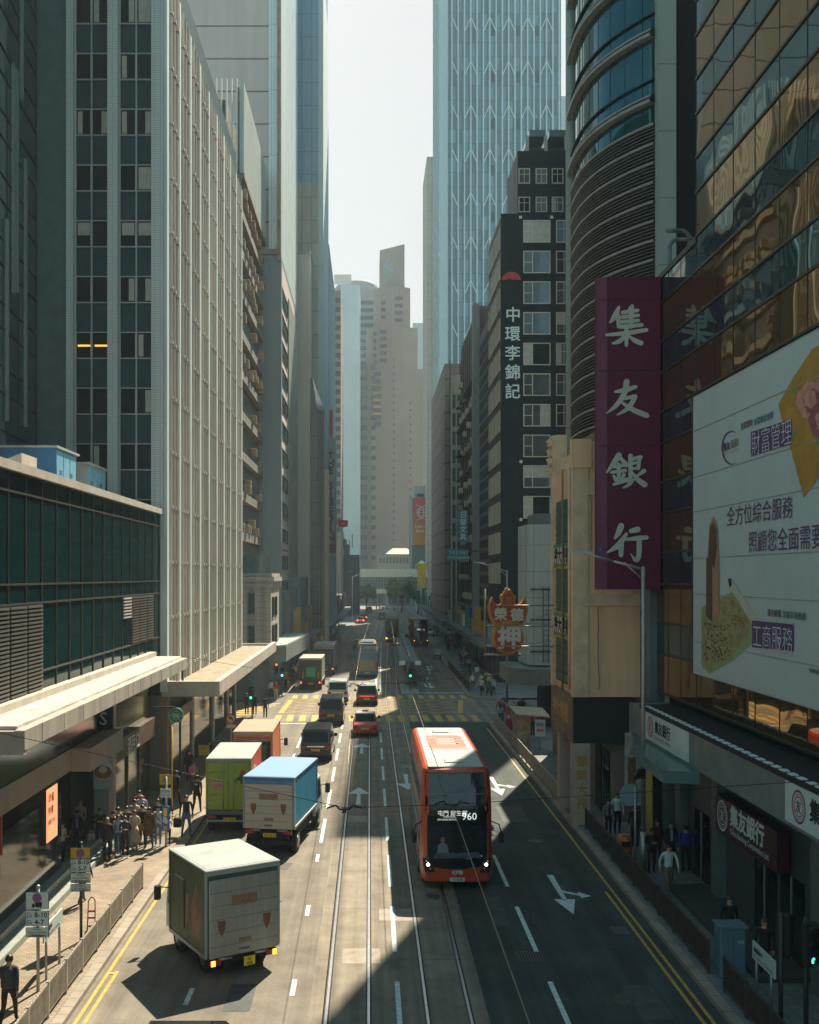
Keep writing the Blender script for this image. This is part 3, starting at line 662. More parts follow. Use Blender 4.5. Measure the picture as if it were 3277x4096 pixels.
# ================================================================ RIGHT SIDE
XR = 12.0
b = building('mirror_bank', 'bank block faced in alternating bronze and teal mirror glass, beside the purple sign', 16, 30)
slate = mat('bank_core', (.02,.022,.025), .8)
YA, YB = 38.4, 43.6
m = MB(); m.box(XR+.35, 30, 8, YA, 6.2, 52, slate); m.box(XR+.35, 22, YA, YB, 6.2, 23.3, slate); m.box(XR+.5, 22, 8, YB, 0, 6.2, slate); m.build('wall', b)
tops = [30.9 + 2.88*5 - 2.88*k for k in range(15)]
xm = [YA - 1.95*i for i in range(13)]
def band(z0, z1, mt, g, ys):
    for a, c in zip(ys, ys[1:]):
        t, u = rnd.uniform(-.005,.005), rnd.uniform(-.005,.005)
        g.add([(XR+t,a,z0),(XR+u,c,z0),(XR-t,c,z1),(XR-u,a,z1)], [(0,1,2,3)], mt)
ylow = [YB, YB-1.6, YB-3.3] + xm
for zt in tops:
    for z1, z0, mt, nm in ((zt, zt-1.6, bronzeg, 'bronze_glass'), (zt-1.6, zt-2.88, tealg, 'teal_glass')):
        if z1 <= 6.3: continue
        z0 = max(z0, 6.3)
        g = MB()
        if z0 >= 23.0: band(z0, z1, mt, g, xm)
        elif z1 <= 23.6: band(z0, z1, mt, g, ylow)
        else: band(z0, z1, mt, g, xm); band(z0, min(z1, 23.4), mt, g, ylow[:4])
        g.build(nm, b)
m = MB()
for zt in tops:
    for zz_ in (zt, zt-1.6):
        if zz_ > 6.2: m.box(XR-.05, XR+.2, 12, YB if zz_ < 23.2 else YA, zz_-.04, zz_+.04, frame_g if zz_ < 50 else frame_d)
for y in xm: m.box(XR-.012, XR+.2, y-.018, y+.018, 6.3, 50, frame_d)
for y in ylow[:3]: m.box(XR-.012, XR+.2, y-.018, y+.018, 6.3, 23.3, frame_d)
m.build('mullions', b)
m = MB(); m.box(XR-.3, XR+.3, YB+.0, YB+.9, .14, 23.35, mat('bank_pier', (.15,.18,.185), .5, v=.15)); m.build('corner_pier', b)
m = MB(); m.box(XR-.05, 21, YA, YB, 23.3, 23.5, frame_g); m.build('low_roof', b)
for xv, sg_, zt_, L_ in ((13.0, -1, 25.1, .95), (12.2, 1, 24.75, 1.1)):
    m = MB(); P = [(xv, 42.5, 23.4), (xv, 42.5, zt_-.35)] + [(xv+sg_*.35*(1-cos(R(t))), 42.5, zt_-.35+.35*sin(R(t))) for t in range(15, 91, 15)] + [(xv+sg_*L_, 42.5, zt_)]
    m.path(P, .085, mat('vent_grey', (.20,.21,.20), .5, .3), 10); m.build('vent_pipe', b)
# --- billboard on the bank facade
o = empty('billboard', (XR-.2, 30, 7.5), 'huge white advertising billboard with purple lettering, covering the mirror glass', 'billboard')
bw = mat('billboard_vinyl', (.56,.56,.53), .55, v=.08, s=.4, bump=.1, wave=1.2)
bz = [7.55, 8.7, 10.4, 11.69, 13.36, 14.6, 16.26, 17.5]
m = MB()
for z0, z1 in zip(bz, bz[1:]): m.box(XR-.32, XR-.12, 16, 37.75, z0+.012, z1-.012, bw)
m.build('panel', o)
m = MB()
for z0 in bz: m.box(XR-.335, XR-.13, 15.95, 37.8, z0-.011, z0+.011, galv)
m.box(XR-.34,XR-.1,37.75,37.85,7.5,17.55,frame_d); m.build('seam', o)
bx = XR-.325
BW = lambda cx, cy: WR(1474+.3416*cx, 684.3+.3416*cy, bx)
def bpoly(pts, mt, dd): m = MB(); m.poly([(bx-dd, *BW(*p)) for p in pts], mt); return m
def btext(body, mt, cx, cy, hpx, off=0, ce=None, name='lettering', dd=.02):
    Y0, Z0 = BW(cx, cy); Z1 = BW(cx, cy-hpx)[1]; wn = max(v[0] for v in textgeo(body, 0)[0]); sx = (Y0-BW(ce, cy)[0])/(wn*(Z1-Z0)/.86) if ce else 1
    m = MB(); m.text(body, mt, (Z1-Z0)/.86, (bx-dd, Y0, Z0), (0,-1,0), (0,0,1), off, 0, sx); m.build(name, o)
gold = mat('ad_gold', (.46,.24,.03), .6, v=.3, s=.8); purple = mat('ad_purple', (.10,.035,.13), .6, v=.05); pinkf = mat('ad_petal', (.62,.27,.20), .6, v=.3, s=4); pink2 = mat('ad_petal_dark', (.32,.09,.10), .6, v=.3, s=4); greenl = mat('ad_leaf', (.07,.28,.11), .6, v=.3, s=3)
olive = mat('ad_olive', (.33,.29,.13), .7, v=.4, s=3); green2 = mat('ad_green', (.27,.36,.13), .6, v=.15); teal_i = mat('ad_teal', (.05,.17,.20), .6, v=0); stonep = mat('ad_stone', (.42,.22,.13), .6, v=.3, s=3); stoned = mat('ad_stone_dark', (.10,.05,.03), .6, v=.5, s=4)
bpoly([(735,125),(690,150),(560,350),(485,490),(500,560),(565,780),(640,1065),(735,940),(960,800),(960,60)], gold, .006).build('gold_shape', o)
def petals(cx, cy, n_, r0, mt, dd):
    m = MB()
    for i in range(n_):
        a = 2*pi*i/n_ + dd*7; px_, py_ = cx + r0*.55*cos(a), cy + r0*.75*sin(a)
        m.poly([(bx-dd-.0008*i, *BW(px_ + r0*.5*cos(t)*(1+.2*sin(3*t+i)), py_ + r0*.7*sin(t)*(1+.15*cos(4*t+i)))) for t in [2*pi*k/14 for k in range(14)]], mt)
    return m
lf = MB()
for lx, ly, dx, dy in ((600,430,-40,-50),(600,640,-40,90),(690,690,-20,60),(730,690,20,50),(590,470,-30,40)):
    lf.poly([(bx-.012, *BW(lx,ly)),(bx-.012,*BW(lx+dx*.9+12,ly+dy*.3)),(bx-.012,*BW(lx+dx,ly+dy)),(bx-.012,*BW(lx+dx*.2-12,ly+dy*.8))], greenl)
lf.build('leaves', o)
for cx, cy, n_, r0, mt, dd in ((690,470,9,85,pinkf,.02),(700,470,7,55,pink2,.035),(690,455,6,42,pinkf,.048),(760,600,8,80,pink2,.02),(770,590,6,50,pinkf,.035),(790,430,9,95,pinkf,.022)): petals(cx, cy, n_, r0, mt, dd).build('petals', o)
m = MB()
for k in range(22):
    a0, a1 = R(60+240*k/22), R(60+240*(k+1)/22); th = 9*sin(pi*(k+.5)/22)+1
    P = lambda a, r_: (bx-.006, *BW(195+62*r_*cos(a), 757-105*r_*sin(a)))
    m.poly([P(a0,1), P(a1,1), P(a1,1-th/60), P(a0,1-th/60)], purple)
m.build('logo_arc', o)
btext('集友', purple, 146, 778, 48, .02, 190); btext('理財', olive, 194, 758, 48, .02, 240); btext('WEALTH MANAGEMENT', purple, 150, 802, 10, 0, 242)
btext('投資理財', purple, 255, 645, 40, .01, 328); btext('創富機會無限', teal_i, 338, 616, 40, .01, 455)
bpoly([(315,812),(570,733),(570,578),(315,660)], purple, .0105).build('purple_box', o)
btext('財富管理', inkw, 318, 798, 138, -.014, 568, dd=.016)
btext('全方位綜合服務', purple, 168, 1232, 108, 0, 575); btext('照顧您全面需要', purple, 300, 1392, 120, 0, 762)
bpoly([(10,1740),(200,1640),(330,1830),(325,1960),(200,2070),(60,2150),(10,2100)], green2, .004).build('green_edge', o)
bpoly([(10,1755),(195,1655),(285,1790),(318,1880),(230,2000),(100,2090),(20,2120)], olive, .008).build('map_shape', o)
m = MB()
for i in range(90):
    cx, cy = rnd.uniform(25,180), rnd.uniform(1830,2060); m.poly([(bx-.011,*BW(cx,cy)),(bx-.011,*BW(cx+8,cy-3)),(bx-.011,*BW(cx+8,cy+9)),(bx-.011,*BW(cx,cy+7))], stoned)
m.build('map_marks', o)
bpoly([(50,1400),(60,1230),(85,1175),(110,1240),(120,1440),(122,1800),(82,1835),(40,1800),(42,1460)], stonep, .016).build('seal_stone', o)
bpoly([(58,1380),(66,1250),(85,1215),(103,1260),(108,1380),(90,1500),(60,1440)], stoned, .02).build('seal_carving', o); bpoly([(42,1440),(78,1420),(80,1830),(40,1795)], stoned, .019).build('seal_side', o)
bpoly([(178,1570),(200,1570),(360,1820),(330,1850),(190,1625)], mat('ad_brush', (.55,.52,.42), .6), .016).build('scroll_edge', o)
bpoly([(176,1565),(196,1560),(200,1600),(186,1625)], ink, .02).build('scroll_tip', o)
btext('匯兌帳匯', purple, 420, 1790, 42, .01, 505); btext('掌握市場機遇', teal_i, 514, 1802, 42, .01, 655)
bpoly([(325,1985),(580,2010),(580,1845),(325,1820)], purple, .022).build('purple_box', o)
btext('工商服務', inkw, 328, 1972, 140, -.014, 578, dd=.03)
btext('www.', ink, 677, 2145, 60, 0, 745)
btext('印信', mat('ad_red',(.35,.05,.03),.6), 200, 1850, 70, 0, 275, dd=.014)
# --- bank street level: fascia, shop fronts
fas = mat('white_fascia', (.70,.71,.69), .45, v=.1); fasg = mat('grey_green_fascia', (.16,.21,.20), .5, v=.2)
XFa = 10.6
o = empty('bank_fascia', (XFa, 30, 4.8), 'bank canopy fascia with white name panels and a dotted black strip', 'canopy')
m = MB(); m.box(XFa, XR+.6, 10, 42.7, 4.75, 5.88, fasg); m.build('canopy_box', o)
m = MB(); m.box(XFa-.03, XFa, 34.7, 40.2, 4.85, 5.86, fas); m.build('name_panel', o)
m = MB(); m.box(XFa-.03, XFa, 18, 26.6, 4.85, 5.86, fas); m.build('name_panel', o)
m = MB(); m.box(XFa+.1, XFa+.9, 42.7, 43.1, 4.0, 5.8, mat('end_panel', (.30,.36,.37), .5)); m.build('end_panel', o)
m = MB(); m.box(XFa-.02, XR, 10, 41.0, 5.88, 6.02, ink); m.build('dark_strip', o)
for i in range(52): m = MB(); m.box(XFa+.02, XFa+.2, 12+.55*i, 12.3+.55*i, 6.02, 6.05, inkw); m.build('white_tile', o)
pinkr = mat('logo_maroon', (.28,.04,.09), .6)
def roundel(y, z_, r, mt, mt2, par, name='roundel', x=XFa-.031):
    m = MB()
    def ring(r0, r1, d_):
        n_ = 28
        for k in range(n_):
            a0, a1 = 2*pi*k/n_, 2*pi*(k+1)/n_
            m.poly([(x-d_, y+r0*cos(a0), z_+r0*sin(a0)), (x-d_, y+r1*cos(a0), z_+r1*sin(a0)), (x-d_, y+r1*cos(a1), z_+r1*sin(a1)), (x-d_, y+r0*cos(a1), z_+r0*sin(a1))], mt)
    ring(r*.86, r, .003); ring(r*.55, r*.62, .003)
    m.text('友', mt, r*.8, (x-.004, y+r*.4, z_-r*.28), (0,-1,0), (0,0,1), .02)
    for k in range(26):
        a = 2*pi*k/26; cy_, cz = y+r*.74*cos(a), z_+r*.74*sin(a); q = r*.05
        m.poly([(x-.003, cy_-q, cz-q), (x-.003, cy_+q, cz-q), (x-.003, cy_+q, cz+q), (x-.003, cy_-q, cz+q)], mt)
    m.build(name, par)
roundel(39.4, 5.38, .4, pinkr, fas, o); roundel(25.75, 5.36, .42, pinkr, fas, o)
m = MB(); m.text('集友銀行', ink, .5, (XFa-.034, 38.75, 5.28), (0,-1,0), (0,0,1), .03); m.text('Chiyu Banking Corporation', purple, .19, (XFa-.034, 38.85, 5.03), (0,-1,0)); m.build('lettering', o)
m = MB(); m.text('集友銀行', ink, .6, (XFa-.034, 25.1, 5.22), (0,-1,0), (0,0,1), .03); m.build('lettering', o)
m = MB(); pts = [(10.6,41.3),(10.3,40.6),(9.6,37.5),(9.5,33.8),(10.6,33.6)]
m.prism([(x,y,4.35) for x,y in pts], (0,0,.4), mat('green_glass_canopy', (.10,.19,.17), .2, v=.2)); m.build('glass_canopy', o)
o = empty('entrance_sign', (XR-.3, 32, 2.7), 'dark maroon entrance sign with white bank lettering and a round emblem', 'sign')
m = MB(); m.box(XR-.55, XR-.2, 29.4, 34.6, 2.68, 3.85, mat('maroon_sign', (.055,.012,.018), .4, v=.1)); m.build('board', o)
m = MB(); m.text('集友銀行', inkw, .72, (XR-.556, 33.2, 3.2), (0,-1,0), (0,0,1), .035); m.text('Chiyu Banking Corporation Ltd.', inkw, .25, (XR-.556, 33.2, 2.88), (0,-1,0), (0,0,1), .01); m.build('lettering', o)
roundel(33.95, 3.27, .5, inkw, ink, o, x=XR-.552)
bankd = mat('bank_granite', (.06,.075,.075), .35, v=.2, s=1.5)
b = empty('bank_shopfront', (XR, 30, .14), 'grey stone bank ground floor with dark glass doors under the canopy', 'shopfront')
m = MB(); m.box(XR-.1, XR+.5, 12, 41.5, .14, 4.75, bankd); m.build('wall', b)
for y, w_ in ((37.4,1.6),(31.4,1.7),(29.4,1.6),(24.5,2.2)):
    m = MB(); m.box(XR-.13, XR-.1, y-w_/2, y+w_/2, .2, 2.6, dglass); m.box(XR-.16,XR-.1,y-.03,y+.03,.2,2.6,galv); m.build('door', b)
for y in (41.2, 39.4, 35.2, 27.2):
    m = MB(); m.box(XR-.4, XR-.1, y-.3, y+.3, .14, 4.75, mat('bank_column', (.15,.17,.165), .4, v=.15)); m.build('column', b)
m = MB(); m.box(XR-1.6, XR-.1, 28, 36.5, .14, .3, bankd); m.build('step', b)
m = MB(); m.box(11.2,11.25,41.55,43.0,.5,4.6,mat('poster_yellow',(.55,.42,.12),.5)); m.build('poster', b)
m = MB(); m.box(10.5, 11.2, 43.0, 43.05, 1.6, 4.6, mat('poster_photo', (.42,.40,.34), .5, v=.5, s=3)); m.box(10.62,10.95,42.98,43,2.2,3.6,mat('poster_figure',(.20,.10,.06),.6,v=.5,s=6)); m.build('poster', b)
# --- purple vertical sign
o = empty('purple_sign', (10.6, 43.3, 10.5), 'tall purple vertical sign board with four pale Chinese characters', 'sign')
pb = mat('purple_board', (.125,.004,.042), .4, v=.12, s=.5)
x0, x1 = 9.3, 11.95; m = MB()
prof = [(x0+.45, 42.95), (x1, 42.95), (x1, 43.5), (x0+.45, 43.5), (x0+.05, 43.35), (x0, 43.22), (x0+.05, 43.1)]
m.prism([(x, y, 10.5) for x, y in prof], (0,0,12.85), pb); m.build('board', o)
m = MB(); m.box(x0+.47, x0+.49, 42.935, 42.95, 10.5, 23.35, frame_d)
for zz_ in (13.1, 16.4, 19.5, 22.4): m.box(x0+.1, x1, 42.938, 42.95, zz_, zz_+.02, frame_d)
m.build('joints', o)
glyph = mat('pale_glyph', (.56,.58,.50), .5, v=.15, s=2)
def catmull(P, n=5):
    out = []
    for i in range(len(P)-1):
        a, b2, c, d = P[max(i-1,0)], P[i], P[i+1], P[min(i+2,len(P)-1)]
        for k in range(n):
            t = k/n; out.append(tuple(.5*((2*q)+(-p+r)*t+(2*p-5*q+4*r-u)*t*t+(-p+3*q-3*r+u)*t**3) for p, q, r, u in zip(a, b2, c, d)))
    return out + [P[-1]]
def stroke(mb, pts, ws, mt, y, mp):                     # one tapered brush stroke
    pw = catmull([(p[0], p[1], w_) for p, w_ in zip(pts, ws)]) if len(pts) > 1 else pts
    L, Rr = [], []
    for i, (px_, py_, w_) in enumerate(pw):
        a, c = pw[max(i-1,0)], pw[min(i+1,len(pw)-1)]; dx, dy = c[0]-a[0], c[1]-a[1]; l = sqrt(dx*dx+dy*dy) or 1
        L.append((px_-dy/l*w_/2, py_+dx/l*w_/2)); Rr.append((px_+dy/l*w_/2, py_-dx/l*w_/2))
    def cap(p, q, w_, n_=5):                            # round end
        a0 = atan2(p[1]-q[1], p[0]-q[0]); c = ((p[0]+q[0])/2, (p[1]+q[1])/2); return [(c[0]+w_/2*cos(a0-pi*k/n_), c[1]+w_/2*sin(a0-pi*k/n_)) for k in range(1, n_)]
    poly = L + cap(L[-1], Rr[-1], pw[-1][2]) + Rr[::-1] + cap(Rr[0], L[0], pw[0][2])
    V = [(*mp(p),) for p in poly]; n_ = len(L)
    V3 = lambda q: (q[0], y, q[1])
    for i in range(n_-1): mb.poly([V3(mp(L[i])), V3(mp(L[i+1])), V3(mp(Rr[i+1])), V3(mp(Rr[i]))], mt)
    for p_, q_, w_ in ((L[-1], Rr[-1], pw[-1][2]), (Rr[0], L[0], pw[0][2])): mb.poly([V3(mp(p_))] + [V3(mp(r)) for r in cap(p_, q_, w_)] + [V3(mp(q_))], mt)
MPS = lambda p: (XX((2200+p[0]/1.6017)*.5264, 42.9), ZY((1100+p[1]/1.6017)*.5264, 42.9))
GL = {'集': [([(442,205),(418,262),(384,305)],[16,34,10]),([(438,262),(440,330)],[26,22]),([(528,196),(512,222)],[18,24]),([(524,208),(520,330)],[28,26]),([(466,240),(562,226)],[22,20]),([(464,270),(566,258)],[22,20]),([(462,300),(566,291)],[22,20]),([(456,332),(588,320)],[24,22]),([(362,384),(490,372),(618,352)],[16,26,22]),([(492,330),(490,450)],[28,20]),([(480,392),(445,425),(402,438)],[22,26,12]),([(502,388),(545,420),(584,436)],[12,26,28])],
 '友': [([(420,748),(490,735),(550,716)],[16,28,20]),([(492,684),(474,765),(420,840),(362,886)],[34,30,24,6]),([(456,795),(546,777)],[18,24]),([(546,780),(505,850),(432,896)],[26,26,10]),([(456,812),(530,862),(620,900)],[14,28,30])],
 '銀': [([(442,1156),(405,1210),(364,1266)],[34,28,8]),([(445,1166),(490,1216)],[18,28]),([(412,1228),(474,1218)],[20,20]),([(396,1264),(482,1252)],[18,22]),([(440,1215),(442,1325)],[24,22]),([(408,1285),(422,1312)],[14,22]),([(474,1280),(458,1308)],[22,14]),([(408,1342),(492,1312)],[14,28]),([(516,1158),(516,1270),(512,1335),(470,1362)],[26,24,24,10]),([(516,1182),(582,1166)],[20,22]),([(574,1170),(566,1240)],[24,20]),([(520,1208),(570,1201)],[16,16]),([(520,1242),(570,1236)],[16,18]),([(512,1338),(548,1300)],[22,8]),([(602,1256),(550,1292)],[26,10]),([(528,1266),(565,1312),(606,1342)],[12,28,34])],
 '行': [([(456,1608),(440,1650),(416,1686)],[36,32,14]),([(490,1660),(440,1730),(366,1778)],[20,34,8]),([(456,1712),(456,1794)],[34,26]),([(520,1640),(562,1630)],[26,34]),([(492,1694),(560,1686),(620,1682)],[16,26,24]),([(572,1694),(570,1790),(552,1828),(518,1786)],[30,28,24,6])]}
for ch in '集友銀行':
    m = MB()
    for i, (pts, ws) in enumerate(GL[ch]): stroke(m, pts, [w_*1.14 for w_ in ws], glyph, 42.9-.0008*i, MPS)
    m.build('lettering', o)
m = MB()
for zz_ in (11.5, 17, 22.5): m.box(x1-.02, XR+.1, 43.1, 43.4, zz_, zz_+.25, dkmetal)
m.build('bracket', o)
# --- curved tower with louvres
b = building('curved_tower', 'curved corner tower of green glass bands over rows of fine louvres, framed by pale columns', 15, 56)
Pl, Pr = Vector((12.0, 62.0)), Vector((14.3, 52.2))
def curve_pt(t):                                        # quarter bulge from right column to left column
    c = Pr.lerp(Pl, t); bul = sin(pi*t)**.9
    nn = Vector((-(Pl-Pr).y, (Pl-Pr).x)).normalized(); nn = nn if nn.x < 0 else -nn
    return c + nn*1.25*bul*(1 - .25*t)
N_ = 26; CP = [curve_pt(i/N_) for i in range(N_+1)]
def cband(mb, z0, z1, mt, o_=0, sm=True):
    rr = []
    for z_ in (z0, z1): rr.append([(p.x - o_, p.y - o_*.35, z_) for p in CP])
    mb.loft(rr, mt, False, False, sm)
def crail(mb, z_, h, d_, mt):
    A = [(p.x - d_, p.y - d_*.4) for p in CP]; B = [(p.x + .1, p.y + .05) for p in CP]
    mb.loft([[(x,y,z_) for x,y in A],[(x,y,z_+h) for x,y in A],[(x,y,z_+h) for x,y in B]], mt, False, False, False); mb.loft([[(x,y,z_) for x,y in B],[(x,y,z_) for x,y in A]], mt, False, False, False)
cg = mat('green_curve_glass', (.05,.15,.16), .04, .6, v=.3, s=.3, bump=.05, wave=.4)
LZ = 33.7
m = MB(); m.box(13.5, 24, 54, 66, 0, 75, slate); m.prism([(p.x+.4,p.y+.2,5) for p in CP]+[(15,61.8,5),(15.2,53,5)], (0,0,65), slate); m.build('core', b)
m = MB(); cband(m, LZ, 70, cg); m.build('glass', b)
rl = mat('louvre_rail', (.36,.36,.31), .5, .3, v=.2); lv = mat('louvre_blade', (.15,.155,.135), .5, .4, v=.2)
m = MB()
for k in range(11): crail(m, LZ+1.0+3.3*k, .16, .35, rl); crail(m, LZ+1.28+3.3*k, .1, .3, rl); crail(m, LZ+2.15+3.3*k, .07, .12, frame_d)
m.build('rail', b)
m = MB(); cband(m, 8, LZ-.02, loud)
for k in range(27):
    zz_ = LZ-.97*k
    if zz_ > 9:
        crail(m, zz_-.12, .12, .16, rl)
        for q in (1,2,3,4): crail(m, zz_-.12-.17*q, .055, .1, lv)
m.build('louvres', b)
pc = grid_mat('pale_column', (.42,.42,.39), .55, 3, 3.3, .03, .7, .12, bump=.2)
m = MB(); m.box(14.25, 15.1, 51.5, 52.6, 0, 75, pc); m.build('column', b)
m = MB(); m.tube((11.98,62.1,0),(11.98,62.1,75),.34,pc,14); m.build('column', b)
m = MB(); m.box(15.1, 24, 52.4, 54, 0, 75, mat('black_flank', (.006,.009,.012), .35, v=.3, s=.5)); m.build('flank', b)
m = MB()
for i in range(2, 26, 3): p = CP[i]; m.tube((p.x,p.y,LZ),(p.x,p.y,70),.02,frame_d,4)
m.build('mullions', b)
# --- cream pawn shop building
b = building('cream_tenement', 'old cream stucco tenement on columns with green shutters on its street side', 10.5, 48.5)
X0, X1, Y0, Y1 = 8.95, 11.85, 45.8, 51.3; ZB, ZT = 5.75, 16.95
m = MB(); m.box(X0+.12, X1, Y0+.0, Y1, ZB, ZT-1.0, cream); m.build('wall', b)
m = MB(); m.box(X0+.1, X1, Y0-.05, Y0+.3, ZT-1.0, ZT, cream); m.box(X0-.1,X0+.75,Y0-.12,Y0+.45,ZT-1.15,ZT+.1,cream); m.box(X0+.77,X1,Y0-.10,Y0-.051,ZT-.95,ZT-.75,creamt); m.box(X0+.105,X0+.3,Y0+.46,Y1,ZT-1.0,ZT-.4,creamt); m.build('parapet', b)
for y0, h in ((Y0-.06, ZT-.9), (Y1-.5, ZT+.95)):
    m = MB(); m.box(X0-.06, X0+.62, y0, y0+.58, ZB, h, creamt); m.build('pilaster', b)
m = MB()
for k in range(4): m.box(X0-.2, X0+.02, Y1-.3, Y1+.2, ZT-.9+.45*k, ZT-.62+.45*k, creamt); m.bbox(X0-.3,X0,Y1-.25,Y1+.15,ZT-.78+.45*k,ZT-.55+.45*k,creamt,.1)
m.build('scroll_bracket', b)
m = MB(); m.box(X0+.62, X1, Y0-.07, Y0, 9.75, 10.25, creamt); m.box(X0+.55,X0+.95,Y0-.1,Y0,14.6,15.3,creamt); m.box(X0+.95,X1,Y0-.05,Y0,15.3,15.8,creamt); m.build('string_course', b)
m = MB(); crk = mat('stain_grey', (.22,.20,.18), .9)
for xs, z0, z1 in ((X0+.68, 15.2, 12.2), (X0+1.0, 14.8, 10.6), (X0+1.02, 9.7, 6.2)):
    z_ = z0; x = xs
    while z_ > z1: x2 = x+rnd.uniform(-.03,.03); m.poly([(x,Y0-.072,z_),(x+.035,Y0-.072,z_),(x2+.035,Y0-.072,z_-.3),(x2,Y0-.072,z_-.3)], crk); x = x2; z_ -= .3
m.build('cracks', b)
gs = mat('green_shutter', (.012,.13,.085), .5, v=.3, s=2)
for z0 in (6.1, 9.4, 12.6):
    m = MB(); m.box(X0+.08, X0+.16, Y0+.75, Y1-.65, z0, z0+2.0, gs)
    for k in range(5): m.box(X0+.05, X0+.08, Y0+.75, Y1-.65, z0+.4*k, z0+.4*k+.04, dkmetal)
    m.build('shutter', b)
for z0 in (8.35, 11.6):
    m = MB(); m.box(X0-.02, X0+.12, Y0+.6, Y1-.55, z0-.1, z0+.95, creamt); m.box(X0-.045,X0-.02,Y0+.75,Y1-.7,z0+.05,z0+.8,whitem); m.box(X0-.05,X0-.02,Y0+.75,Y1-.7,z0+.8,z0+.95,greenl); m.box(X0-.05,X0-.02,Y0+.75,Y1-.7,z0-.1,z0+.04,greenl)
    sg = m.build('balcony_sign', b)
    m = MB(); m.text('押大榮德', ink, .78, (X0-.05, Y1-.85, z0+.13), (0,-1,0), (0,0,1), .04, 0, 1.22); m.build('lettering', sg)
m = MB(); m.path([(X0-.12,Y0+.5,16),(X0-.12,Y0+.5,6)],.06,creamt); m.path([(X0-.1,Y0+2.2,ZT-1),(X0-.1,Y0+2.2,ZB)],.05,mat('rusty_pipe',(.35,.20,.10),.7)); m.build('drain_pipe', b)
pawn = mat('pawn_board_front', (.03,.028,.027), .6); pawns = mat('pawn_board_side', (.19,.14,.08), .6, v=.2); goldl = mat('gold_letter', (.50,.32,.07), .45, .3, v=.15)
m = MB(); m.box(X0+.0, X1-.4, Y0+.1, Y0+.5, 3.7, ZB-.02, pawn); m.box(X0-.05, X0+.1, Y0+.12, Y1, 3.7, ZB-.02, pawns); m.build('signboard', b)
m = MB(); m.text('押大榮德', goldl, .95, (X0-.055, Y1-.6, 4.5), (0,-1,0), (0,0,1), .03, 0, 1.0); m.text('TAK WING', goldl, .42, (X0-.055, Y1-1.2, 3.95), (0,-1,0)); m.build('lettering', b)
colm = mat('column_stone', (.46,.38,.29), .7, v=.2, s=1)
for x0_, x1_, y in ((X0-.05, X0+.72, Y0+.05), (X0-.05, X0+.62, Y0+3.2)):
    m = MB(); m.box(x0_, x1_, y, y+.6, .14, 3.7 if y > Y0+1 else 3.7, colm); m.build('column', b)
m = MB()
for i, ch in enumerate('德榮大押'): m.text(ch, goldl, .5, (X0+.335, Y0+.045, 2.75-.62*i), off=.03, align='C')
m.build('lettering', b)
m = MB(); m.box(X1-1.1, X1, Y0+.6, Y1, .14, ZB, brownc); m.box(X1-1.15,X1-1.1,Y0+1,Y0+2.2,.2,3.2,dglass); m.box(X1-1.15,X1-1.1,Y0+2.6,Y0+3.8,.2,3.2,dglass); m.build('shop_wall', b)
m = MB(); m.box(11.4, 13.3, Y1, 65.2, .1, 18.4, brownc); m.build('added_shade_block', b)  # unseen block added behind the tenement to shade the right lane
m = MB(); m.box(X0+1.9,X0+2.3,Y0+.8,Y0+1.2,.14,ZB,mat('pale_post',(.52,.42,.32),.6)); m.build('post', b)  # post paler than the columns
# --- pawn shop hanging sign (bat over coin)
o = empty('pawn_sign', (6.85, 52, 7.1), 'red and gold bat and coin shaped pawnshop sign hanging over the road', 'sign')
gold2 = mat('sign_gold', (.50,.21,.035), .5, v=.25, s=3); red2 = mat('sign_red_panel', (.38,.06,.03), .5, v=.2, s=3)
SX = lambda cx: XX((1900+cx/3.5925)*.5264, 52); SZ = lambda cy: ZY((2300+cy/3.5925)*.5264, 52)
bat = [(245,310),(265,370),(300,415),(335,430),(365,410),(375,370),(360,330),(365,290),(395,275),(410,240),(430,225),(425,205),(445,185),(475,178),(505,185),(518,205),(515,225),(535,240),(550,275),(580,290),(585,330),(570,370),(580,410),(610,430),(645,415),(680,370),(705,310),(740,380),(760,470),(750,560),(715,660),(660,750),(630,720),(560,680),(470,665),(390,685),(330,720),(290,755),(230,660),(195,560),(183,470),(205,380)]
cx0, cy0 = 472, 430
inner = [(472+(x-472)*.90, 450+(y-450)*.90) for x, y in bat]
inner = [(245+14,355),(290,420),(335,455),(385,425),(400,370),(390,320),(430,270),(470,262),(510,270),(555,320),(545,370),(560,425),(610,455),(655,420),(690,355),(715,400),(728,480),(715,560),(660,690),(630,690),(560,650),(470,638),(390,652),(330,690),(285,690),(230,560),(216,480),(228,400)]
def coin(r): return [(470+r*1.0*cos(2*pi*i/32), 905+r*1.02*sin(2*pi*i/32)) for i in range(32)]
m = MB(); m.prism([(SX(x), 51.85, SZ(y)) for x, y in bat], (0,.32,0), gold2); m.prism([(SX(x), 51.83, SZ(y)) for x, y in coin(228)], (0,.36,0), gold2); m.build('gold_body', o)
m = MB(); m.prism([(SX(x), 51.81, SZ(y)) for x, y in inner], (0,.035,0), red2); m.prism([(SX(x), 51.79, SZ(y)) for x, y in coin(192)], (0,.035,0), red2)
m.ball((SX(475),51.8,SZ(228)), .1, gold2); m.build('red_panel', o)
m = MB(); m.text('榮', glyph, .66, (SX(358), 51.785, SZ(630)), off=.03, align='C'); m.text('德', glyph, .66, (SX(596), 51.785, SZ(640)), off=.04, align='C'); m.text('押', glyph, 1.2, (SX(478), 51.77, SZ(1020)), off=.04, align='C'); m.build('lettering', o)
m = MB(); m.box(SX(432),SX(525),51.78,51.81,SZ(435),SZ(320),goldl); m.text('囍', red2, .38, (SX(478), 51.775, SZ(420)), off=.01, align='C'); m.build('gold_plaque', o)
pole = mat('sign_pole', (.30,.27,.22), .5, .5, v=.2)
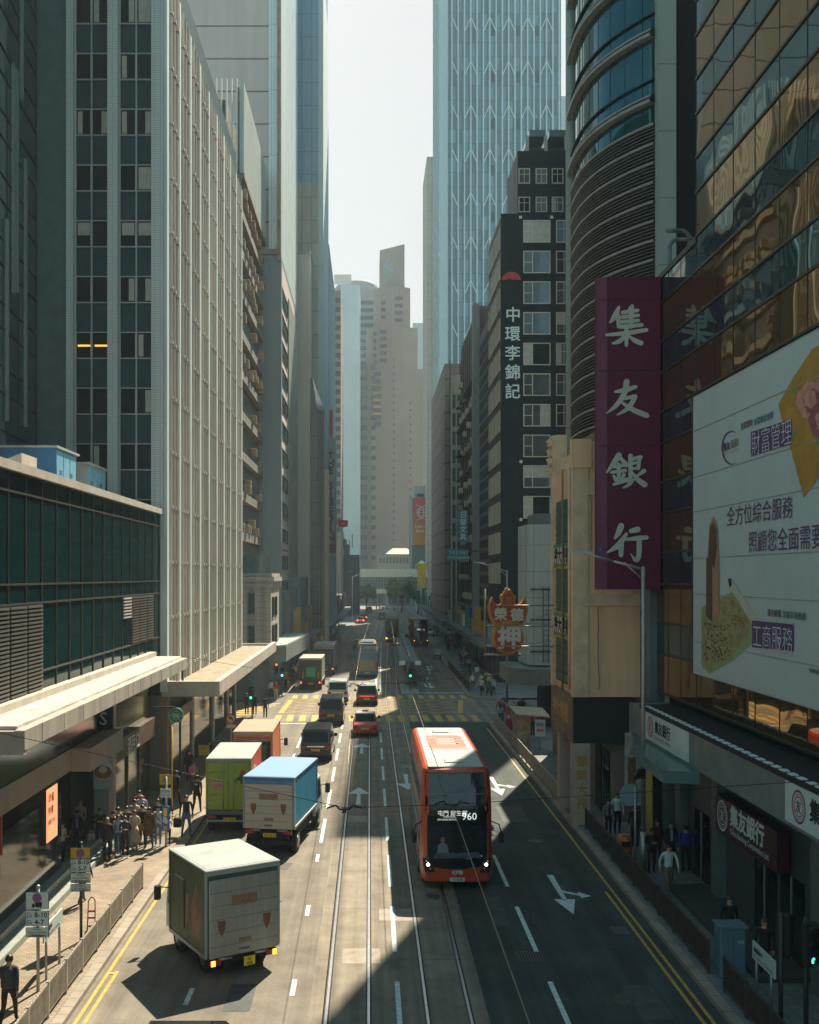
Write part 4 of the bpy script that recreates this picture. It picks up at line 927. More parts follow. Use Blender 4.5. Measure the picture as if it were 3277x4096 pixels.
m = MB(); m.tube((SX(145),52,SZ(200)),(SX(145),52,SZ(1150)),.05,pole); m.tube((SX(120),51.95,SZ(1145)),(SX(660),51.95,SZ(1145)),.05,pole)
for cy in (440, 735, 1020): m.tube((SX(130),52.05,SZ(cy)),(8.95,50.8,SZ(cy)+.05),.035,pole)
m.tube((SX(745),52.05,SZ(720)),(8.95,50.8,SZ(470)),.02,pole); m.tube((SX(660),52,SZ(1000)),(8.95,51,SZ(930)),.02,pole); m.build('pole_frame', o)
# --- grey clad block with pipes
b = building('grey_clad_block', 'pale grey clad corner block with surface pipes, above a curved canopy', 12.8, 78)
gc = grid_mat('grey_cladding', (.46,.48,.46), .5, 2.4, 1.9, .025, .6, .15, bump=.3)
m = MB(); m.prism([(11.6,75.7,4.6),(14,75.2,4.6),(15,75.2,4.6),(15,80,4.6),(11.35,80,4.6),(11.35,76.2,4.6)], (0,0,10.2), gc); m.build('wall', b)
m = MB(); m.box(12,14.5,75.8,79.5,14.8,15.6,dconc); m.build('roof', b)
m = MB()
for z0 in (5.6, 7.9, 10.1): m.tube((11.6,75.5,z0),(15,75.1,z0),.05,dkmetal)
for x in (12.5, 12.9): m.tube((x,75.4,4.8),(x,75.4,10.3),.028,dkmetal)
for k in range(15): m.tube((12.5,75.4,5+.36*k),(12.9,75.4,5+.36*k),.016,dkmetal)
m.tube((13.1,75.3,5.6),(14.3,75.1,10.1),.022,dkmetal); m.tube((14.3,75.2,5.6),(13.1,75.2,10.1),.022,dkmetal); m.build('pipes', b)
m = MB(); pts = [(14.8, 73.6)] + [(12.9+3.0*cos(R(t)), 76.2+3.2*sin(R(t))) for t in range(240, 165, -8)] + [(9.9, 80), (14.8, 80)]
m.prism([(x,y,3.35) for x,y in pts], (0,0,1.1), mat('curved_canopy', (.15,.17,.165), .5, v=.2)); m.prism([(x+.04,y+.04,4.45) for x,y in pts], (0,0,.05), mat('canopy_roof_green', (.17,.24,.23), .4, v=.2)); m.build('canopy', b)
m = MB(); m.box(12.8,15,75.8,80,.14,3.35,slate); m.build('shop_wall', b)
# --- black office with cream windows
b = building('black_office', 'black tiled office block with cream window frames and white vertical lettering', 17, 112)
bt = grid_mat('black_tile', (.009,.017,.021), .35, .6, .6, .02, .5, .3, bump=.15, cellv=.2, spec=.14)
XK, YK, YK2 = 13.44, 107.0, 118.2
sK = YK/FO; zK = 11.05 + (1213-452)*sK; pK = 64.5*sK*(1.0)
m = MB(); m.box(XK, 28, YK, YK2, 4, zK, bt); m.box(XX(1090,YK+3), 28, YK+3, YK2, zK, ZY(318,YK+3), bt); m.build('wall', b)
m = MB(); m.box(XX(1110,YK+3),28,YK+3.2,YK2,ZY(318,YK),ZY(285,YK),slate)
for x in (1108, 1147, 1190): m.box(XX(x,YK+3),XX(x+6,YK+3),YK+3,YK+3.5,ZY(318,YK+3),ZY(285,YK+3),conc)
m.box(XX(1116,YK+3),XX(1150,YK+3),YK+3.4,YK2,ZY(284,YK+3),ZY(270,YK+3),mat('roof_glass2',(.10,.15,.16),.2)); m.box(XX(1158,YK+3),XX(1200,YK+3),YK+3.4,YK2,ZY(284,YK+3),ZY(270,YK+3),mat('roof_glass2',(.10,.15,.16),.2)); m.build('roof_plant', b)
cur = [4,0,0,0,1,0,3,0,2,1,0,0]
panes = [dglass2, blueg, blueg, blueg, dglass, dglass2, dglass2, dglass2, dglass2, dglass, dglass]
for k in range(11):
    yb = 511 + 64.5*k; z0 = ZY(yb, YK); h = 47*sK
    window(b, (XX(1102,YK)+XX(1159,YK))/2, YK, z0, 57*sK, h, 'S', frame_c, panes[k], 'left', cur[k])
    window(b, (XX(1171,YK)+XX(1204,YK))/2, YK, z0, 33*sK, h, 'S', frame_c, panes[(k+3)%11], 'cross', cur[(k+5)%12])
    window(b, (XX(1214,YK)+XX(1246,YK))/2, YK, z0, 33*sK, h, 'S', frame_c, panes[(k+5)%11], 'cross', cur[(k+2)%12])
for yb in (387, 447):
    for xa in (1092, 1128, 1162, 1197): window(b, XX(xa+12,YK+3), YK+3, ZY(yb,YK+3), 24*sK*1.03, 33*sK, 'S', frame_c, rnd.choice(panes), 'cross', rnd.choice((0,0,1,2)))
for k in range(12):
    z0 = zK - 3.3 - pK*k
    for j in range(3): window(b, XK, YK+2.1+3.4*j, z0, 3.0, 2.2, 'W', frame_c, rnd.choice(panes), 'three')
m = MB(); m.box(XK-.05, XK, YK-.05, YK2, zK-.3, zK+.1, conc); m.box(XK-.05,28,YK-.06,YK,zK-.15,zK+.1,bt); m.build('coping', b)
m = MB()
for x, y in ((1096,457),(1162,457),(1097,972),(1097,1094)): m.box(XX(x-3,YK),XX(x+3,YK),YK-.06,YK-.01,ZY(y+3,YK),ZY(y-3,YK),whitem)
m.build('white_tiles', b)
m = MB()
for i, ch in enumerate('中環李錦記'): m.text(ch, inkw, 1.62, (XX(1079,YK-.1), YK-.1, ZY(675+40.4*i,YK)), off=.015, align='C')
m.build('lettering', b)
m = MB(); c0 = (XX(1077,YK-.1), ZY(590,YK)); rr_ = .95
P = [(c0[0]+rr_*cos(R(t)), YK-.2, c0[1]+rr_*.85*sin(R(t))) for t in range(0, 181, 15)]
P += [(c0[0]-.35, YK-.2, c0[1])] + [(c0[0]-.22+.14*cos(R(t)), YK-.2, c0[1]+.18*sin(R(t))) for t in (180,120,60,0)]
m.prism(P[::-1], (0,.12,0), mat('sign_crimson', (.42,.035,.035), .5)); m.build('red_emblem', b)
# --- further buildings on the right, seen edge on
b = building('dark_louvred_block', 'dark louvred block with a pale grey edge column beside the black office', 14, 112)
m = MB(); m.box(13.55, 24, 118.5, 129, 4, 40.5, dconc)
for k in range(24): m.box(13.48,13.55,118.5,128.5,6+1.4*k,6.9+1.4*k,slate)
m.build('wall', b)
m = MB(); m.box(XX(996,129.5),XX(1009.5,129.5),129.2,131,3,ZY(640,129.5),mat('grey_column',(.22,.25,.26),.7,v=.12)); m.build('edge_column', b)
b = building('tenement_block', 'narrow old tenement block cluttered with air conditioners and pipes', 14, 128)
m = MB(); m.box(13.6, 26, 131.2, 156, 4, 45, brownc); m.build('wall', b)
ac2 = None
for k in range(13):
    for i in range(5):
        if rnd.random() < .75:
            y = 133+4.4*i+rnd.uniform(-.6,.6); z0 = 8+2.5*k
            if ac2 is None:
                m = MB(); m.bbox(-.5,.1,-.6,.6,0,.8,acw,.03); ac2 = m.build('air_conditioner', b, world=False); ac2.location = Vector((13.5,y,z0)) - b.location
            else: c = ac2.copy(); COL.objects.link(c); c.location = Vector((13.5+rnd.uniform(-.3,.1),y,z0)) - b.location
m = MB()
for i in range(8): m.tube((13.4,132+2.9*i,6),(13.4,132+2.9*i,44),.09,dkmetal,6)
for k in range(9): m.box(12.8,13.6,131.5,155.5,7+3.6*k,7.15+3.6*k,dconc)
m.build('pipes', b)
b = building('green_window_block', 'block with green glazed bands and pale floor slabs, behind the blue hanging sign', 13.5, 157)
m = MB(); m.box(XX(951,157), 24, 157, 161.5, 3, ZY(815,157), mat('green_band_glass', (.03,.11,.11), .15, v=.3)); m.build('wall', b)
m = MB()
for k in range(10): m.box(XX(951,157)-.1, 24, 156.9, 157, ZY(1178-38.5*k,157), ZY(1168-38.5*k,157), conc)
for x in (951, 961): m.box(XX(x,157)-.12, XX(x,157)+.12, 156.88, 157, 3, ZY(815,157), cans)
m.box(XX(950,157),XX(969,157),156.8,157,ZY(830,157),ZY(790,157),conc); m.build('floor_slabs', b)
b = building('beige_grid_block', 'narrow beige gridded block running away along the street', 13, 170)
m = MB(); m.box(XX(936.5,162), 26, 162, 196, 3, 44, grid_mat('beige_grid', (.22,.185,.14), .35, 1.6, 2.6, .16, .6, .15, bump=.4)); m.build('wall', b)
# --- tall tower with Y shaped tracery
b = building('tracery_tower', 'very tall blue glass tower overlaid with pale vertical ribs and branching braces', 40, 335)
YT = 260.0; KT = YT/205; xl, xr_ = XX(929,YT), XX(1182,YT)
tgl = grid_mat('tower_glass', (.115,.25,.32), .4, 1.57, 3.6, .09, .25, .3, bump=.05, cellv=.3, spec=.7)
m = MB(); m.box(xl, xr_, YT+.3, YT+34, 0, 203, tgl); m.build('glass', b)
rib = mat('pale_rib', (.74,.76,.75), .6, v=.08); 
ribx = [XX(x,YT) for x in (945, 954.6+13*0, 966, 978, 992, 1005)] 
ribx = [XX(952+13.3*i,YT) for i in range(18)]
for x in ribx:
    m = MB(); m.box(x-.15, x+.15, YT+.1, YT+.3, 0, 203, rib); m.build('rib', b)
m = MB(); m.box(xl-.5, XX(943,YT), YT-.3, YT+.6, 0, 203, mat('pale_corner', (.62,.65,.66), .6, v=.08)); m.build('corner_column', b)
for k in range(15):
    ph = (0, 3, 6, 1, 5)[k % 3]; m = MB(); zc = (4 + 8.6*k)*KT
    for i in range(ph % 3, 17, 3):
        x = ribx[i]; dxr = ribx[1]-ribx[0]; hh = 3.6*KT*.8
        for sgn in (-1, 1):
            j = i+sgn
            if 0 <= j < 18: m.prism([(x, YT+.05, zc+hh), (x, YT+.05, zc+hh-.5), (ribx[j], YT+.05, zc-.5), (ribx[j], YT+.05, zc)] if sgn > 0 else [(x, YT+.05, zc+hh-.5), (x, YT+.05, zc+hh), (ribx[j], YT+.05, zc), (ribx[j], YT+.05, zc-.5)], (0,.22,0), rib)
    m.build('brace', b)
many(b, 'dark_bay', [(ribx[i]+.3, ribx[i+1]-.3, 18+11.6*k+dz, 20.6+11.6*k+dz, 'S', YT+.28) for i in (6, 10, 13) for k in range(16) for dz in (0,)], mat('dark_bay', (.05,.09,.11), .2), limit=66)
m = MB(); m.box(xl+.3, xr_, YT+.24, YT+.3, 0, ZY(808,YT), mat('dark_base_glass', (.03,.05,.06), .2, v=.2)); m.build('base_glass', b)
m = MB()
for y in range(0, 30, 5):
    m.box(xl-.45, xl-.1, YT+1+y, YT+1.6+y, 0, 203, rib)
for k in range(18):
    for y in range(0, 25, 5): m.prism([(xl-.3, YT+1.6+y, 8+9*k+(y%2)*4), (xl-.3, YT+6+y, 12+9*k+(y%2)*4), (xl-.3, YT+6+y, 12.6+9*k+(y%2)*4), (xl-.3, YT+1.6+y, 8.6+9*k+(y%2)*4)], (.2,0,0), rib)
m.build('flank_ribs', b)
b = building('cream_striped_block', 'pale striped tower edge catching warm light beyond the traceried tower', 30, 380)
m = MB(); m.box(XX(899,372), 60, 372, 400, 0, ZY(330,372), grid_mat('cream_stripes', (.50,.44,.35), .6, 1.2, 3.2, .1, .7, .15, bump=.2)); m.build('wall', b)
m = MB(); m.box(XX(914,371),XX(920,371),371,372,0,ZY(240,371),mat('pinkish_edge',(.40,.34,.32),.7)); m.build('edge', b)
b = building('white_tower', 'white far tower glimpsed between the traceried tower and the curved tower', 80, 425)
m = MB(); m.box(XX(1178,420), 105, 420, 440, 0, 204, grid_mat('white_tower_grid', (.50,.52,.53), .7, 1.5, 3.2, .12, .6, .1, bump=0)); m.build('wall', b)
b = building('shadow_tower', 'slim pale tower added to cast shadow, squeezed between the black office and the curved tower', 21, 105)
m = MB(); m.loft([[(19.7,104,0),(23.2,104,0),(34,160,0),(30.4,160,0)],[(19.7,104,76),(23.2,104,76),(34,160,113),(30.4,160,113)]], grid_mat('shadow_tower_grid', (.42,.46,.47), .6, 1.5, 3.2, .1, .5, .12, bump=.1)); m.build('wall', b)  # mostly hidden prism with a sloped top, added to shade the tram lanes
# ---------------------------------------------------------------- shop blocks and canopies right
for (xa, y0, y1, h, lab) in ((12.0,80.5-13,80,5,None),(13.3,107.2,118,5,'dark ground floor shops under the black office'),(13.4,118.4,130.8,6.5,'dim shop row with a sheet canopy beside the louvred block'),(13.4,131.2,156,7,'cluttered shop row under the old tenement block'),(12.9,157,175,6,'dim shop row below the green windowed block'),(13.5,176,250,7,'far dim shop row at the bend on the right')):
    if not lab: continue
    b = building('shop_block', lab, xa+2, y0)
    m = MB(); m.box(xa, 24, y0, y1, .1, h, slate); m.build('wall', b)
    m = MB(); m.box(xa-2.0, xa, y0+.5, y1-.5, 3.7, 4.25, dconc); m.build('canopy', b)
    for i in range(int((y1-y0)/3.5)):
        m = MB(); m.box(xa-.06, xa, y0+.4+3.5*i, y0+3.4+3.5*i, .2, 3.2, rnd.choice([shopg, dglass2, dglass])); m.build('shop_window', b)
        m = MB(); m.box(xa-1.0, xa-.3, y0+1.6+3.5*i, y0+1.7+3.5*i, 4.4, 5.4+rnd.random()*2.2, rnd.choice([whitem, conc, mat('sign_teal',(.05,.22,.25),.5), mat('sign_amber',(.5,.30,.04),.5), dconc, gold2])); m.build('hanging_sign', b)
# blue hanging signs
blue_s = mat('blue_sign', (.03,.22,.36), .5, v=.15)
o = empty('blue_sign', (XX(975,135), 135, 14), 'upright blue hanging sign with pale Chinese characters', 'sign')
m = MB(); m.box(XX(964,135),XX(985,135),135,135.3,ZY(1140,135),ZY(1074,135),blue_s); m.build('board', o)
m = MB()
for i, ch in enumerate('日發文具'): m.text(ch, inkw, .92, (XX(975,134.98),134.98,ZY(1089+15.6*i,135)), off=.02, align='C')
m.build('lettering', o); m = MB(); m.box(XX(985,135),13.7,135.1,135.2,ZY(1082,135),ZY(1080,135),dkmetal); m.build('bracket', o)
o = empty('blue_sign', (XX(967,128), 128, 9), 'wide blue hanging sign with two lines of Latin letters', 'sign')
m = MB(); m.box(XX(944,128),XX(986,128),128,128.3,ZY(1180,128),ZY(1157,128),blue_s); m.build('board', o)
m = MB(); m.text('YAT FAT', inkw, .62, (XX(966,127.98),127.98,ZY(1167,128)), align='C'); m.text('STATIONERY', inkw, .5, (XX(966,127.98),127.98,ZY(1177,128)), align='C'); m.build('lettering', o)
m = MB(); m.tube((XX(986,128),128.1,ZY(1160,128)),(13.7,128.1,ZY(1160,128)),.06,dkmetal); m.build('bracket', o)
# ================================================================ FAR CENTRE
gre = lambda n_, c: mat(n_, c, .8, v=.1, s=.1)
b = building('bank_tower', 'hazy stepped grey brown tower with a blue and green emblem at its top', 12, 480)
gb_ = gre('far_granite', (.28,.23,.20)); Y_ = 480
steps = [(758,896,775,0,480),(771,880,688,.0,482),(787,864.5,603,0,484)]
m = MB()
for xa, xb_, yt, _, yy in steps:
    x0_, x1_ = XX(xa,yy), XX(xb_,yy); cxm = (x0_+x1_)/2
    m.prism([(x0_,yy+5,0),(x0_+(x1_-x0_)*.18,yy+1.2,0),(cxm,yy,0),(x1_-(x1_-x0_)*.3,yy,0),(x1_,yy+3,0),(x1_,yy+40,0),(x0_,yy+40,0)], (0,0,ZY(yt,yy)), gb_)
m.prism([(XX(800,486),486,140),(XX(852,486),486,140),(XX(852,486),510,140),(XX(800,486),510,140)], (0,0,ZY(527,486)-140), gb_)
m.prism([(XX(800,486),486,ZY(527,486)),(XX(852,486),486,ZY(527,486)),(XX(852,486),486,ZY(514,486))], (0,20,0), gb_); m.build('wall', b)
fw = mat('far_window', (.06,.07,.08), .2, v=.2); fwl = mat('far_window_warm', (.55,.28,.10), .3, v=.3)
sp = []
for k in range(20): sp.append((XX(759,480),XX(774,480),ZY(1178-21.0*k,480),ZY(1178-21.0*k-9.5,480),'S',479.9+4.5 if False else 481.0))
for k in range(20): sp.append((XX(782,480),XX(791,480),ZY(1178-21.0*k,480),ZY(1178-21.0*k-9,480),'S',480.2))
many(b, 'window', [(a,c,z0,z1,f,481.2+(.0)) if False else (a,c,z0,z1,f,480.9) for a,c,z0,z1,f,pl in sp], fw, limit=40)
m = MB()
for k in range(20): pass
w3 = [(XX(831,484),XX(848,484),ZY(632+15.3*k,484),ZY(624+15.3*k,484),'S',483.95) for k in range(4)] + [(XX(803,484),XX(812,484),ZY(640+15.3*k,484),ZY(632+15.3*k,484),'S',484.6) for k in range(3)]
w3 += [(XX(800,482),XX(815,482),ZY(702+15*k,482),ZY(694+15*k,482),'S',482.2) for k in range(5)] + [(XX(786,482),XX(793,482),ZY(706+15*k,482),ZY(698+15*k,482),'S',483) for k in range(5)]
w3 += [(XX(786,480),XX(802,480),ZY(792+15*k,480),ZY(783+15*k,480),'S',480.15) for k in range(8)]
many(b, 'upper_window', w3, fw)
many(b, 'warm_window', [(XX(786,480),XX(802,480),ZY(830+14.5*k,480),ZY(825+14.5*k,480),'S',480.02) for k in range(4)], fwl)
many(b, 'slot_window', [(XX(x,480),XX(x+3,480),ZY(1170-15.2*k,480),ZY(1165-15.2*k,480),'S',479.95) for x in (828,863) for k in range(28 if x == 828 else 22)], fw)
lb, lg = mat('logo_blue', (.14,.30,.46), .5, v=0), mat('logo_green', (.13,.30,.19), .5, v=0)
LP = lambda cx, cy: (XX((1200+cx/2.875)*.5264,485.8), 485.8, ZY((1000+cy/2.875)*.5264,485.8))
m = MB()
for pts, mt in (([(1035,65),(1040,105),(1000,150),(1010,185),(1075,230),(1075,265),(1040,250),(965,190),(965,170)],lb),([(1060,110),(1075,135),(1050,165),(1035,150)],lg),([(965,235),(1010,250),(1075,310),(1080,340),(1040,335),(965,275)],lg),([(1000,335),(1000,360),(970,375),(962,355)],lb)):
    m.poly([LP(*p) for p in pts][::-1], mt)
m.build('emblem', b)
b = building('round_top_tower', 'hazy tower with a broad round disc top and a bright pale face', -4, 500)
m = MB(); m.prism([(XX(717.5,455),455,0),(XX(753,455),455,0),(XX(758,455),456,0),(XX(758,455),480,0),(XX(717.5,455),480,0)], (0,0,ZY(600,455)), gre('hazy_sunlit_face', (.62,.66,.70))); m.build('bright_face', b)  # sun in the haze put into this face's pale colour
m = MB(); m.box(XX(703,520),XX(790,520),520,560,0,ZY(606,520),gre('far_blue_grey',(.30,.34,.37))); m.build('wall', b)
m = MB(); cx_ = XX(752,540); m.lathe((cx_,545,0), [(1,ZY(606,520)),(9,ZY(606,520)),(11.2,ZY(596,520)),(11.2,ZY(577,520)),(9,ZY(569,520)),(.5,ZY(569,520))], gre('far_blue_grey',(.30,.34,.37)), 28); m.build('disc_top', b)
m = MB(); m.box(XX(704,519),XX(740,519),519,519.9,ZY(598,519),ZY(578,519),whitem)
m.build('sign_band', b)
many(b, 'window_band', [(XX(758.5,519),XX(787,519),ZY(640+16*k,519),ZY(632+16*k,519),'S',519.9) for k in range(14)], fw)
b = building('far_tower', 'faint pale tower to the right of the stepped tower in the haze', 33, 700)
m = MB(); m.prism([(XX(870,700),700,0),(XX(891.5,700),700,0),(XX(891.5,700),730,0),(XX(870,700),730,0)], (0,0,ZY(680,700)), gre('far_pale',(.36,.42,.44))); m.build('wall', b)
b = building('banner_block', 'pale block wearing a tall red to orange banner', 18, 384)
yb_ = 384
m = MB(); m.box(XX(866,yb_), 40, yb_, 405, 0, ZY(1048,yb_), gre('banner_block_wall',(.20,.21,.20))); m.box(XX(872,yb_),40,yb_,405,ZY(1048,yb_),ZY(1023,yb_),conc); m.box(XX(865,yb_),XX(868.5,yb_),yb_-.3,yb_,0,ZY(1052,yb_),conc); m.build('wall', b)
def banner_mat():
    M = mat('banner_red', (.45,.06,.04), .6, v=0); nt = M.node_tree; N, L = nt.nodes, nt.links
    tc = N.new('ShaderNodeTexCoord'); sp_ = N.new('ShaderNodeSeparateXYZ'); L.new(tc.outputs['Generated'], sp_.inputs[0])
    cr = N.new('ShaderNodeValToRGB'); cr.color_ramp.elements[0].color = (.55,.22,.02,1); cr.color_ramp.elements[1].color = (.50,.04,.04,1); cr.color_ramp.elements[0].position = .2; cr.color_ramp.elements[1].position = .75
    L.new(sp_.outputs[2], cr.inputs[0]); L.new(cr.outputs[0], N['Principled BSDF'].inputs['Base Color']); return M
m = MB(); m.box(XX(868.8,yb_), XX(903,yb_), yb_-.5, yb_-.05, ZY(1148,yb_), ZY(1049,yb_), banner_mat()); bn = m.build('banner', b)
m = MB(); ce = AT(887.5, 1079, yb_-.55)
for r_ in (1.9, 1.2):
    for k in range(20):
        a0, a1 = 2*pi*k/20, 2*pi*(k+1)/20; m.tube((ce[0]+r_*cos(a0)*.85,ce[1],ce[2]+r_*sin(a0)),(ce[0]+r_*cos(a1)*.85,ce[1],ce[2]+r_*sin(a1)),.17,inkw,4)
for x in (-.75, .75): m.tube((ce[0]+x,ce[1],ce[2]-1.6),(ce[0]+x,ce[1],ce[2]+1.6),.14,inkw,4); m.tube((ce[0]-x*2.6,ce[1],ce[2]+2.9),(ce[0]+x*.5,ce[1],ce[2]+1.8),.14,inkw,4); m.tube((ce[0]-x*2.6,ce[1],ce[2]-3),(ce[0]+x*.5,ce[1],ce[2]-1.8),.14,inkw,4)
m.tube((ce[0]-1.7,ce[1],ce[2]),(ce[0]+1.7,ce[1],ce[2]),.14,inkw,4); m.build('emblem', bn)
m = MB(); m.text('Live more', inkw, 1.6, AT(874,1111,yb_-.55)); m.text('Bank less', inkw, 1.6, AT(876,1121,yb_-.55)); m.build('lettering', bn)
m = MB(); m.box(XX(878,yb_),XX(893,yb_),yb_-.1,yb_,ZY(1046,yb_),ZY(1039,yb_),fw); m.build('window', b)
b = building('domed_court', 'low stone building with a pale green hipped roof beneath the hazy tower', 14, 430)
yb_ = 430
m = MB(); m.box(XX(795,yb_),XX(868,yb_),yb_,455,0,ZY(1166,yb_),gre('court_stone',(.30,.28,.25))); m.build('wall', b)
m = MB(); m.loft([[(XX(802,yb_),yb_-1,ZY(1167,yb_)),(XX(874,yb_),yb_-1,ZY(1167,yb_)),(XX(874,yb_),456,ZY(1167,yb_)),(XX(802,yb_),456,ZY(1167,yb_))],[(XX(815,yb_),yb_+3,ZY(1160,yb_)),(XX(866,yb_),yb_+3,ZY(1160,yb_)),(XX(866,yb_),452,ZY(1160,yb_)),(XX(815,yb_),452,ZY(1160,yb_))],[(XX(828,yb_),yb_+8,ZY(1153,yb_)),(XX(858,yb_),yb_+8,ZY(1153,yb_)),(XX(858,yb_),448,ZY(1153,yb_)),(XX(828,yb_),448,ZY(1153,yb_))]], mat('copper_green', (.13,.21,.16), .6, v=.2)); m.build('roof', b)
many(b, 'window', [(XX(800+7*i,yb_),XX(803.5+7*i,yb_),ZY(1186,yb_),ZY(1174,yb_),'S',yb_-.05) for i in range(9)], fw)
# footbridge
b = building('footbridge', 'covered pale footbridge spanning the far end of the road', 8, 345, 'footbridge')
yb_ = 345; fbm = mat('footbridge_paint', (.78,.72,.56), .7, v=.15)
m = MB(); m.box(XX(745,yb_),XX(900,yb_),yb_,yb_+4.5,ZY(1215,yb_),ZY(1198,yb_),fbm); m.build('roof_beam', b)
m = MB(); m.box(XX(745,yb_),XX(900,yb_),yb_+.3,yb_+4,ZY(1240,yb_),ZY(1215,yb_),mat('bridge_glass',(.20,.24,.21),.2,v=.3)); m.build('glazing', b)
m = MB(); m.box(XX(745,yb_),XX(900,yb_),yb_,yb_+4.5,ZY(1250,yb_),ZY(1240,yb_),fbm); m.build('deck', b)
m = MB()
for i in range(25): x = XX(746+6.2*i,yb_); m.box(x-.1,x+.1,yb_+.15,yb_+.3,ZY(1240,yb_),ZY(1215,yb_),conc)
m.build('posts', b)
for x in (752, 815, 878):
    m = MB(); m.box(XX(x,yb_)-.6,XX(x,yb_)+.6,yb_+1,yb_+3,0,ZY(1250,yb_),conc); m.build('pier', b)
b = building('street_end_block', 'dim low block closing the view beneath the footbridge', 6, 380)
m = MB(); m.box(-30,40,392,400,0,9,dconc); m.build('wall', b)
many(b, 'window', [(-28+2.6*i,-26.3+2.6*i,1,7,'S',391.9) for i in range(25)], fw)
o = empty('marquee', (XX(887,370),370,0), 'white peaked marquee top in front of the red banner block', 'marquee')
m = MB(); c_ = AT(888,1190,370); m.loft([[(c_[0]-2.2,368,c_[2]),(c_[0]+2.2,368,c_[2]),(c_[0]+2.2,372,c_[2]),(c_[0]-2.2,372,c_[2])],[(c_[0]-.1,370,c_[2]+1.7),(c_[0]+.1,370,c_[2]+1.7),(c_[0]+.1,370.1,c_[2]+1.7),(c_[0]-.1,370.1,c_[2]+1.7)]], whitem)
m.build('canvas', o); m = MB()
for sx_ in (-2.1,2.1):
    for yy in (368.1,371.9): m.tube((c_[0]+sx_,yy,0),(c_[0]+sx_,yy,c_[2]),.08,galv)
m.build('frame', o)
# ================================================================ STREET FURNITURE
def fence(label, x, ys, zt, m, group='kerbside railings', xb=None):
    o = empty('railing', (x, (ys[0]+ys[-1])/2, .14), label, 'fence', group)
    for a, c in zip(ys, ys[1:]):
        g = MB(); g.box(x-.02, x+.02, a+.05, c-.05, zt-.05, zt, m); g.box(x-.02, x+.02, a+.05, c-.05, .26, .31, m)
        n_ = int((c-a-.1)/.075)
        for i in range(n_+1):
            y = a+.07+(c-a-.14)*i/n_; g.box(x-.028, x+.028, y-.010, y+.010, .31, zt-.05, m)
            if i % 2 == 0: g.box(x-.006, x+.006, y-.006, y+.006, zt, zt+.04, m)
        g.build('bar_panel', o)
    for y in ys:
        g = MB(); g.box(x-.035, x+.035, y-.035, y+.035, .14, zt+.03, m); g.build('post', o)
    return o
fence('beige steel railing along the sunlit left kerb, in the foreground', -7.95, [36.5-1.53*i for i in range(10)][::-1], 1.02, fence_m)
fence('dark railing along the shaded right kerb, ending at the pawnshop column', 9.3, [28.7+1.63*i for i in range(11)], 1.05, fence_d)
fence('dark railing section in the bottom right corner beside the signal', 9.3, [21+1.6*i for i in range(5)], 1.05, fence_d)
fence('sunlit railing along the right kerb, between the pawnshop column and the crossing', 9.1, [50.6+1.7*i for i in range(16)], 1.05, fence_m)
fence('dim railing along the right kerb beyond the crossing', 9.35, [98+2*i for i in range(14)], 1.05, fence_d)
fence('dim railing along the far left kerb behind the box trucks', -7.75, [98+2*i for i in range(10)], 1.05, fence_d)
signw = mat('sign_white', (.66,.66,.62), .5, v=.08); signy = mat('sign_amber_yellow', (.62,.34,.02), .5, v=.1); signb = mat('sign_blue', (.05,.12,.42), .5, v=0); signr = mat('sign_red2', (.55,.03,.03), .5, v=0)
gpole = mat('green_pole', (.03,.07,.05), .5, v=.15)
def clearway(m_, x, y, z_, r):
    for r_, mt, dd in ((r, signr, .012), (r*.86, signb, .016)): m_.disc((x, y-dd, z_), (0,-1,0), r_, mt, .002)
    for a in (45, 135):
        c_, s_ = cos(R(a)), sin(R(a)); q = r*.09
        m_.poly([(x-c_*r*.85-s_*q, y-.021, z_-s_*r*.85+c_*q), (x-c_*r*.85+s_*q, y-.021, z_-s_*r*.85-c_*q), (x+c_*r*.85+s_*q, y-.021, z_+s_*r*.85-c_*q), (x+c_*r*.85-s_*q, y-.021, z_+s_*r*.85+c_*q)], signr)
def time_sign(label, x, y, w_, zt, plates, pm):
    o = empty('time_limit_sign', (x, y, .14), label, 'road sign')
    g = MB(); g.tube((x, y+.06, .14), (x, y+.06, zt+.08), .045, pm); g.ball((x, y+.06, zt+.1), .06, galv if pm is galv else gpole); g.build('pole', o)
    for z0, z1, mt, items in plates:
        g = MB(); g.bbox(x-w_/2, x+w_/2, y-.015, y+.02, z0+.01, z1-.01, dkmetal, .01); g.box(x-w_/2+.012, x+w_/2-.012, y-.019, y-.0155, z0+.022, z1-.022, mt); p = g.build('plate', o)
        g = MB()
        for it in items:
            if it[0] == 'c': clearway(g, x, y-.01, z0+it[1], it[2])
            elif it[0] == 'lorry':
                zz_ = z0+it[1]
                g.box(x-.05,x+.13,y-.022,y-.02,zz_,zz_+.11,ink); g.box(x-.13,x-.06,y-.022,y-.02,zz_,zz_+.07,ink); g.box(x-.15,x+.13,y-.022,y-.02,zz_-.02,zz_,ink)
                for q in (-.1,.02,.09): g.disc((x+q,y-.0205,zz_-.025),(0,-1,0),.022,ink,.002,12)
            else: g.text(it[1], ink, it[2], (x+it[3]*w_, y-.021, z0+it[4]), off=it[5] if len(it) > 5 else .015, align=it[6] if len(it) > 6 else 'C')
        g.build('lettering', p)
    return o
hours = lambda a, b_: [('t','am',.07,-.36,.34,.01),('t','上午',.085,-.34,.245,.01),('t',a,.185,.16,.25,.02),('t','pm',.07,-.36,.15,.01),('t','下午',.085,-.34,.055,.01),('t',b_,.185,.1,.06,.02)]
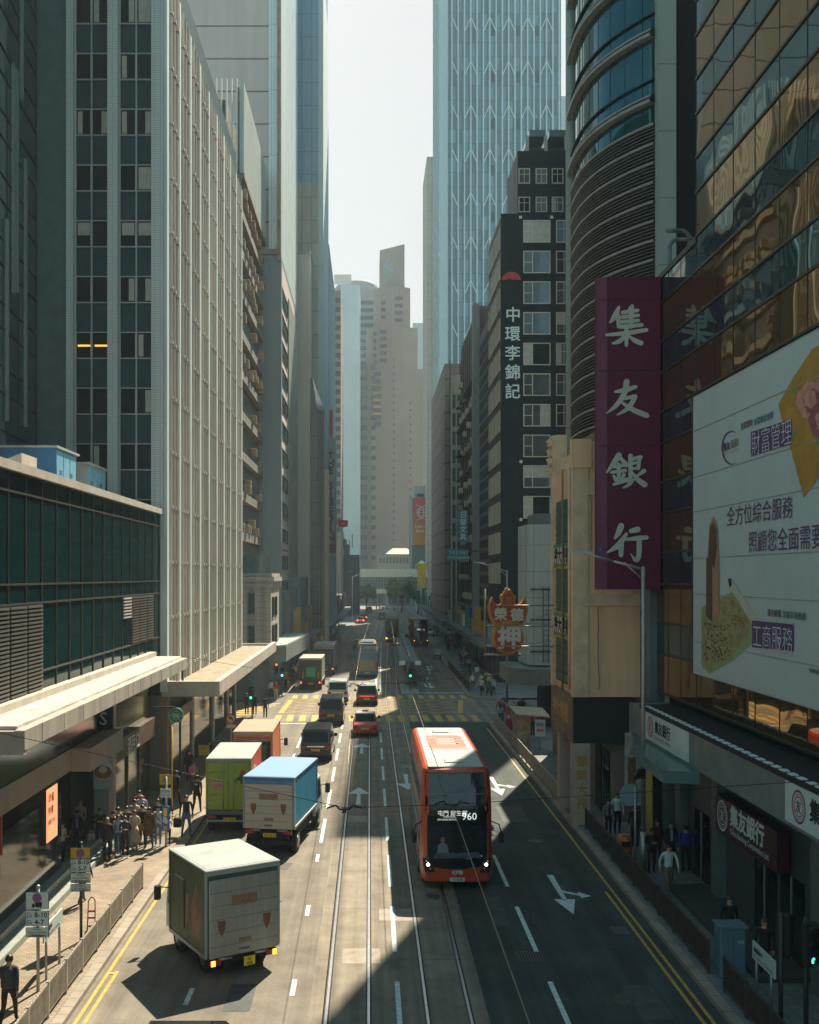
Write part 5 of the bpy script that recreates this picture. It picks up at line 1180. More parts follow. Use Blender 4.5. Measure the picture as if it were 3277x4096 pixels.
time_sign('yellow topped time sign on a dark green pole, reading 8-10 and 5-7', -8.64, 31.2, .6, 2.95, [(2.62,2.95,signy,[('c',.165,.125)]),(2.2,2.61,signw,hours('8-10','5-7')),(1.88,2.19,signw,[('t','Except',.075,0,.225,.01),('t','General Holidays',.068,0,.145,.01),('t','公眾假期除外',.085,0,.03,.012)]),(1.62,1.87,signw,[('t','Loading bay',.065,0,.17,.01),('t','and setting off',.065,0,.1,.01),('t','的士上落客除外',.072,0,.02,.012)])], gpole)
time_sign('white time sign with a lorry symbol, reading 8-10 and 4-7, nearest on the left', -8.72, 27.4, .61, 2.78, [(2.3,2.78,signw,[('c',.32,.125),('lorry',.1)]),(1.86,2.29,signw,hours('8-10','4-7')),(1.57,1.85,signw,[('t','Except',.075,0,.205,.01),('t','General Holidays',.07,0,.125,.01),('t','公眾假期除外',.08,0,.025,.012)])], galv)
def name_plate(label, x, y0, y1, z0, z1, txt, face):
    o = empty('street_name_plate', (x, (y0+y1)/2, .14), label, 'street sign')
    g = MB()
    for y in (y0+.25, y1-.25): g.tube((x,y,.14),(x,y,z0+.1),.035,galv)
    g.build('post', o); g = MB(); g.box(x-.02,x+.02,y0,y1,z0,z1,signw); g.build('plate', o)
    g = MB(); d_ = 1 if face > 0 else -1
    g.text(txt[0], ink, .15, (x+d_*.022, y0+.1 if face > 0 else y1-.1, z0+.22), (0,d_,0), (0,0,1), .01); g.text(txt[1], ink, .1, (x+d_*.022, y0+.1 if face > 0 else y1-.1, z0+.06), (0,d_,0), (0,0,1), .005); g.build('lettering', o)
name_plate('pale street name plate on two posts, seen edge on beside the left railing', -8.75, 28.0, 29.7, 1.2, 1.62, ('德輔道中','DES VOEUX ROAD CENTRAL'), 1)
name_plate('pale street name plate on two posts behind the dark railing', 10.05, 25.9, 27.4, 1.05, 1.5, ('德輔道中','DES VOEUX ROAD CENTRAL'), -1)
o = empty('hand_trolley', (-8.35, 31.4, .14), 'red hand trolley leaning behind the beige railing', 'trolley')
g = MB(); redm = mat('trolley_red', (.34,.05,.03), .5)
g.path([(-8.5,31.4,.3),(-8.48,31.5,1.25),(-8.42,31.52,1.36),(-8.34,31.52,1.36),(-8.28,31.5,1.25),(-8.26,31.4,.3)],.02,redm); g.build('frame', o)
g = MB(); 
for zz_ in (.5,.75,.95): g.box(-8.49,-8.27,31.41,31.44,zz_,zz_+.05,redm)
g.build('slats', o); g = MB(); g.box(-8.52,-8.24,31.1,31.4,.24,.27,dkmetal); g.build('toe_plate', o)
for x in (-8.53,-8.23):
    g = MB(); g.tube((x-.03,31.45,.26),(x+.03,31.45,.26),.12,black,14); g.build('wheel', o)
# plinth / low wall on the left pavement
o = empty('low_granite_wall', (-10.4, 34, .14), 'long low granite step wall along the shaded arcade on the left', 'low wall')
grn = mat('granite_step', (.34,.33,.30), .6, v=.2, s=2)
g = MB(); g.box(-10.75,-10.3,20,42.5,.14,.34,grn); g.build('lower_step', o); g = MB(); g.box(-11.1,-10.75,20,42.5,.14,.6,grn); g.build('upper_step', o)
# lamp posts
def lamp(label, x, y, h, dirx, L=2.2):
    o = empty('street_lamp', (x, y, .14), label, 'street lamp', 'street lamps')
    g = MB(); g.tube((x,y,.14),(x,y,1.6),.11,galv,10); g.tube((x,y,1.6),(x,y,h),.085,galv,10,.07); g.build('pole', o)
    g = MB(); g.path([(x,y,h-.1),(x+dirx*L*.5,y,h+.2),(x+dirx*L,y,h+.5)],.045,galv); g.tube((x,y,h-.5),(x+dirx*.7,y,h+.15),.025,galv); g.build('arm', o)
    g = MB(); c = Vector((x+dirx*L,y,h+.5)); g.loft([[(c.x-dirx*.25,y-.1,c.z-.06),(c.x-dirx*.25,y+.1,c.z-.06),(c.x-dirx*.25,y+.06,c.z+.06),(c.x-dirx*.25,y-.06,c.z+.06)],[(c.x+dirx*.55,y-.06,c.z+.06),(c.x+dirx*.55,y+.06,c.z+.06),(c.x+dirx*.55,y+.03,c.z+.13),(c.x+dirx*.55,y-.03,c.z+.13)]], galv); g.build('lamp_head', o)
    return o
lp = lamp('tall grey street lamp in front of the purple sign', 10.1, 38.6, 11.4, -1)
g = MB(); g.bbox(9.85,10.15,38.4,38.6,3.6,3.95,dkmetal,.03); g.ball((9.8,38.4,3.7),.12,dkmetal); g.build('camera_box', lp)
g = MB(); g.ball((8.55,38.6,12.02),.08,signb); g.build('photocell', lp)
lamp('grey street lamp behind the pawnshop sign', 10.2, 77.7, 11.5, -1, 1.9)
lamp('far grey street lamp on the left pavement by the lettered slab', -5.5, 184, 11.4, 1, 2.1)
lamp('distant thin street lamp in front of the dark glass block', -4.2, 250, 11, 1, 2)
lamp('distant street lamp on the right near the yellow banner', 11.2, 230, 11, -1, 2)
o = empty('round_road_sign', (9.9, 39.0, .14), 'round traffic sign seen from the back, beside the lamp post', 'road sign')
g = MB(); g.tube((9.88,38.9,.14),(9.88,38.9,3.2),.045,galv); g.build('pole', o); g = MB(); g.disc((9.72,38.98,2.9),(0,1,0),.4,mat('sign_back',(.22,.32,.34),.5),.03,28); g.build('disc', o)
o = empty('no_left_turn_sign', (-8.25, 62, .14), 'round red ringed no left turn sign above a white plate', 'road sign')
g = MB(); g.tube((-8.25,62.05,.14),(-8.25,62.05,2.9),.04,galv); g.build('pole', o)
g = MB(); g.disc((-8.25,62,2.6),(0,-1,0),.3,signr,.01,28); g.disc((-8.25,61.985,2.6),(0,-1,0),.24,signw,.004,28); g.build('disc', o)
g = MB(); g.poly([(-8.13,61.978,2.46),(-8.13,61.978,2.62),(-8.24,61.978,2.68),(-8.24,61.978,2.74),(-8.4,61.978,2.64),(-8.24,61.978,2.54),(-8.24,61.978,2.60),(-8.19,61.978,2.57),(-8.19,61.978,2.46)],ink); g.poly([(-8.43,61.976,2.76),(-8.40,61.976,2.79),(-8.07,61.976,2.45),(-8.10,61.976,2.42)],signr); g.build('arrow', o)
g = MB(); g.box(-8.53,-7.97,61.98,62.0,2.05,2.22,signw); g.build('plate', o)
# bus stop pole
o = empty('bus_stop', (-8.22, 42.1, .14), 'blue bus stop timetable panel on a grey pole beside the queue', 'bus stop')
g = MB(); g.tube((-8.22,42.15,.14),(-8.22,42.15,2.95),.05,galv); g.build('pole', o)
g = MB(); g.bbox(-8.37,-8.07,42.02,42.12,.8,1.8,signb,.03); p_ = g.build('timetable_case', o); g = MB(); g.box(-8.3,-8.15,42.012,42.018,1.4,1.72,ylw); g.box(-8.32,-8.18,42.011,42.017,1.15,1.38,signw); g.box(-8.25,-8.13,42.01,42.016,1.1,1.3,signw); g.box(-8.3,-8.15,42.011,42.017,.85,1.0,signy); g.build('notices', p_)
g = MB(); g.box(-8.42,-8.0,42.0,42.03,2.15,2.5,signw); p_ = g.build('flag_plate', o); g = MB(); g.text('巴士站', signb, .12, (-8.21,41.995,2.36), off=.01, align='C'); g.text('960  961', signb, .1, (-8.21,41.995,2.2), off=.01, align='C'); g.build('lettering', p_)
def notice(label, x, y, z0, z1, w_, txt, top):
    o = empty('notice_board', (x, y, .14), label, 'notice')
    g = MB(); g.tube((x+w_/2,y+.04,.14),(x+w_/2,y+.04,top),.03,ylw if top > 3 else galv); g.build('pole', o)
    g = MB(); g.box(x-w_/2,x+w_/2,y-.01,y+.01,z0,z1,mat('notice_yellow',(.52,.47,.04),.5)); g.build('board', o); g = MB()
    for i, t in enumerate(txt): g.text(t, signr, (z1-z0)*.3, (x,y-.014,z1-(z1-z0)*.36*(i+1)), off=.01, align='C')
    g.build('lettering', o)
notice('yellow notice board on a thin yellow pole above the bus queue', -9.1, 46.6, 1.75, 2.2, .55, ('巴士','暫停'), 4.3)
notice('yellow notice board on a grey pole behind the green box truck', -9.15, 57.5, 1.2, 1.75, .58, ('通告',), 1.9)
# round cafe sign (green disc, abstract white waves), banner sign, shop posters
o = empty('round_cafe_sign', (-9.55, 50.0, 4.2), 'round green hanging cafe sign with white rings', 'sign')
sgc = (XX(371,50.0), 50.0, ZY(1506,50.0)); cgr = mat('cafe_green', (.01,.20,.12), .5, v=0, )
g = MB(); g.disc((sgc[0],50.08,sgc[2]),(0,-1,0),.36,cgr,.12,32); g.build('disc', o); g = MB()
for k in range(28):
    a0, a1 = 2*pi*k/28, 2*pi*(k+1)/28
    for r0, r1 in ((.325,.345),(.20,.215)): g.poly([(sgc[0]+r0*cos(a0),49.955,sgc[2]+r0*sin(a0)),(sgc[0]+r1*cos(a0),49.955,sgc[2]+r1*sin(a0)),(sgc[0]+r1*cos(a1),49.955,sgc[2]+r1*sin(a1)),(sgc[0]+r0*cos(a1),49.955,sgc[2]+r0*sin(a1))],inkw)
for dx in (-.12,-.06,0,.06,.12): g.poly([(sgc[0]+dx-.012+.02*sin(q),49.953,sgc[2]-.14+.04*q) for q in range(7)]+[(sgc[0]+dx+.018+.02*sin(q),49.953,sgc[2]-.14+.04*q) for q in range(6,-1,-1)],inkw)
for a in range(0,360,45): g.text('★' if a % 90 == 0 else '•', inkw, .08, (sgc[0]+.27*cos(R(a))-.03,49.953,sgc[2]+.27*sin(R(a))-.03))
g.build('emblem', o); g = MB(); g.box(-10.4,sgc[0],50.0,50.06,sgc[2]+.36,sgc[2]+.42,dkmetal); g.build('bracket', o)
o = empty('banner_sign', (-11.05, 42.9, 2.7), 'tall dark hanging banner sign with a white S emblem above a photo of a dish', 'banner')
bx0, bx1 = -11.35, -10.55
g = MB(); g.box(bx0,bx1,42.9,42.98,3.9,6.5,mat('banner_black',(.02,.022,.03),.5,v=0)); g.box(bx0,bx1,42.9,42.98,2.3,3.9,mat('banner_pale',(.40,.40,.40),.5,v=.2)); g.box(bx0,bx1,42.9,42.98,6.5,7.0,mat('banner_food',(.12,.07,.04),.5,v=.6,s=6)); g.build('board', o)
g = MB(); g.text('S', inkw, .75, ((bx0+bx1)/2,42.885,4.95), off=.01, align='C'); g.text('tea restaurant', inkw, .11, ((bx0+bx1)/2,42.885,4.5), align='C'); g.text('冰室', inkw, .17, ((bx0+bx1)/2,42.885,4.25), align='C'); g.build('lettering', o)
g = MB(); cxb = (bx0+bx1)/2
def ell(cx_, cz, rx, rz, mt, yy): g.poly([(cx_+rx*cos(2*pi*i/24),yy,cz+rz*sin(2*pi*i/24)) for i in range(24)], mt)
ell(cxb,3.1,.39,.42,mat('dish_white',(.6,.6,.58),.4),42.89); ell(cxb,3.0,.36,.27,mat('dish_blue',(.06,.10,.2),.4),42.885); ell(cxb,2.98,.31,.2,mat('dish_brown',(.28,.11,.04),.5,v=.4,s=12),42.88); ell(cxb,3.1,.17,.15,mat('dish_rice',(.62,.55,.46),.6),42.875); g.build('dish_picture', o)
o = empty('light_box_poster', (-11.0, 36.1, 2), 'glowing orange and pink light box poster in the dim arcade window', 'poster')
glo = mat('poster_glow', (.95,.36,.18), emit=.55, v=.3, s=2)
g = MB(); g.box(-11.1,-10.98,35.4,36.75,1.9,3.85,frame_g); g.build('frame', o); g = MB(); g.box(-10.98,-10.965,35.47,36.68,1.97,3.78,glo); g.build('panel', o)
g = MB(); g.text('早餐', signy, .34, (-10.962,35.6,3.3), (0,1,0), (0,0,1), .02); g.text('特價', signy, .3, (-10.962,35.6,2.9), (0,1,0), (0,0,1), .02); g.text('優惠 $38', signw, .2, (-10.962,35.6,2.55), (0,1,0), (0,0,1), .01); g.build('lettering', o)
o = tag((lambda q: (q.box(-11.6,-11.0,31.2,31.3,2.7,4.1,mat('red_board',(.38,.05,.03),.5)), q.text('開',inkw,.5,(-11.3,31.19,3.2),align='C'), q.build('red_board'))[2])(MB()), 'red board at the left edge, in front of the arcade post', 'sign')
# orange litter bin
o = empty('litter_bin', (9.75, 40, .14), 'rounded orange litter bin behind the dark railing', 'bin')
orm = mat('bin_orange', (.62,.15,.02), .45, v=.15, s=3)
g = MB(); g.lathe((9.75,40,.14), [(.24,0),(.27,.05),(.28,.62),(.27,.68),(.27,.95),(.2,1.02),(.02,1.04)], orm, 20); g.build('body', o); g = MB(); g.poly([(9.6,39.71,.74),(9.9,39.71,.74),(9.9,39.70,.94),(9.6,39.70,.94)][::1],black); g.box(9.58,9.92,39.7,39.78,.74,.95,black); g.build('opening', o); g = MB(); g.box(9.6,9.9,39.74,39.95,1.16,1.2,galv); g.build('ash_tray', o)
# utility cabinet
o = empty('utility_cabinet', (9.85, 28.6, .14), 'blue grey street utility cabinet behind the dark railing', 'cabinet')
cab = mat('cabinet_blue', (.10,.20,.24), .5, v=.15)
g = MB(); g.bbox(9.5,10.2,28.3,28.85,.14,1.5,cab,.03); g.build('body', o); g = MB(); g.box(9.46,10.24,28.26,28.89,1.5,1.56,mat('cabinet_top',(.13,.19,.21),.5)); g.build('lid', o); g = MB(); g.box(9.56,9.84,28.285,28.3,.3,1.4,cab); g.box(9.87,10.14,28.285,28.3,.3,1.4,cab); g.text('危險', signw, .1, (9.95,28.28,1.1)); g.disc((9.62,28.29,.62),(0,-1,0),.05,signr,.01); g.build('door', o)
# traffic signals
def signal(label, x, y, zt, lit, yaw=0, pole_m=dkmetal, group=None, arrowg=False):
    o = empty('traffic_signal', (x, y, .14), label, 'traffic signal', group, yaw)
    g = MB(); g.tube((0,0,0),(0,0,zt-.14),.055,pole_m,10); g.build('pole', o, world=False)
    zb = zt-.14-1.05
    g = MB(); g.bbox(-.17,.17,-.28,-.08,zb,zb+1.0,ink,.04); g.build('housing', o, world=False)
    for i, c in enumerate(('red','amber','green')):
        zz_ = zb+.83-.32*i; g = MB(); g.tube((0,-.28,zz_),(0,-.45,zz_+.0),.12,ink,14,.125,cap=False)
        m_ = {'red':lit_r,'amber':lit_o,'green':lit_g}[c] if lit == c and not arrowg else mat('lens_off',(.02,.02,.022),.3,v=0)
        g.disc((0,-.283,zz_),(0,-1,0),.1,m_,.01,16)
        if arrowg and lit == c: g.box(-.02,.02,-.305,-.295,zz_-.08,zz_+.03,lit_g); g.poly([(-.07,-.3,zz_+.0),(.0,-.3,zz_+.09),(.06,-.3,zz_+.0)],lit_g)
        g.build('lamp', o, world=False)
    return o
sgx = signal('dark traffic signal with a green arrow lit, in the bottom right corner', 9.85, 23.6, 3.35, 'green', .1, arrowg=True)
s2 = signal('dark traffic signal facing away, joined beside the green arrow signal', 9.4, 23.9, 3.35, None, pi*.75)
signal('traffic signal with a green light at the far left corner of the crossing', -7.95, 94.6, 2.95, 'green', .1)
signal('traffic signal with a red light at the far left corner of the crossing', -8.5, 94.3, 3.3, 'red', .3)
signal('traffic signal with a green light at the near left corner of the crossing', -8.9, 79.0, 2.75, 'green', -.2)
signal('traffic signal with a green light at the end of the tram shelter', 3.8, 98.4, 2.55, 'green', 0)
# tram stop island with shelter
o = empty('tram_shelter', (3.75, 118, 0), 'long dark tram stop shelter with flat roof on a narrow island', 'tram shelter')
def TB(x): return x
g = MB(); g.prism([(2.95,98,0),(4.6,98,0),(5.1,140,0),(3.4,140,0)], (0,0,.2), conc); g.build('platform', o)
g = MB(); g.prism([(2.95,100,2.75),(3.75,100,2.75),(4.15,139,2.75),(3.35,139,2.75)], (0,0,.14), mat('shelter_roof',(.085,.12,.13),.6,v=.2)); g.build('roof', o)
g = MB(); g.prism([(3.95,100,2.75),(4.75,100,2.75),(5.1,139,2.75),(4.35,139,2.75)], (0,0,.14), mat('shelter_roof',(.085,.12,.13),.6,v=.2)); g.build('roof', o)
for i in range(7):
    y = 101+6*i; g = MB(); x = 3.85+.0098*(y-100); g.tube((x,y,.2),(x,y,3.1),.07,galv); g.tube((x-.7,y,2.72),(x+.7,y,2.72),.05,dkmetal); g.build('post', o)
g = MB(); g.path([(3.85,100,3.3),(4.2,139,3.3)],.08,galv); g.build('ridge_pipe', o)
for x in (3.1, 4.6):
    g = MB(); g.box(x-.28,x+.28,99.9,100,2.55,2.95,signw); g.build('name_board', o)
g = MB(); g.box(4.45,4.5,100,139,.2,1.2,fence_d); g.build('guard_rail', o)
# tram wires
wire = mat('tram_wire', (.05,.045,.04), .5, .6, v=0); wirel = mat('bright_wire', (.25,.21,.16), .4, .8, v=0)
def wirething(label, pts, r=.016, m=wire, grp='overhead tram wires'):
    g = MB(); g.path(pts, r, m, 5); g.build('overhead_wire', label=label, cat='wire', group=grp)
wirething('bright overhead contact wire above the right tram rails', [(2.0+bend(y)*1.0, y, 5.45) for y in (10, 25.4, 54.3, 84, 130, 180)], .011, wirel)
wirething('overhead contact wire above the left tram rails', [(-.6, 10, 5.4), (-.62, 25.4, 5.33), (-.8, 54.3, 5.4), (-.7, 84, 5.4), (0, 130, 5.4), (1, 180, 5.4)], .009, wirel)
def span(label, y, za, zb, xa=-9.5, xb=11.2, grp='cross span wires'):
    wirething(label, [(xa,y,za+.95),(-.62,y,5.42),(2.0,y,5.5),(xb,y,zb)], .009, wire, grp)
    for x, z_ in ((-.62,5.36),(2.0,5.46)):
        o = empty('wire_hanger', (x,y,z_), f'dark bow shaped wire hanger on the {label.split(" cross")[0].split("nearest")[-1].strip() or "near"} cross wire, above the {"left" if x < 0 else "right"} rails', 'wire hanger', 'wire hangers')
        g = MB(); g.path([(x-.42,y,z_+.05),(x-.2,y,z_+.12),(x-.12,y,z_+.02),(x+.12,y,z_+.02),(x+.2,y,z_+.12),(x+.42,y,z_+.05)],.022,wire); g.build('bow', o)
        g = MB(); g.box(x-.05,x+.05,y-.06,y+.06,z_-.06,z_+.04,dkmetal); g.build('clamp', o)
span('nearest cross span wire, passing in front of the bus', 25.4, 6.4, 6.1)
span('middle cross span wire above the red taxi', 54.3, 6.0, 6.2, -10.3, 8.9)
span('far cross span wire above the crossing', 84, 6, 6.2, -10.3, 11.9)
# flags
o = empty('red_flag', (-4.6, 160.5, 18), 'small red flag with a white flower, flying over the pavement', 'flag')
g = MB(); g.tube((-5.6,164.4,16.6),(-4.95,160.2,19.9),.06,galv); g.build('flagpole', o)
n_ = 8; rr_ = [[(-4.92+1.55*i/n_, 160.2+.12*sin(i*1.1), 19.7-.05*i/n_*2), (-4.86+1.5*i/n_, 160.2+.12*sin(i*1.1+.4), 18.6+.05*sin(i))] for i in range(n_+1)]
g = MB(); g.loft(rr_, mat('flag_red',(.85,.06,.02),.7,v=.05), False, False, False); g.build('cloth', o); g = MB()
for k in range(5):
    a = 2*pi*k/5+.3; g.poly([(-4.2+.0+.28*cos(a+t)*q,160.0,19.12+.28*sin(a+t)*q) for t, q in ((0,.15),(.35,.8),(0,1.1),(-.35,.8))],inkw)
g.build('flower', o)
o = empty('green_banner', (-12, 70, 43), 'dark green and cream banner fluttering above the fin roof', 'flag')
g = MB(); g.tube((-12.2,70,TOP),(-12.2,70,47.2),.05,galv); g.build('pole', o)
g = MB(); g.loft([[(-12.2,70,47),(-12.15,70,45.4)],[(-11.95,69.9,46.9),(-11.8,69.9,45.2)],[(-11.75,70.1,46.1),(-11.55,70,44.7)]], mat('flag_green',(.01,.16,.13),.7), False, False); g.loft([[(-11.75,70.1,46.1),(-11.6,70,44.9)],[(-11.55,70,45.6),(-11.45,70,44.3)]], cream, False, False); g.build('cloth', o)
o = empty('yellow_banner', (11.0, 240, 3), 'tall yellow street banner on the right at the far end', 'banner')
g = MB(); xa = XX(879,240); g.box(xa,xa+2.0,240,240.1,ZY(1238,240),ZY(1192,240),mat('banner_yellow',(.62,.40,.02),.6)); g.box(xa-.4,xa+2.4,240,240.1,ZY(1192,240),ZY(1186,240),mat('banner_yellow',(.62,.40,.02),.6)); g.build('cloth', o); g = MB(); g.tube((xa+1,240.15,0),(xa+1,240.15,ZY(1186,240)),.08,galv); g.build('pole', o)
# newspaper kiosk under tarpaulin
o = empty('news_kiosk', (10.2, 67, .14), 'street kiosk wrapped in tan tarpaulin behind the sunlit railing', 'kiosk')
tarp = mat('tan_tarp', (.42,.33,.22), .55, v=.4, s=3, bump=.5)
g = MB(); rk_ = random.Random(3)
def tp(x,y,z_): return (x+rk_.uniform(-.06,.06), y+rk_.uniform(-.05,.05), z_+rk_.uniform(-.04,.04))
rings = []
for zz_, ex in ((.14,0),(.6,.05),(1.2,-.03),(1.8,.04),(2.25,.1)):
    rings.append([tp(x,y,zz_) for x,y in ((9.35-ex,65.8-ex),(9.7,65.75-ex),(10.1,65.8-ex),(10.1+ex,67),(10.1+ex,68.4),(9.7,68.4),(9.3-ex,68.4),(9.3-ex,67))])
g.loft(rings, tarp); g.build('tarp_body', o)
g = MB(); g.prism([tp(9.15,65.4,2.3),tp(11.3,65.4,2.15),tp(11.4,68.7,2.3),tp(9.1,68.7,2.45)],(0,0,.09),tarp); g.build('tarp_roof', o)
g = MB(); g.box(10.35,11.0,65.5,65.55,1.0,2.05,signw); p_ = g.build('poster', o); g = MB(); g.text('報紙', signb, .26, (10.67,65.49,1.65), align='C', off=.01); g.text('雜誌', signr, .22, (10.67,65.49,1.3), align='C', off=.01); g.build('lettering', p_)
g = MB(); g.tube((10.65,65.6,.14),(10.65,65.6,2.1),.05,galv); g.build('post', o)
o = empty('red_pull_up_banner', (9.6, 72.5, .14), 'narrow crimson street banner among the crowd by the right railing', 'banner')
g = MB(); g.box(9.45,10.05,72.5,72.53,.3,2.0,mat('banner_crimson',(.30,.03,.05),.6)); g.build('cloth', o); g = MB(); g.text('優惠', inkw, .3, (9.75,72.49,1.2), align='C'); g.build('lettering', o); g = MB(); g.box(9.4,10.1,72.4,72.65,.14,.22,dkmetal); g.tube((9.75,72.55,.2),(9.75,72.55,2.0),.02,galv); g.build('stand', o)
# ================================================================ TREES
leafA = mat('leaf_sunlit', (.30,.30,.06), .7, v=.4, s=1); leafB = mat('leaf_dark', (.07,.13,.035), .7, v=.4, s=1); bark = mat('bark', (.12,.09,.06), .9, v=.3, s=3)  # first leaf colour has sunlight put into it
def tree(label, x, y, h, rx, rz_, m1, m2, n_=1500):
    r_ = random.Random(int(x*10)+int(y)); o = empty('street_tree', (x, y, 0), label, 'tree', 'street trees')
    g = MB(); base = h*.42; P = [(x,y,0),(x+.15,y,base*.6),(x+.1,y,base)]
    g.tube(P[0],P[1],.28,bark,10,.22); g.tube(P[1],P[2],.22,bark,10,.17)
    limbs = []
    for i in range(8):
        a = 2*pi*i/8+r_.random(); e_ = (x+rx*.65*cos(a), y+rx*.65*sin(a), base+rz_*r_.uniform(.5,1.6)); mid = tuple((p+q)/2+r_.uniform(-.2,.2) for p,q in zip(P[2],e_)); g.tube(P[2],mid,.12,bark,6,.08); g.tube(mid,e_,.08,bark,6,.03); limbs.append(e_)
    g.build('trunk', o)
    cl = [(l[0]+r_.uniform(-.5,.5), l[1]+r_.uniform(-.5,.5), l[2]+r_.uniform(-.3,.8), r_.uniform(.28,.5)*rx) for l in limbs for _ in range(3)]
    for nm, mt, par in (('leaves', m1, 0), ('leaves', m2, 1)):
        g = MB()
        for i in range(n_//2):
            c = r_.choice(cl); d_ = Vector((r_.gauss(0,1), r_.gauss(0,1), r_.gauss(0,.8))).normalized()*(c[3]*r_.random()**.4)
            p = Vector(c[:3])+d_; s_ = r_.uniform(.2,.42); u = Vector((r_.gauss(0,1),r_.gauss(0,1),r_.gauss(0,1))).normalized(); v_ = u.orthogonal().normalized()
            g.poly([p-u*s_, p-v_*s_*.5, p+u*s_, p+v_*s_*.5], mt)
        g.build(nm, o)
tree('bright green street tree left of the road, under the footbridge', XX(771,320), 320, 8.5, 3.0, 3.2, leafA, leafB, 2200)
tree('broad dark green street tree right of the road, under the footbridge', XX(846,315), 315, 10.5, 4.8, 3.0, leafB, leafA, 3600)
tree('small dark street tree at the far right kerb', XX(880,300), 300, 7, 2.6, 2.4, leafB, leafB, 1400)
# ================================================================ VEHICLES  (local frame: rear at y=0, forward +y)
def paint(n_, c, r=.35, v=.08): return mat(n_, c, r, v=v, s=1.5, coat=.3)
tyre = black; hub = mat('wheel_hub', (.30,.30,.30), .4, .8); under = mat('underbody', (.012,.012,.013), .8)
tl_off = mat('tail_lamp_red', (.30,.015,.012), .25, v=0); ind = mat('indicator_amber', (.55,.18,.01), .3, v=0)
def wheel(par, x, y, r, w_=.22):
    g = MB(); sx = 1 if x > 0 else -1
    g.tube((x-w_/2,y,r),(x+w_/2,y,r),r,tyre,20); o = g.build('wheel', par, world=False)
    g = MB(); g.tube((x+sx*w_/2-sx*.01,y,r),(x+sx*(w_/2+.015),y,r),r*.58,hub,14); g.build('rim', o, world=False)
def plate(par, y, z_, txt, mt=ylw, x=0, w_=.52, h=.12, two=False):
    g = MB(); g.box(x-w_/2,x+w_/2,y-.015,y,z_-h/2,z_+h/2,mt); o = g.build('number_plate', par, world=False); g = MB()
    if two: g.text(txt[0], ink, h*.42,(x,y-.018,z_+.02),off=.02,align='C'); g.text(txt[1], ink, h*.42,(x,y-.018,z_-h*.42),off=.02,align='C')
    else: g.text(txt, ink, h*.85, (x,y-.018,z_-h*.3), off=.02, align='C')
    g.build('lettering', o, world=False)
def boxp(par, name, *a, lab=None, fn='box'): g = MB(); getattr(g, fn)(*a); return g.build(name, par, lab, world=False)
def mirror(par, x, y, z_, sx):
    g = MB(); g.path([(x,y,z_),(x+sx*.28,y+.1,z_+.05)],.02,dkmetal); g.bbox(x+sx*.2,x+sx*.42,y+.06,y+.16,z_-.35,z_+.1,dkmetal,.04); g.build('mirror', par, world=False)
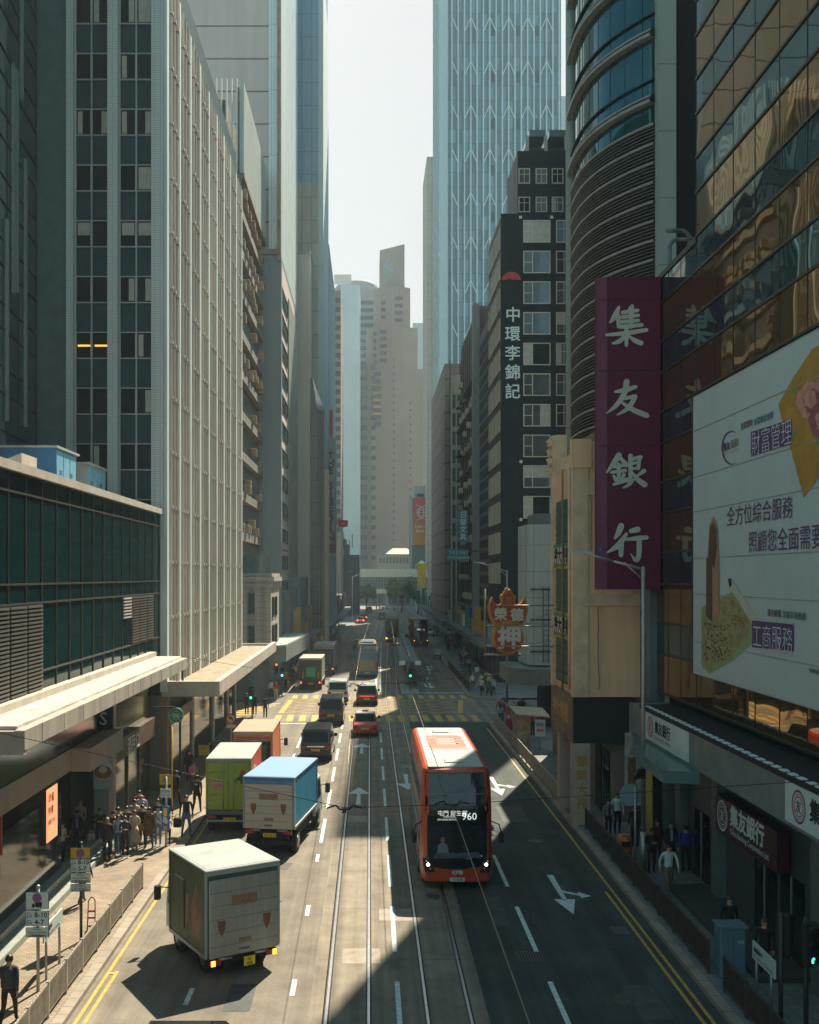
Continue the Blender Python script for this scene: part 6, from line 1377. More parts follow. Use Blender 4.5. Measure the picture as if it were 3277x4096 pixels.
def box_truck(label, x, y, rz, W, L, zb, zt, side, rear, roof, cabm, lit=None, kind='lift', plate_t=('GL','978'), top_band=None, cl=1.62):
    t = empty('box_truck', (x, y, 0), label, 'truck', 'box trucks on the left of the road', rz); h = W/2
    g = MB(); g.box(-h, h, 0, L, zb, zt-.04, side); bx_ = g.build('cargo_box', t, world=False)
    g = MB(); tr = galv
    for sx in (-1, 1):
        g.box(sx*h-.03, sx*h+.03, -.02, .06, zb, zt-.02, rear if kind != 'lift' else conc); g.box(sx*h-.025, sx*h+.025, L-.06, L+.02, zb, zt-.02, side); g.box(sx*h-.03, sx*h+.03, 0, L, zb-.06, zb+.04, tr)
    g.box(-h,h,-.025,.02,zt-.14,zt-.02,top_band or conc); g.build('box_edging', bx_, world=False)
    g = MB(); g.bbox(-h-.035, h+.035, -.04, L+.04, zt-.04, zt+.02, roof, .02); g.box(-h+.06,h-.06,.06,L-.06,zt+.02,zt+.028,roof)
    g.build('roof', bx_, world=False)
    g = MB()
    if kind == 'lift':
        g.bbox(-h+.06, h-.06, -.09, -.02, zb-.05, zt-.26, rear, .02)
        for k in range(5): z_ = zb+.25+k*(zt-zb-.5)/5; g.box(-h+.07,h-.07,-.094,-.091,z_,z_+.012,dconc)
        r_ = g.build('tail_lift', t, world=False); g = MB()
        g.box(-.38,.38,-.098,-.094,zb+(zt-zb)*.56,zb+(zt-zb)*.68,stk); g.box(-.17,.2,-.098,-.094,zb+.28,zb+.4,stk)
        g.box(-.16,.16,-.098,-.094,zb+.06,zb+.13,dconc)
        
        st_ = g.build('stickers', r_, world=False)
        for sx in (-1, 1):
            g = MB(); p = [(sx*(h-.42)-.12,-.098,zb+.95),(sx*(h-.42)+.12,-.098,zb+.95),(sx*(h-.42)+.1,-.098,zb+.72),(sx*(h-.42),-.098,zb+.5),(sx*(h-.42)-.1,-.098,zb+.72)]; g.poly(p, stk2); g.build('warning_flap', r_, world=False)
        for sx in (-.55,.55): g = MB(); g.box(sx-.06,sx+.06,-.05,.5,zb-.42,zb-.05,under); g.tube((sx-.2,-.02,zb-.12),(sx+.2,-.02,zb-.12),.045,galv); g.build('lift_arm', t, world=False)
    elif kind == 'doors':
        for sx in (-1, 1):
            g = MB(); g.bbox(min(0,sx*(h-.06))+.012, max(0,sx*(h-.06))-.012, -.05, -.02, zb+.12, zt-.16, rear, .015); d_ = g.build('rear_door', t, world=False)
            g = MB(); g.tube((sx*.22,-.08,zb+.1),(sx*.22,-.08,zt-.16),.02,galv); 
            for z_ in (zb+.4, zt-.5): g.box(sx*h*.96-sx*.2,sx*h*.96,-.065,-.05,z_,z_+.04,galv)
            g.build('lock_bar', d_, world=False)
        g = MB(); gk = mat('ad_dark_green', (.02,.12,.05), .5, v=0); pk = mat('ad_pink', (.55,.10,.12), .5, v=0)
        g.text('4', gk, .62, (.5,-.055,zb+1.25), off=.03, align='C'); g.text('$', gk, .28, (.22,-.055,zb+1.25)); g.disc((.62,-.052,zb+1.72),(0,-1,0),.1,signr,.004,16)
        g.text('HKTV mall', gk, .15, (-.8,-.055,zb+1.68)); g.text('街市', gk, .16, (-.45,-.055,zb+1.46))
        g.bbox(-.82,-.32,-.058,-.054,zb+1.2,zb+1.36,pk,.002); g.bbox(-.6,-.22,-.058,-.054,zb+1.0,zb+1.16,pk,.002)
        g.text('送貨上門', inkw, .12, (-.79,-.062,zb+1.23)); g.text('一站式', inkw, .11, (-.58,-.062,zb+1.03)); g.text('網購平台', pk, .14, (-.8,-.055,zb+.72)); g.build('advert_lettering', t, world=False)
        g = MB(); g.box(-h,h,-.1,0,zb-.08,zb+.1,dconc); g.box(-h,h,-.06,.02,zb-.4,zb-.32,conc); g.build('rear_bumper', t, world=False)
    elif kind == 'open':
        g.box(-h+.08,h-.08,-.012,-.004,zb,zt-.5,ink); g.box(-h+.12,h-.12,-.02,-.012,zt-.36,zt-.26,mat('orange_brown',(.35,.12,.03),.6)); g.box(-h+.12,h-.3,-.02,-.012,zb+.4,zt-.7,mat('cargo_green',(.03,.09,.045),.6,v=.4,s=4)); g.tube((-h+.1,-.03,zt-.46),(h-.1,-.03,zt-.46),.03,galv); g.build('open_rear', t, world=False)
    else:
        g.box(-h+.05,h-.05,-.03,0,zb,zt-.18,rear); g.build('rear_panel', t, world=False)
        g = MB(); g.box(-.42,.5,-.05,-.03,zb+.35,zb+1.3,mat('green_board',(.03,.32,.15),.5,v=.1)); g.build('green_board', t, world=False)
        g = MB()
        for sx in (-.72,.78): g.box(sx-.06,sx+.06,-.05,-.03,zb+.2,zb+.85,ind)
        g.build('hazard_stripes', t, world=False)
    boxp(t, 'chassis', -h*.8, h*.8, .1, L+cl*.75, .45, zb, under)
    g = MB(); g.box(-h*.9,h*.9,-.02,.12,.42,.62,under if kind != 'lift' or cabm is not blue_cab else blue_cab); bb_ = g.build('under_run_bar', t, world=False)
    for sx in (-1, 1):
        g = MB(); c = (sx*(h-.25), -.06, zb-.18); m_ = {'amber':ind,'red':tl_off,None:tl_off}[lit if lit in ('amber','red') else None]
        g.box(c[0]-.16,c[0]+.16,-.08,0,c[2]-.07,c[2]+.07,tl_off); g.build('tail_light', t, world=False)
        if lit:
            g = MB(); g.box(c[0]+sx*.08-.055,c[0]+sx*.08+.055,-.1,-.08,c[2]-.07,c[2]+.07,lit_o if lit == 'amber' else lit_r); g.build('lit_lamp', t, world=False)
    if isinstance(plate_t, tuple): plate(t, -.09, zb-.28, plate_t, ylw, .15, .34, .26, True)
    else: plate(t, -.09, zb-.28, plate_t, ylw, .05, .52, .15)
    for yy in ([.75, L+cl*.3] if L > 2.7 else [.6, L+.6]):
        for sx in (-1, 1): wheel(t, sx*(h-(.15 if cl > 1 else .34)), yy if cl > 1 or yy < 1 else L-.15, .42, .26)
    ch = min(zt-.25, 2.25)
    g = MB(); cw_ = h*(.93 if cl > 1 else .84)
    def cr(y_, z0, z1, w_): return [(-w_,y_,z0),(w_,y_,z0),(w_,y_,z1-.12),(w_-.12,y_,z1),(-w_+.12,y_,z1),(-w_,y_,z1-.12)]
    g.loft([cr(L+.08,.55,ch,cw_), cr(L+cl*.68,.55,ch,cw_), cr(L+cl*.96,.5,1.35,cw_), cr(L+cl,.5,1.0,cw_*.97)], cabm); cb_ = g.build('cab', t, world=False)
    for sx in (-1, 1):
        g = MB(); g.prism([(sx*cw_,L+cl*.2,1.25),(sx*cw_,L+cl*.74,1.25),(sx*cw_,L+cl*.6,ch-.2),(sx*cw_,L+cl*.2,ch-.2)],(sx*.012,0,0),dglass); g.build('side_window', cb_, world=False)
        mirror(t, sx*cw_, L+cl*.7, 1.7, sx)
    g = MB(); g.prism([(-cw_+.1,L+cl*.93,1.38),(cw_-.1,L+cl*.93,1.38),(cw_-.15,L+cl*.69,ch-.12),(-cw_+.15,L+cl*.69,ch-.12)],(0,.06,.03),dglass); g.build('windscreen', cb_, world=False)
    return t
stk = mat('faded_orange_sticker', (.27,.15,.09), .6, v=.35, s=12); stk2 = mat('rusty_flap', (.22,.09,.05), .7, v=.4, s=10)
aluw = mat('worn_aluminium', (.36,.345,.30), .5, .3, v=.25, s=2.5, streak=True); roofw = mat('white_roof', (.42,.40,.38), .5, v=.2, s=1.6, streak=False)
greyg = mat('grimy_green_box_side', (.10,.13,.075), .5, v=.5, s=1.6, streak=True); bluep = paint('blue_truck_paint', (.04,.30,.52), .35, .12); blue_cab = paint('blue_frame', (.03,.13,.35), .4); bluer = mat('pale_blue_roof', (.17,.32,.52), .5, v=.08)
beige_r = mat('beige_tail_lift', (.50,.44,.37), .55, v=.12, s=2); redside = mat('red_truck_side', (.60,.09,.045), .4, v=.12); greenr = mat('lime_green_door', (.30,.40,.03), .4, v=.08); orange = mat('orange_truck_side', (.68,.20,.08), .5, v=.15, s=2); oroof = mat('salmon_roof', (.50,.25,.17), .6, v=.1)
wcab = paint('white_cab', (.62,.62,.60)); rcab = paint('orange_cab', (.45,.14,.05))
t1 = box_truck('grimy white roofed box truck turning at the lower left, amber lamps lit, grey tail lift', -3.52, 29.03, R(31.5), 2.2, 2.75, .66, 3.0, greyg, aluw, roofw, wcab, 'amber', 'lift', ('GL','978'), None, .8)
g = MB(); hx = -1.1-.004; pinkad = mat('faded_pink_print', (.33,.20,.15), .6, v=.4, s=2.5); 
g.poly([(hx,.5,.95),(hx,1.0,.95),(hx,1.1,1.7),(hx,.75,2.5),(hx,.55,2.3),(hx,.35,1.5)],pinkad); g.poly([(hx-.002,1.25,1.2),(hx-.002,1.5,1.2),(hx-.002,1.45,2.0),(hx-.002,1.3,2.1)],pinkad); g.build('faded_side_print', t1, world=False)
g = MB(); g.box(hx-.01,hx,1.6,2.3,2.35,2.42,galv); g.box(hx-.01,hx,1.58,1.62,1.0,2.4,under); g.build('side_door_edge', t1, world=False)
box_truck('blue box truck with a pale blue roof and a beige tail lift', -3.99, 41.3, R(-8.5), 2.05, 4.5, 1.12, 3.1, bluep, beige_r, bluer, wcab, None, 'lift', 'YH 2313', blue_cab)
t3 = box_truck('white roofed box truck with lime green rear doors, parked by the bus stop', -6.07, 44.9, 0, 1.9, 4.3, .9, 3.2, redside, greenr, roofw, wcab, None, 'doors', 'PY 4522')
g = MB(); hx = .955; 
for r0, r1 in ((.32,.5),(.62,.72)):
    for k in range(22): 
        a0, a1 = 2*pi*k/22*.8, 2*pi*(k+1)/22*.8; g.poly([(hx+.003,1.4+r0*cos(a0),2.0+r0*sin(a0)),(hx+.003,1.4+r1*cos(a0),2.0+r1*sin(a0)),(hx+.003,1.4+r1*cos(a1),2.0+r1*sin(a1)),(hx+.003,1.4+r0*cos(a1),2.0+r0*sin(a1))],inkw)
g.build('side_emblem', t3, world=False)
box_truck('salmon roofed box truck with a bright orange side and an open dark rear', -6.05, 54, 0, 2.0, 4.6, .9, 3.0, orange, brownc, oroof, rcab, None, 'open', 'TR 880')
box_truck('dark box truck with a green board on its rear and red lamps lit', -5.75, 101, R(-1), 2.15, 5.2, .95, 3.1, aluw, mat('dark_truck_rear',(.03,.035,.035),.5), aluw, wcab, 'red', 'panel', 'UV 318')
box_truck('dark box truck with an open back, in front of the one with the green board', -5.1, 116, R(-1), 2.3, 6, .95, 3.45, aluw, dkmetal, aluw, wcab, 'red', 'open', 'SK 507')
# ---- double-deck bus: front at y=0, rear towards +y (it drives towards -y)
def deck_bus(label, x, y, rz, L, W, Ht, body, side, roof, dest, light=lit_w, detail=True):
    t = empty('double_deck_bus', (x, y, 0), label, 'bus', 'double-deck buses', rz); hw0 = W/2
    def yf(z_): return .10 if z_ < .6 else (.02+.05*(z_-.6) if z_ < 2.3 else .105+(z_-2.3)**2*.10)
    def hw(z_): return hw0 if z_ < 3.3 else hw0 - (z_-3.3)*.07
    def fy(x_, z_): q = abs(x_)/hw(z_); return yf(z_)+.12*q*q+.38*max(0,(q-.82)/.18)**2
    def ring(z_, ins=0):
        w_ = hw(z_)-ins; fr = [-1,-.97,-.93,-.88,-.8,-.6,-.3,0,.3,.6,.8,.88,.93,.97,1]
        P = [(-w_,L-.1+ (-ins),z_),(-w_,L*.5,z_)] + [(q*w_, fy(q*hw(z_), z_)+ins, z_) for q in fr] + [(w_,L*.5,z_),(w_,L-.1-ins,z_),(w_-.12,L-ins,z_),(-w_+.12,L-ins,z_)]
        return P
    g = MB(); g.loft([ring(.28,.05), ring(.34), ring(.9), ring(1.6), ring(2.3), ring(2.9), ring(3.5), ring(Ht-.22), ring(Ht-.08,.04), ring(Ht-.01,.13)], body, smooth=False); bd = g.build('body', t, world=False)
    g = MB(); rw = hw(Ht)-.2; g.bbox(-rw,rw,.62,L-.25,Ht-.02,Ht+.02,roof,.015); rf = g.build('roof_panel', t, world=False)
    def fpanel(rows, m_, off=.012):
        g = MB(); n_ = 12; v = []; f = []
        for z_, xa, xb in rows:
            for i in range(n_+1): x_ = xa+(xb-xa)*i/n_; v.append((x_, fy(x_, z_)-off, z_))
        for k in range(len(rows)-1):
            for i in range(n_): f.append((k*(n_+1)+i, k*(n_+1)+i+1, (k+1)*(n_+1)+i+1, (k+1)*(n_+1)+i))
        return g.add(v, f, m_)
    e = hw0-.02
    fpanel([(.78,-.5,.5),(.86,-e+.28,e-.28),(1.0,-e+.1,e-.1),(1.3,-e,e),(2.3,-e,e),(2.62,-e+.02,e-.02),(2.8,-e+.12,e-.12),(3.0,-e+.13,e-.13),(3.6,-e+.13,e-.13),(Ht-.16,-e+.15,e-.15)], mat('bus_front_black',(.008,.009,.010),.12,v=0,spec=.6)).build('front_mask', t, world=False)
    fpanel([(1.12,-.92,.92),(1.3,-1.02,1.02),(2.28,-1.05,1.05)], mat('windscreen_glass',(.012,.018,.022),.04,spec=.9,v=.4,s=2), .02).build('windscreen', t, world=False)
    uw = fpanel([(2.98,-1.0,1.0),(3.6,-1.0,1.0),(Ht-.2,-.98,.98)], mat('upper_glass',(.02,.032,.045),.04,spec=1.0,v=.4,s=1.5), .02).build('upper_windscreen', t, world=False)
    fpanel([(3.36,-.98,.98),(3.385,-.98,.98)], mat('rail_teal',(.16,.22,.22),.4,v=0), .03).build('handrail', uw, world=False); fpanel([(3.1,-.012,.012),(3.36,-.012,.012)], mat('rail_teal',(.16,.22,.22),.4,v=0), .03).build('handrail', uw, world=False)
    for sx in (-1, 1): fpanel([(1.16,sx*.1,sx*.16),(1.22,sx*.55,sx*.6),(1.26,sx*.6,sx*.66)] if sx > 0 else [(1.16,-.16,-.1),(1.22,-.6,-.55),(1.26,-.66,-.6)], ink, .035).build('wiper', t, world=False)
    db = fpanel([(2.44,-.72,.72),(2.86,-.72,.72)], ink, .018).build('destination_display', t, world=False)
    g = MB(); yd = fy(0,2.65)-.06; led = mat('led_white',(.85,.95,.85),emit=.32,v=0)
    for tx, sz, x_, z_, al, of in dest: g.text(tx, led, sz, (x_, yd, z_), off=of, align=al)
    g.build('lettering', db, world=False)
    for sx in (-1, 1):
        fpanel([(.66,min(sx*.78,sx*1.12),max(sx*.78,sx*1.12)),(.86,min(sx*.86,sx*1.19),max(sx*.86,sx*1.19)),(1.12,min(sx*1.02,sx*1.2),max(sx*1.02,sx*1.2))], ink, .02).build('headlight', t, world=False)
        for z_, xx, r_, m_ in ((.92,1.02,.05,light),(1.05,1.08,.03,galv),(.78,.95,.035,galv)): g = MB(); g.tube((sx*xx, fy(xx,z_)-.035, z_),(sx*xx, fy(xx,z_)+.02, z_), r_, m_, 14); g.build('headlamp_bulb', t, world=False)
        if detail:
            g = MB(); g.path([(sx*hw0*.97,.25,2.4),(sx*(hw0+.2),.0,2.35),(sx*(hw0+.26),-.05,2.1)],.022,ink); g.bbox(sx*(hw0+.26)-.09,sx*(hw0+.26)+.09,-.12,.02,1.72,2.1,ink,.05); g.build('mirror', t, world=False)
        g = MB(); xs = sx*hw0; 
        g.box(xs-.004 if sx<0 else xs-.02, xs+.02 if sx<0 else xs+.004, 1.0, L-.3, .5, 3.55, side); g.build('side_panel', t, world=False)
        for nm, z0, z1 in (('lower_window',1.35,2.15),('upper_window',2.85,3.5)):
            for i in range(6):
                a = 1.3+(L-1.9)*i/6; g = MB(); g.box(xs-.012,xs+.012,a,a+(L-1.9)/6-.07,z0,z1,dglass); g.build(nm, t, world=False)
        for yy in (2.4, L-2.6): wheel(t, sx*(hw0-.13), yy, .48, .28)
    plate(t, fy(0,.4)-.02, .40, 'YA 8298', signw, 0, .52, .13)
    g = MB(); g.text('KMB', inkw, .19, (0, fy(0,.65)-.02, .60), off=.02, align='C'); g.build('emblem_lettering', t, world=False)
    g = MB(); g.box(-hw0*.98,hw0*.98,fy(hw0*.5,.55)-.02,.4,.535,.55,ink); 
    g = MB(); g.box(.3,.5,fy(.4,1.2)-.03,fy(.4,1.2)-.022,1.12,1.26,stk); g.box(.55,.63,fy(.6,1.2)-.03,fy(.6,1.2)-.022,1.16,1.24,signr); g.box(.72,.88,fy(.8,1.2)-.035,fy(.8,1.2)-.022,1.2,1.26,signw); g.build('windscreen_stickers', t, world=False)
    return t, rf
busred = paint('bus_red', (.52,.075,.022), .35, .08); busside = mat('silver_advert_side', (.20,.19,.18), .35, .4, v=.5, s=1.1); busroof = mat('bus_white_roof', (.44,.43,.40), .45, v=.15, s=1.5)
bus, rf = deck_bus('red double-deck bus with a white roof, driving towards the viewer, showing route 960', 3.07, 36.6, 0, 10.4, 2.52, 4.25, busred, busside, busroof, [('屯門 建生邨',.2,-.70,2.66,'L',0),('TUEN MUN',.085,-.5,2.58,'L',0),('KIN SANG ESTATE',.085,-.70,2.48,'L',0),('960',.36,.68,2.5,'R',0)])
g = MB(); zr = 4.274; lr = mat('roof_logo_red', (.50,.085,.04), .5, v=.08)
def rrect(x0,x1,y0,y1,r): return [(x0+r+r*cos(R(a)),y0+r+r*sin(R(a))) for a in range(180,271,30)]+[(x1-r+r*cos(R(a)),y0+r+r*sin(R(a))) for a in range(270,361,30)]+[(x1-r+r*cos(R(a)),y1-r+r*sin(R(a))) for a in range(0,91,30)]+[(x0+r+r*cos(R(a)),y1-r+r*sin(R(a))) for a in range(90,181,30)]
g.poly([(x,y,zr) for x,y in rrect(-.72,.78,4.7,7.9,.3)], lr)
for x0,x1,y0,y1 in ((-.35,.5,5.6,5.85),(-.35,.5,6.15,6.4),(-.35,.5,6.7,6.95),(-.72,-.3,7.2,7.35),(.42,.5,5.6,7.0),(-.72,.4,5.15,5.3)): g.box(x0,x1,y0,y1,zr+.001,zr+.005,busroof)
g.box(-.72,.85,4.3,4.5,zr-.002,zr+.003,lr); g.build('roof_emblem', rf, world=False)
for y0 in (1.3, 8.6): g = MB(); g.bbox(-.35,.35,y0,y0+.75,4.268,4.31,busroof,.02); g.build('roof_hatch', rf, world=False)
g = MB(); g.box(-.95,-.88,1.4,2.2,4.27,4.29,galv); g.build('roof_vent', rf, world=False)
yg = .02
g = MB(); dash_ = mat('dashboard_blue', (.05,.075,.10), .4, v=.4, s=8); g.prism([(-.85,yg,1.16),(.85,yg,1.16),(.75,yg+.02,1.36),(-.75,yg+.02,1.36)],(0,.004,0),dash_); g.build('dashboard', bus, world=False)
g = MB(); sk_ = mat('driver_shirt', (.16,.20,.24), .8); yd_ = .03
g.poly([(-.72,yd_,1.34),(-.30,yd_,1.34),(-.34,yd_,1.62),(-.45,yd_,1.70),(-.57,yd_,1.70),(-.68,yd_,1.62)],sk_); g.poly([(-.51+.085*cos(2*pi*k/14),yd_-.002,1.80+.11*sin(2*pi*k/14)) for k in range(14)],mat('driver_skin', (.20,.12,.08), .6)); g.build('driver_seat_view', bus, world=False)
deck_bus('distant red double-deck bus with a dark front on the right of the tram shelter', 8.0, 164, R(2), 10.4, 2.5, 4.3, paint('maroon_bus_red',(.34,.05,.05)), mat('dull_red_side',(.2,.04,.04),.5), mat('pale_red_roof',(.42,.12,.11),.5), [('城巴',.3,-.6,2.55,'L',.01),('12',.3,.6,2.55,'R',.01)], lit_o, False)
# ---- tram / coach: rear at y=0, forward +y
def rear_shell(t, W, L, Ht, body, rows, r=.35):
    hw0 = W/2
    def ring(z_, ins): w_ = hw0-ins; return [(-w_,L,z_),(-w_,.35+ins,z_),(-w_+.12,.1+ins,z_),(-w_+.4,ins,z_),(w_-.4,ins,z_),(w_-.12,.1+ins,z_),(w_,.35+ins,z_),(w_,L,z_)]
    g = MB(); g.loft([ring(z_, i) for z_, i in rows], body); return g.build('body', t, world=False)
t = empty('double_deck_tram', (XX(825.5,174), 174, 0), 'yellow double-deck tram with a tall dark rounded glass rear, beside the tram shelter', 'tram', None, R(-1.2))
yel = paint('tram_yellow', (.42,.30,.03)); rear_shell(t, 2.4, 10, 4.2, yel, [(.45,.1),(.55,0),(2.2,0),(3.4,.04),(4.0,.15),(4.2,.4)])
g = MB(); pts = [(-.95,.95),(-.8,.75),(.8,.75),(.95,.95),(1.0,2.5),(.95,3.5),(.7,3.95),(-.7,3.95),(-.95,3.5),(-1.0,2.5)]
g.prism([(x,-.02,z_) for x,z_ in pts][::1],(0,.03,0),dglass2); g.build('rear_glass', t, world=False)
g = MB()
for k in range(16): a0, a1 = 2*pi*k/16, 2*pi*(k+1)/16; g.tube((.35*cos(a0),-.05,1.55+.42*sin(a0)),(.35*cos(a1),-.05,1.55+.42*sin(a1)),.04,frame_g,4)
g.tube((-.12,-.05,1.25),(-.12,-.05,1.85),.04,frame_g,4); g.tube((.12,-.05,1.25),(.12,-.05,1.85),.04,frame_g,4); g.build('rear_emblem', t, world=False)
for sx in (-1,1): boxp(t,'tail_light',sx*.9-.12,sx*.9+.12,-.06,0,.62,.78,lit_o); boxp(t,'side_window',sx*1.2-.01,sx*1.2+.01,1,9,2.6,3.5,dglass)
boxp(t,'bogie',-1,1,.5,9.5,.05,.5,under); boxp(t,'roof_panel',-.85,.85,.6,9.5,4.2,4.24,conc)
boxp(t,'bumper',-1.1,1.1,-.04,.1,.45,.58,mat('bumper_blue',(.03,.10,.22),.4))
t = empty('coach', (XX(773.5,113), 113, 0), 'gold coach with a blue trimmed rear window, seen from behind on the tram lane', 'coach')
gold3 = paint('coach_gold', (.25,.20,.10), .4); cblue = paint('coach_blue', (.035,.10,.22), .35)
rear_shell(t, 2.42, 10.5, 3.6, gold3, [(.4,.12),(.5,0),(1.9,0),(2.9,.06),(3.45,.2),(3.6,.45)])
g = MB(); g.prism([(-1.05,-.015,2.0),(1.05,-.015,2.0),(.98,.05,3.15),(-.98,.05,3.15)],(0,.03,0),cblue); g.build('window_surround', t, world=False)
g = MB(); g.prism([(-.85,-.03,2.2),(.85,-.03,2.2),(.88,.03,3.05),(-.88,.03,3.05)],(0,.02,0),dglass2); g.build('rear_window', t, world=False)
boxp(t,'rear_bumper',-1.15,1.15,-.06,.2,.4,.78,cblue); boxp(t,'roof_visor',-1,1,.3,1.3,3.5,3.72,cblue,fn='bbox'); boxp(t,'roof_unit',-.7,.7,2.6,5.2,3.6,3.78,cblue,fn='bbox'); plate(t,-.07,.6,'PZ 604')
for sx in (-1,1):
    boxp(t,'tail_light',sx*1.0-.08,sx*1.0+.08,-.03,.02,1.1,1.7,tl_off); boxp(t,'side_window',sx*1.2-.015,sx*1.2+.012,.8,10,1.9,2.9,dglass); wheel(t,sx*1.06,2.6,.5); wheel(t,sx*1.06,8.2,.5); mirror(t, sx*1.15, 10.2, 2.5, sx)
boxp(t,'chassis',-1.05,1.05,.3,10,.2,.5,under)
# ---- cars
def car(label, x, y, kind, pm, L=4.7, W=1.82, H=1.85, rz=0, roofm=None, lit=None, pl='RR 714', nm=None, bar=False, chrome=False, glass=None):
    t = empty(nm or 'car', (x, y, 0), label, {'taxi':'taxi'}.get(nm, 'car'), 'cars on the road', rz); h = W/2; gl = glass or dglass
    belt = H*(.56 if kind != 'sedan' else .62); clr = .2
    def ring(y_, w_, z0, z1): r = .16; return [(-w_+r,y_,z0),(w_-r,y_,z0),(w_,y_,z0+r),(w_,y_,z1-r*.6),(w_-r*.7,y_,z1),(-w_+r*.7,y_,z1),(-w_,y_,z1-r*.6),(-w_,y_,z0+r)]
    hood = H*(.5 if kind != 'sedan' else .56)
    g = MB(); rb = belt if kind != 'sedan' else belt*.98
    g.loft([ring(0,h*.9,.38,rb-.22), ring(.10,h*.97,.26,rb-.04), ring(.5,h,clr,rb), ring(L*.5,h,clr,belt), ring(L-1.15,h,clr,belt-.02), ring(L-.45,h*.97,.22,hood), ring(L-.08,h*.88,.3,hood-.2), ring(L,h*.75,.36,hood-.3)], pm); bd = g.build('body', t, world=False)
    if kind == 'sedan': b0, b1, t0, t1 = .95, L-1.2, 1.55, L-2.0
    elif kind == 'suv': b0, b1, t0, t1 = .12, L-1.15, .7, L-1.9
    else: b0, b1, t0, t1 = .06, L-.75, .28, L-1.55
    wb, wt, zt = h*.96, h*(.80 if kind != 'mpv' else .86), H-.05
    B = [Vector(p) for p in ((-wb,b0,belt-.03),(wb,b0,belt-.03),(wb,b1,belt-.05),(-wb,b1,belt-.05))]; T = [Vector(p) for p in ((-wt,t0,zt),(wt,t0,zt),(wt,t1,zt),(-wt,t1,zt))]
    g = MB(); g.loft([B, T], pm); cb_ = g.build('cabin', t, world=False)
    for i, n_ in ((0,'rear_window'),(1,'side_window'),(2,'windscreen'),(3,'side_window')):
        a, b2, c, d = B[i], B[(i+1)%4], T[(i+1)%4], T[i]; nn = (b2-a).cross(d-a).normalized()
        def q(u, v_): p = a.lerp(b2,u); r_ = d.lerp(c,u); return p.lerp(r_,v_)
        P = [q(.07,.14),q(.93,.14),q(.93,.9),q(.07,.9)] if i%2 == 0 else [q(.06,.16),q(.94,.16),q(.93,.88),q(.07,.88)]
        g = MB(); g.prism([p+nn*.001 for p in P], nn*.012, gl); g.build(n_, cb_, world=False)
    g = MB(); rm = roofm or pm
    g.loft([[(-wt-.0,t0-.05,zt),(wt,t0-.05,zt),(wt,t1+.05,zt),(-wt,t1+.05,zt)],[(-wt+.05,t0,zt+.05),(wt-.05,t0,zt+.05),(wt-.05,t1,zt+.05),(-wt+.05,t1,zt+.05)]], rm); g.build('roof', t, world=False)
    tz = rb-.2
    for sx in (-1, 1):
        g = MB(); g.bbox(sx*(h*.78)-.16,sx*(h*.78)+.16,-.03,.12,tz-.12,tz+.12,lit_r if lit else tl_off,.03); g.build('tail_light', t, world=False)
        g = MB(); g.path([(sx*h*.96,L-1.6,belt+.02),(sx*(h+.1),L-1.6,belt+.08)],.03,pm); g.bbox(sx*(h+.1)-.1,sx*(h+.1)+.1,L-1.68,L-1.55,belt-.02,belt+.2,ink if pm is not wpaint else pm,.04); g.build('mirror', t, world=False)
        for yy in (.85, L-.95): wheel(t, sx*(h-.1), yy, .33, .2)
    if bar: boxp(t,'light_bar',-h*.75,h*.75,-.02,.02,tz+.06,tz+.12,mat('bar_red',(.75,.06,.03),emit=.6,v=0))
    if chrome: boxp(t,'chrome_strip',-h*.55,h*.55,-.03,.03,tz+.02,tz+.1,mat('chrome',(.75,.75,.75),.12,1.0,v=0))
    boxp(t,'rear_bumper',-h*.9,h*.9,-.05,.2,.3,.46,pm if kind == 'sedan' else under,fn='bbox'); plate(t,-.035,tz-.14 if kind != 'sedan' else tz-.1,pl,ylw,0,.5,.13)
    return t
bpaint = paint('black_car_paint', (.010,.011,.013), .2); wpaint = paint('pearl_white_paint', (.60,.58,.55), .3); gpaint = paint('dark_grey_paint', (.035,.05,.05), .25); tred = paint('taxi_red', (.42,.055,.035), .35)
silver = paint('silver_roof_paint', (.55,.56,.56), .35)
t = car('red taxi with a silver roof, just short of the crossing on the tram lane', -.32, 71.5, 'sedan', tred, 4.6, 1.72, 1.5, 0, silver, None, 'LB 417', 'taxi')
g = MB(); g.bbox(-.22,.22,2.2,2.42,1.5,1.62,tred,.03); g.text('TAXI',inkw,.1,(0,2.195,1.52),align='C'); g.build('roof_sign', t, world=False)
car('black people carrier with a chrome strip, between the blue truck and the taxi', -3.22, 62, 'mpv', bpaint, 4.9, 1.86, 1.92, R(-1), None, None, 'RF 1114', chrome=True)
car('matt black van like people carrier in the box junction', -2.87, 77, 'mpv', bpaint, 4.9, 1.86, 2.0, 0, None, None, 'VA 208', chrome=False)
car('pearl white people carrier beyond the black one at the crossing', -2.82, 91.4, 'mpv', wpaint, 4.8, 1.85, 1.82, 0, None, None, 'WH 662', chrome=True)
car('dark grey sport utility car with a red light bar, behind the red taxi', -.25, 88.7, 'suv', gpaint, 4.6, 1.86, 1.72, 0, silver, None, 'XB 905', bar=True)
car('dark car passing on the left of the gold coach', -1.7, 156, 'sedan', bpaint, 4.6, 1.75, 1.5, 0, silver, None, 'KM 21')
car('dark red taxi with brake lamps lit, last at the left kerb far away', XX(759,243), 243, 'sedan', tred, 4.6, 1.75, 1.5, R(-1), None, True, 'HA 88', 'taxi')
car('far dark car with brake lamps lit, ahead of the dark red taxi', XX(766,262), 262, 'sedan', bpaint, 4.6, 1.75, 1.55, R(-1), None, True, 'DN 5')
car('far dark van in the middle of the road beyond the tram', XX(804,262), 262, 'mpv', gpaint, 4.9, 1.9, 2.0, R(-1), None, None, 'EM 3', nm='van')
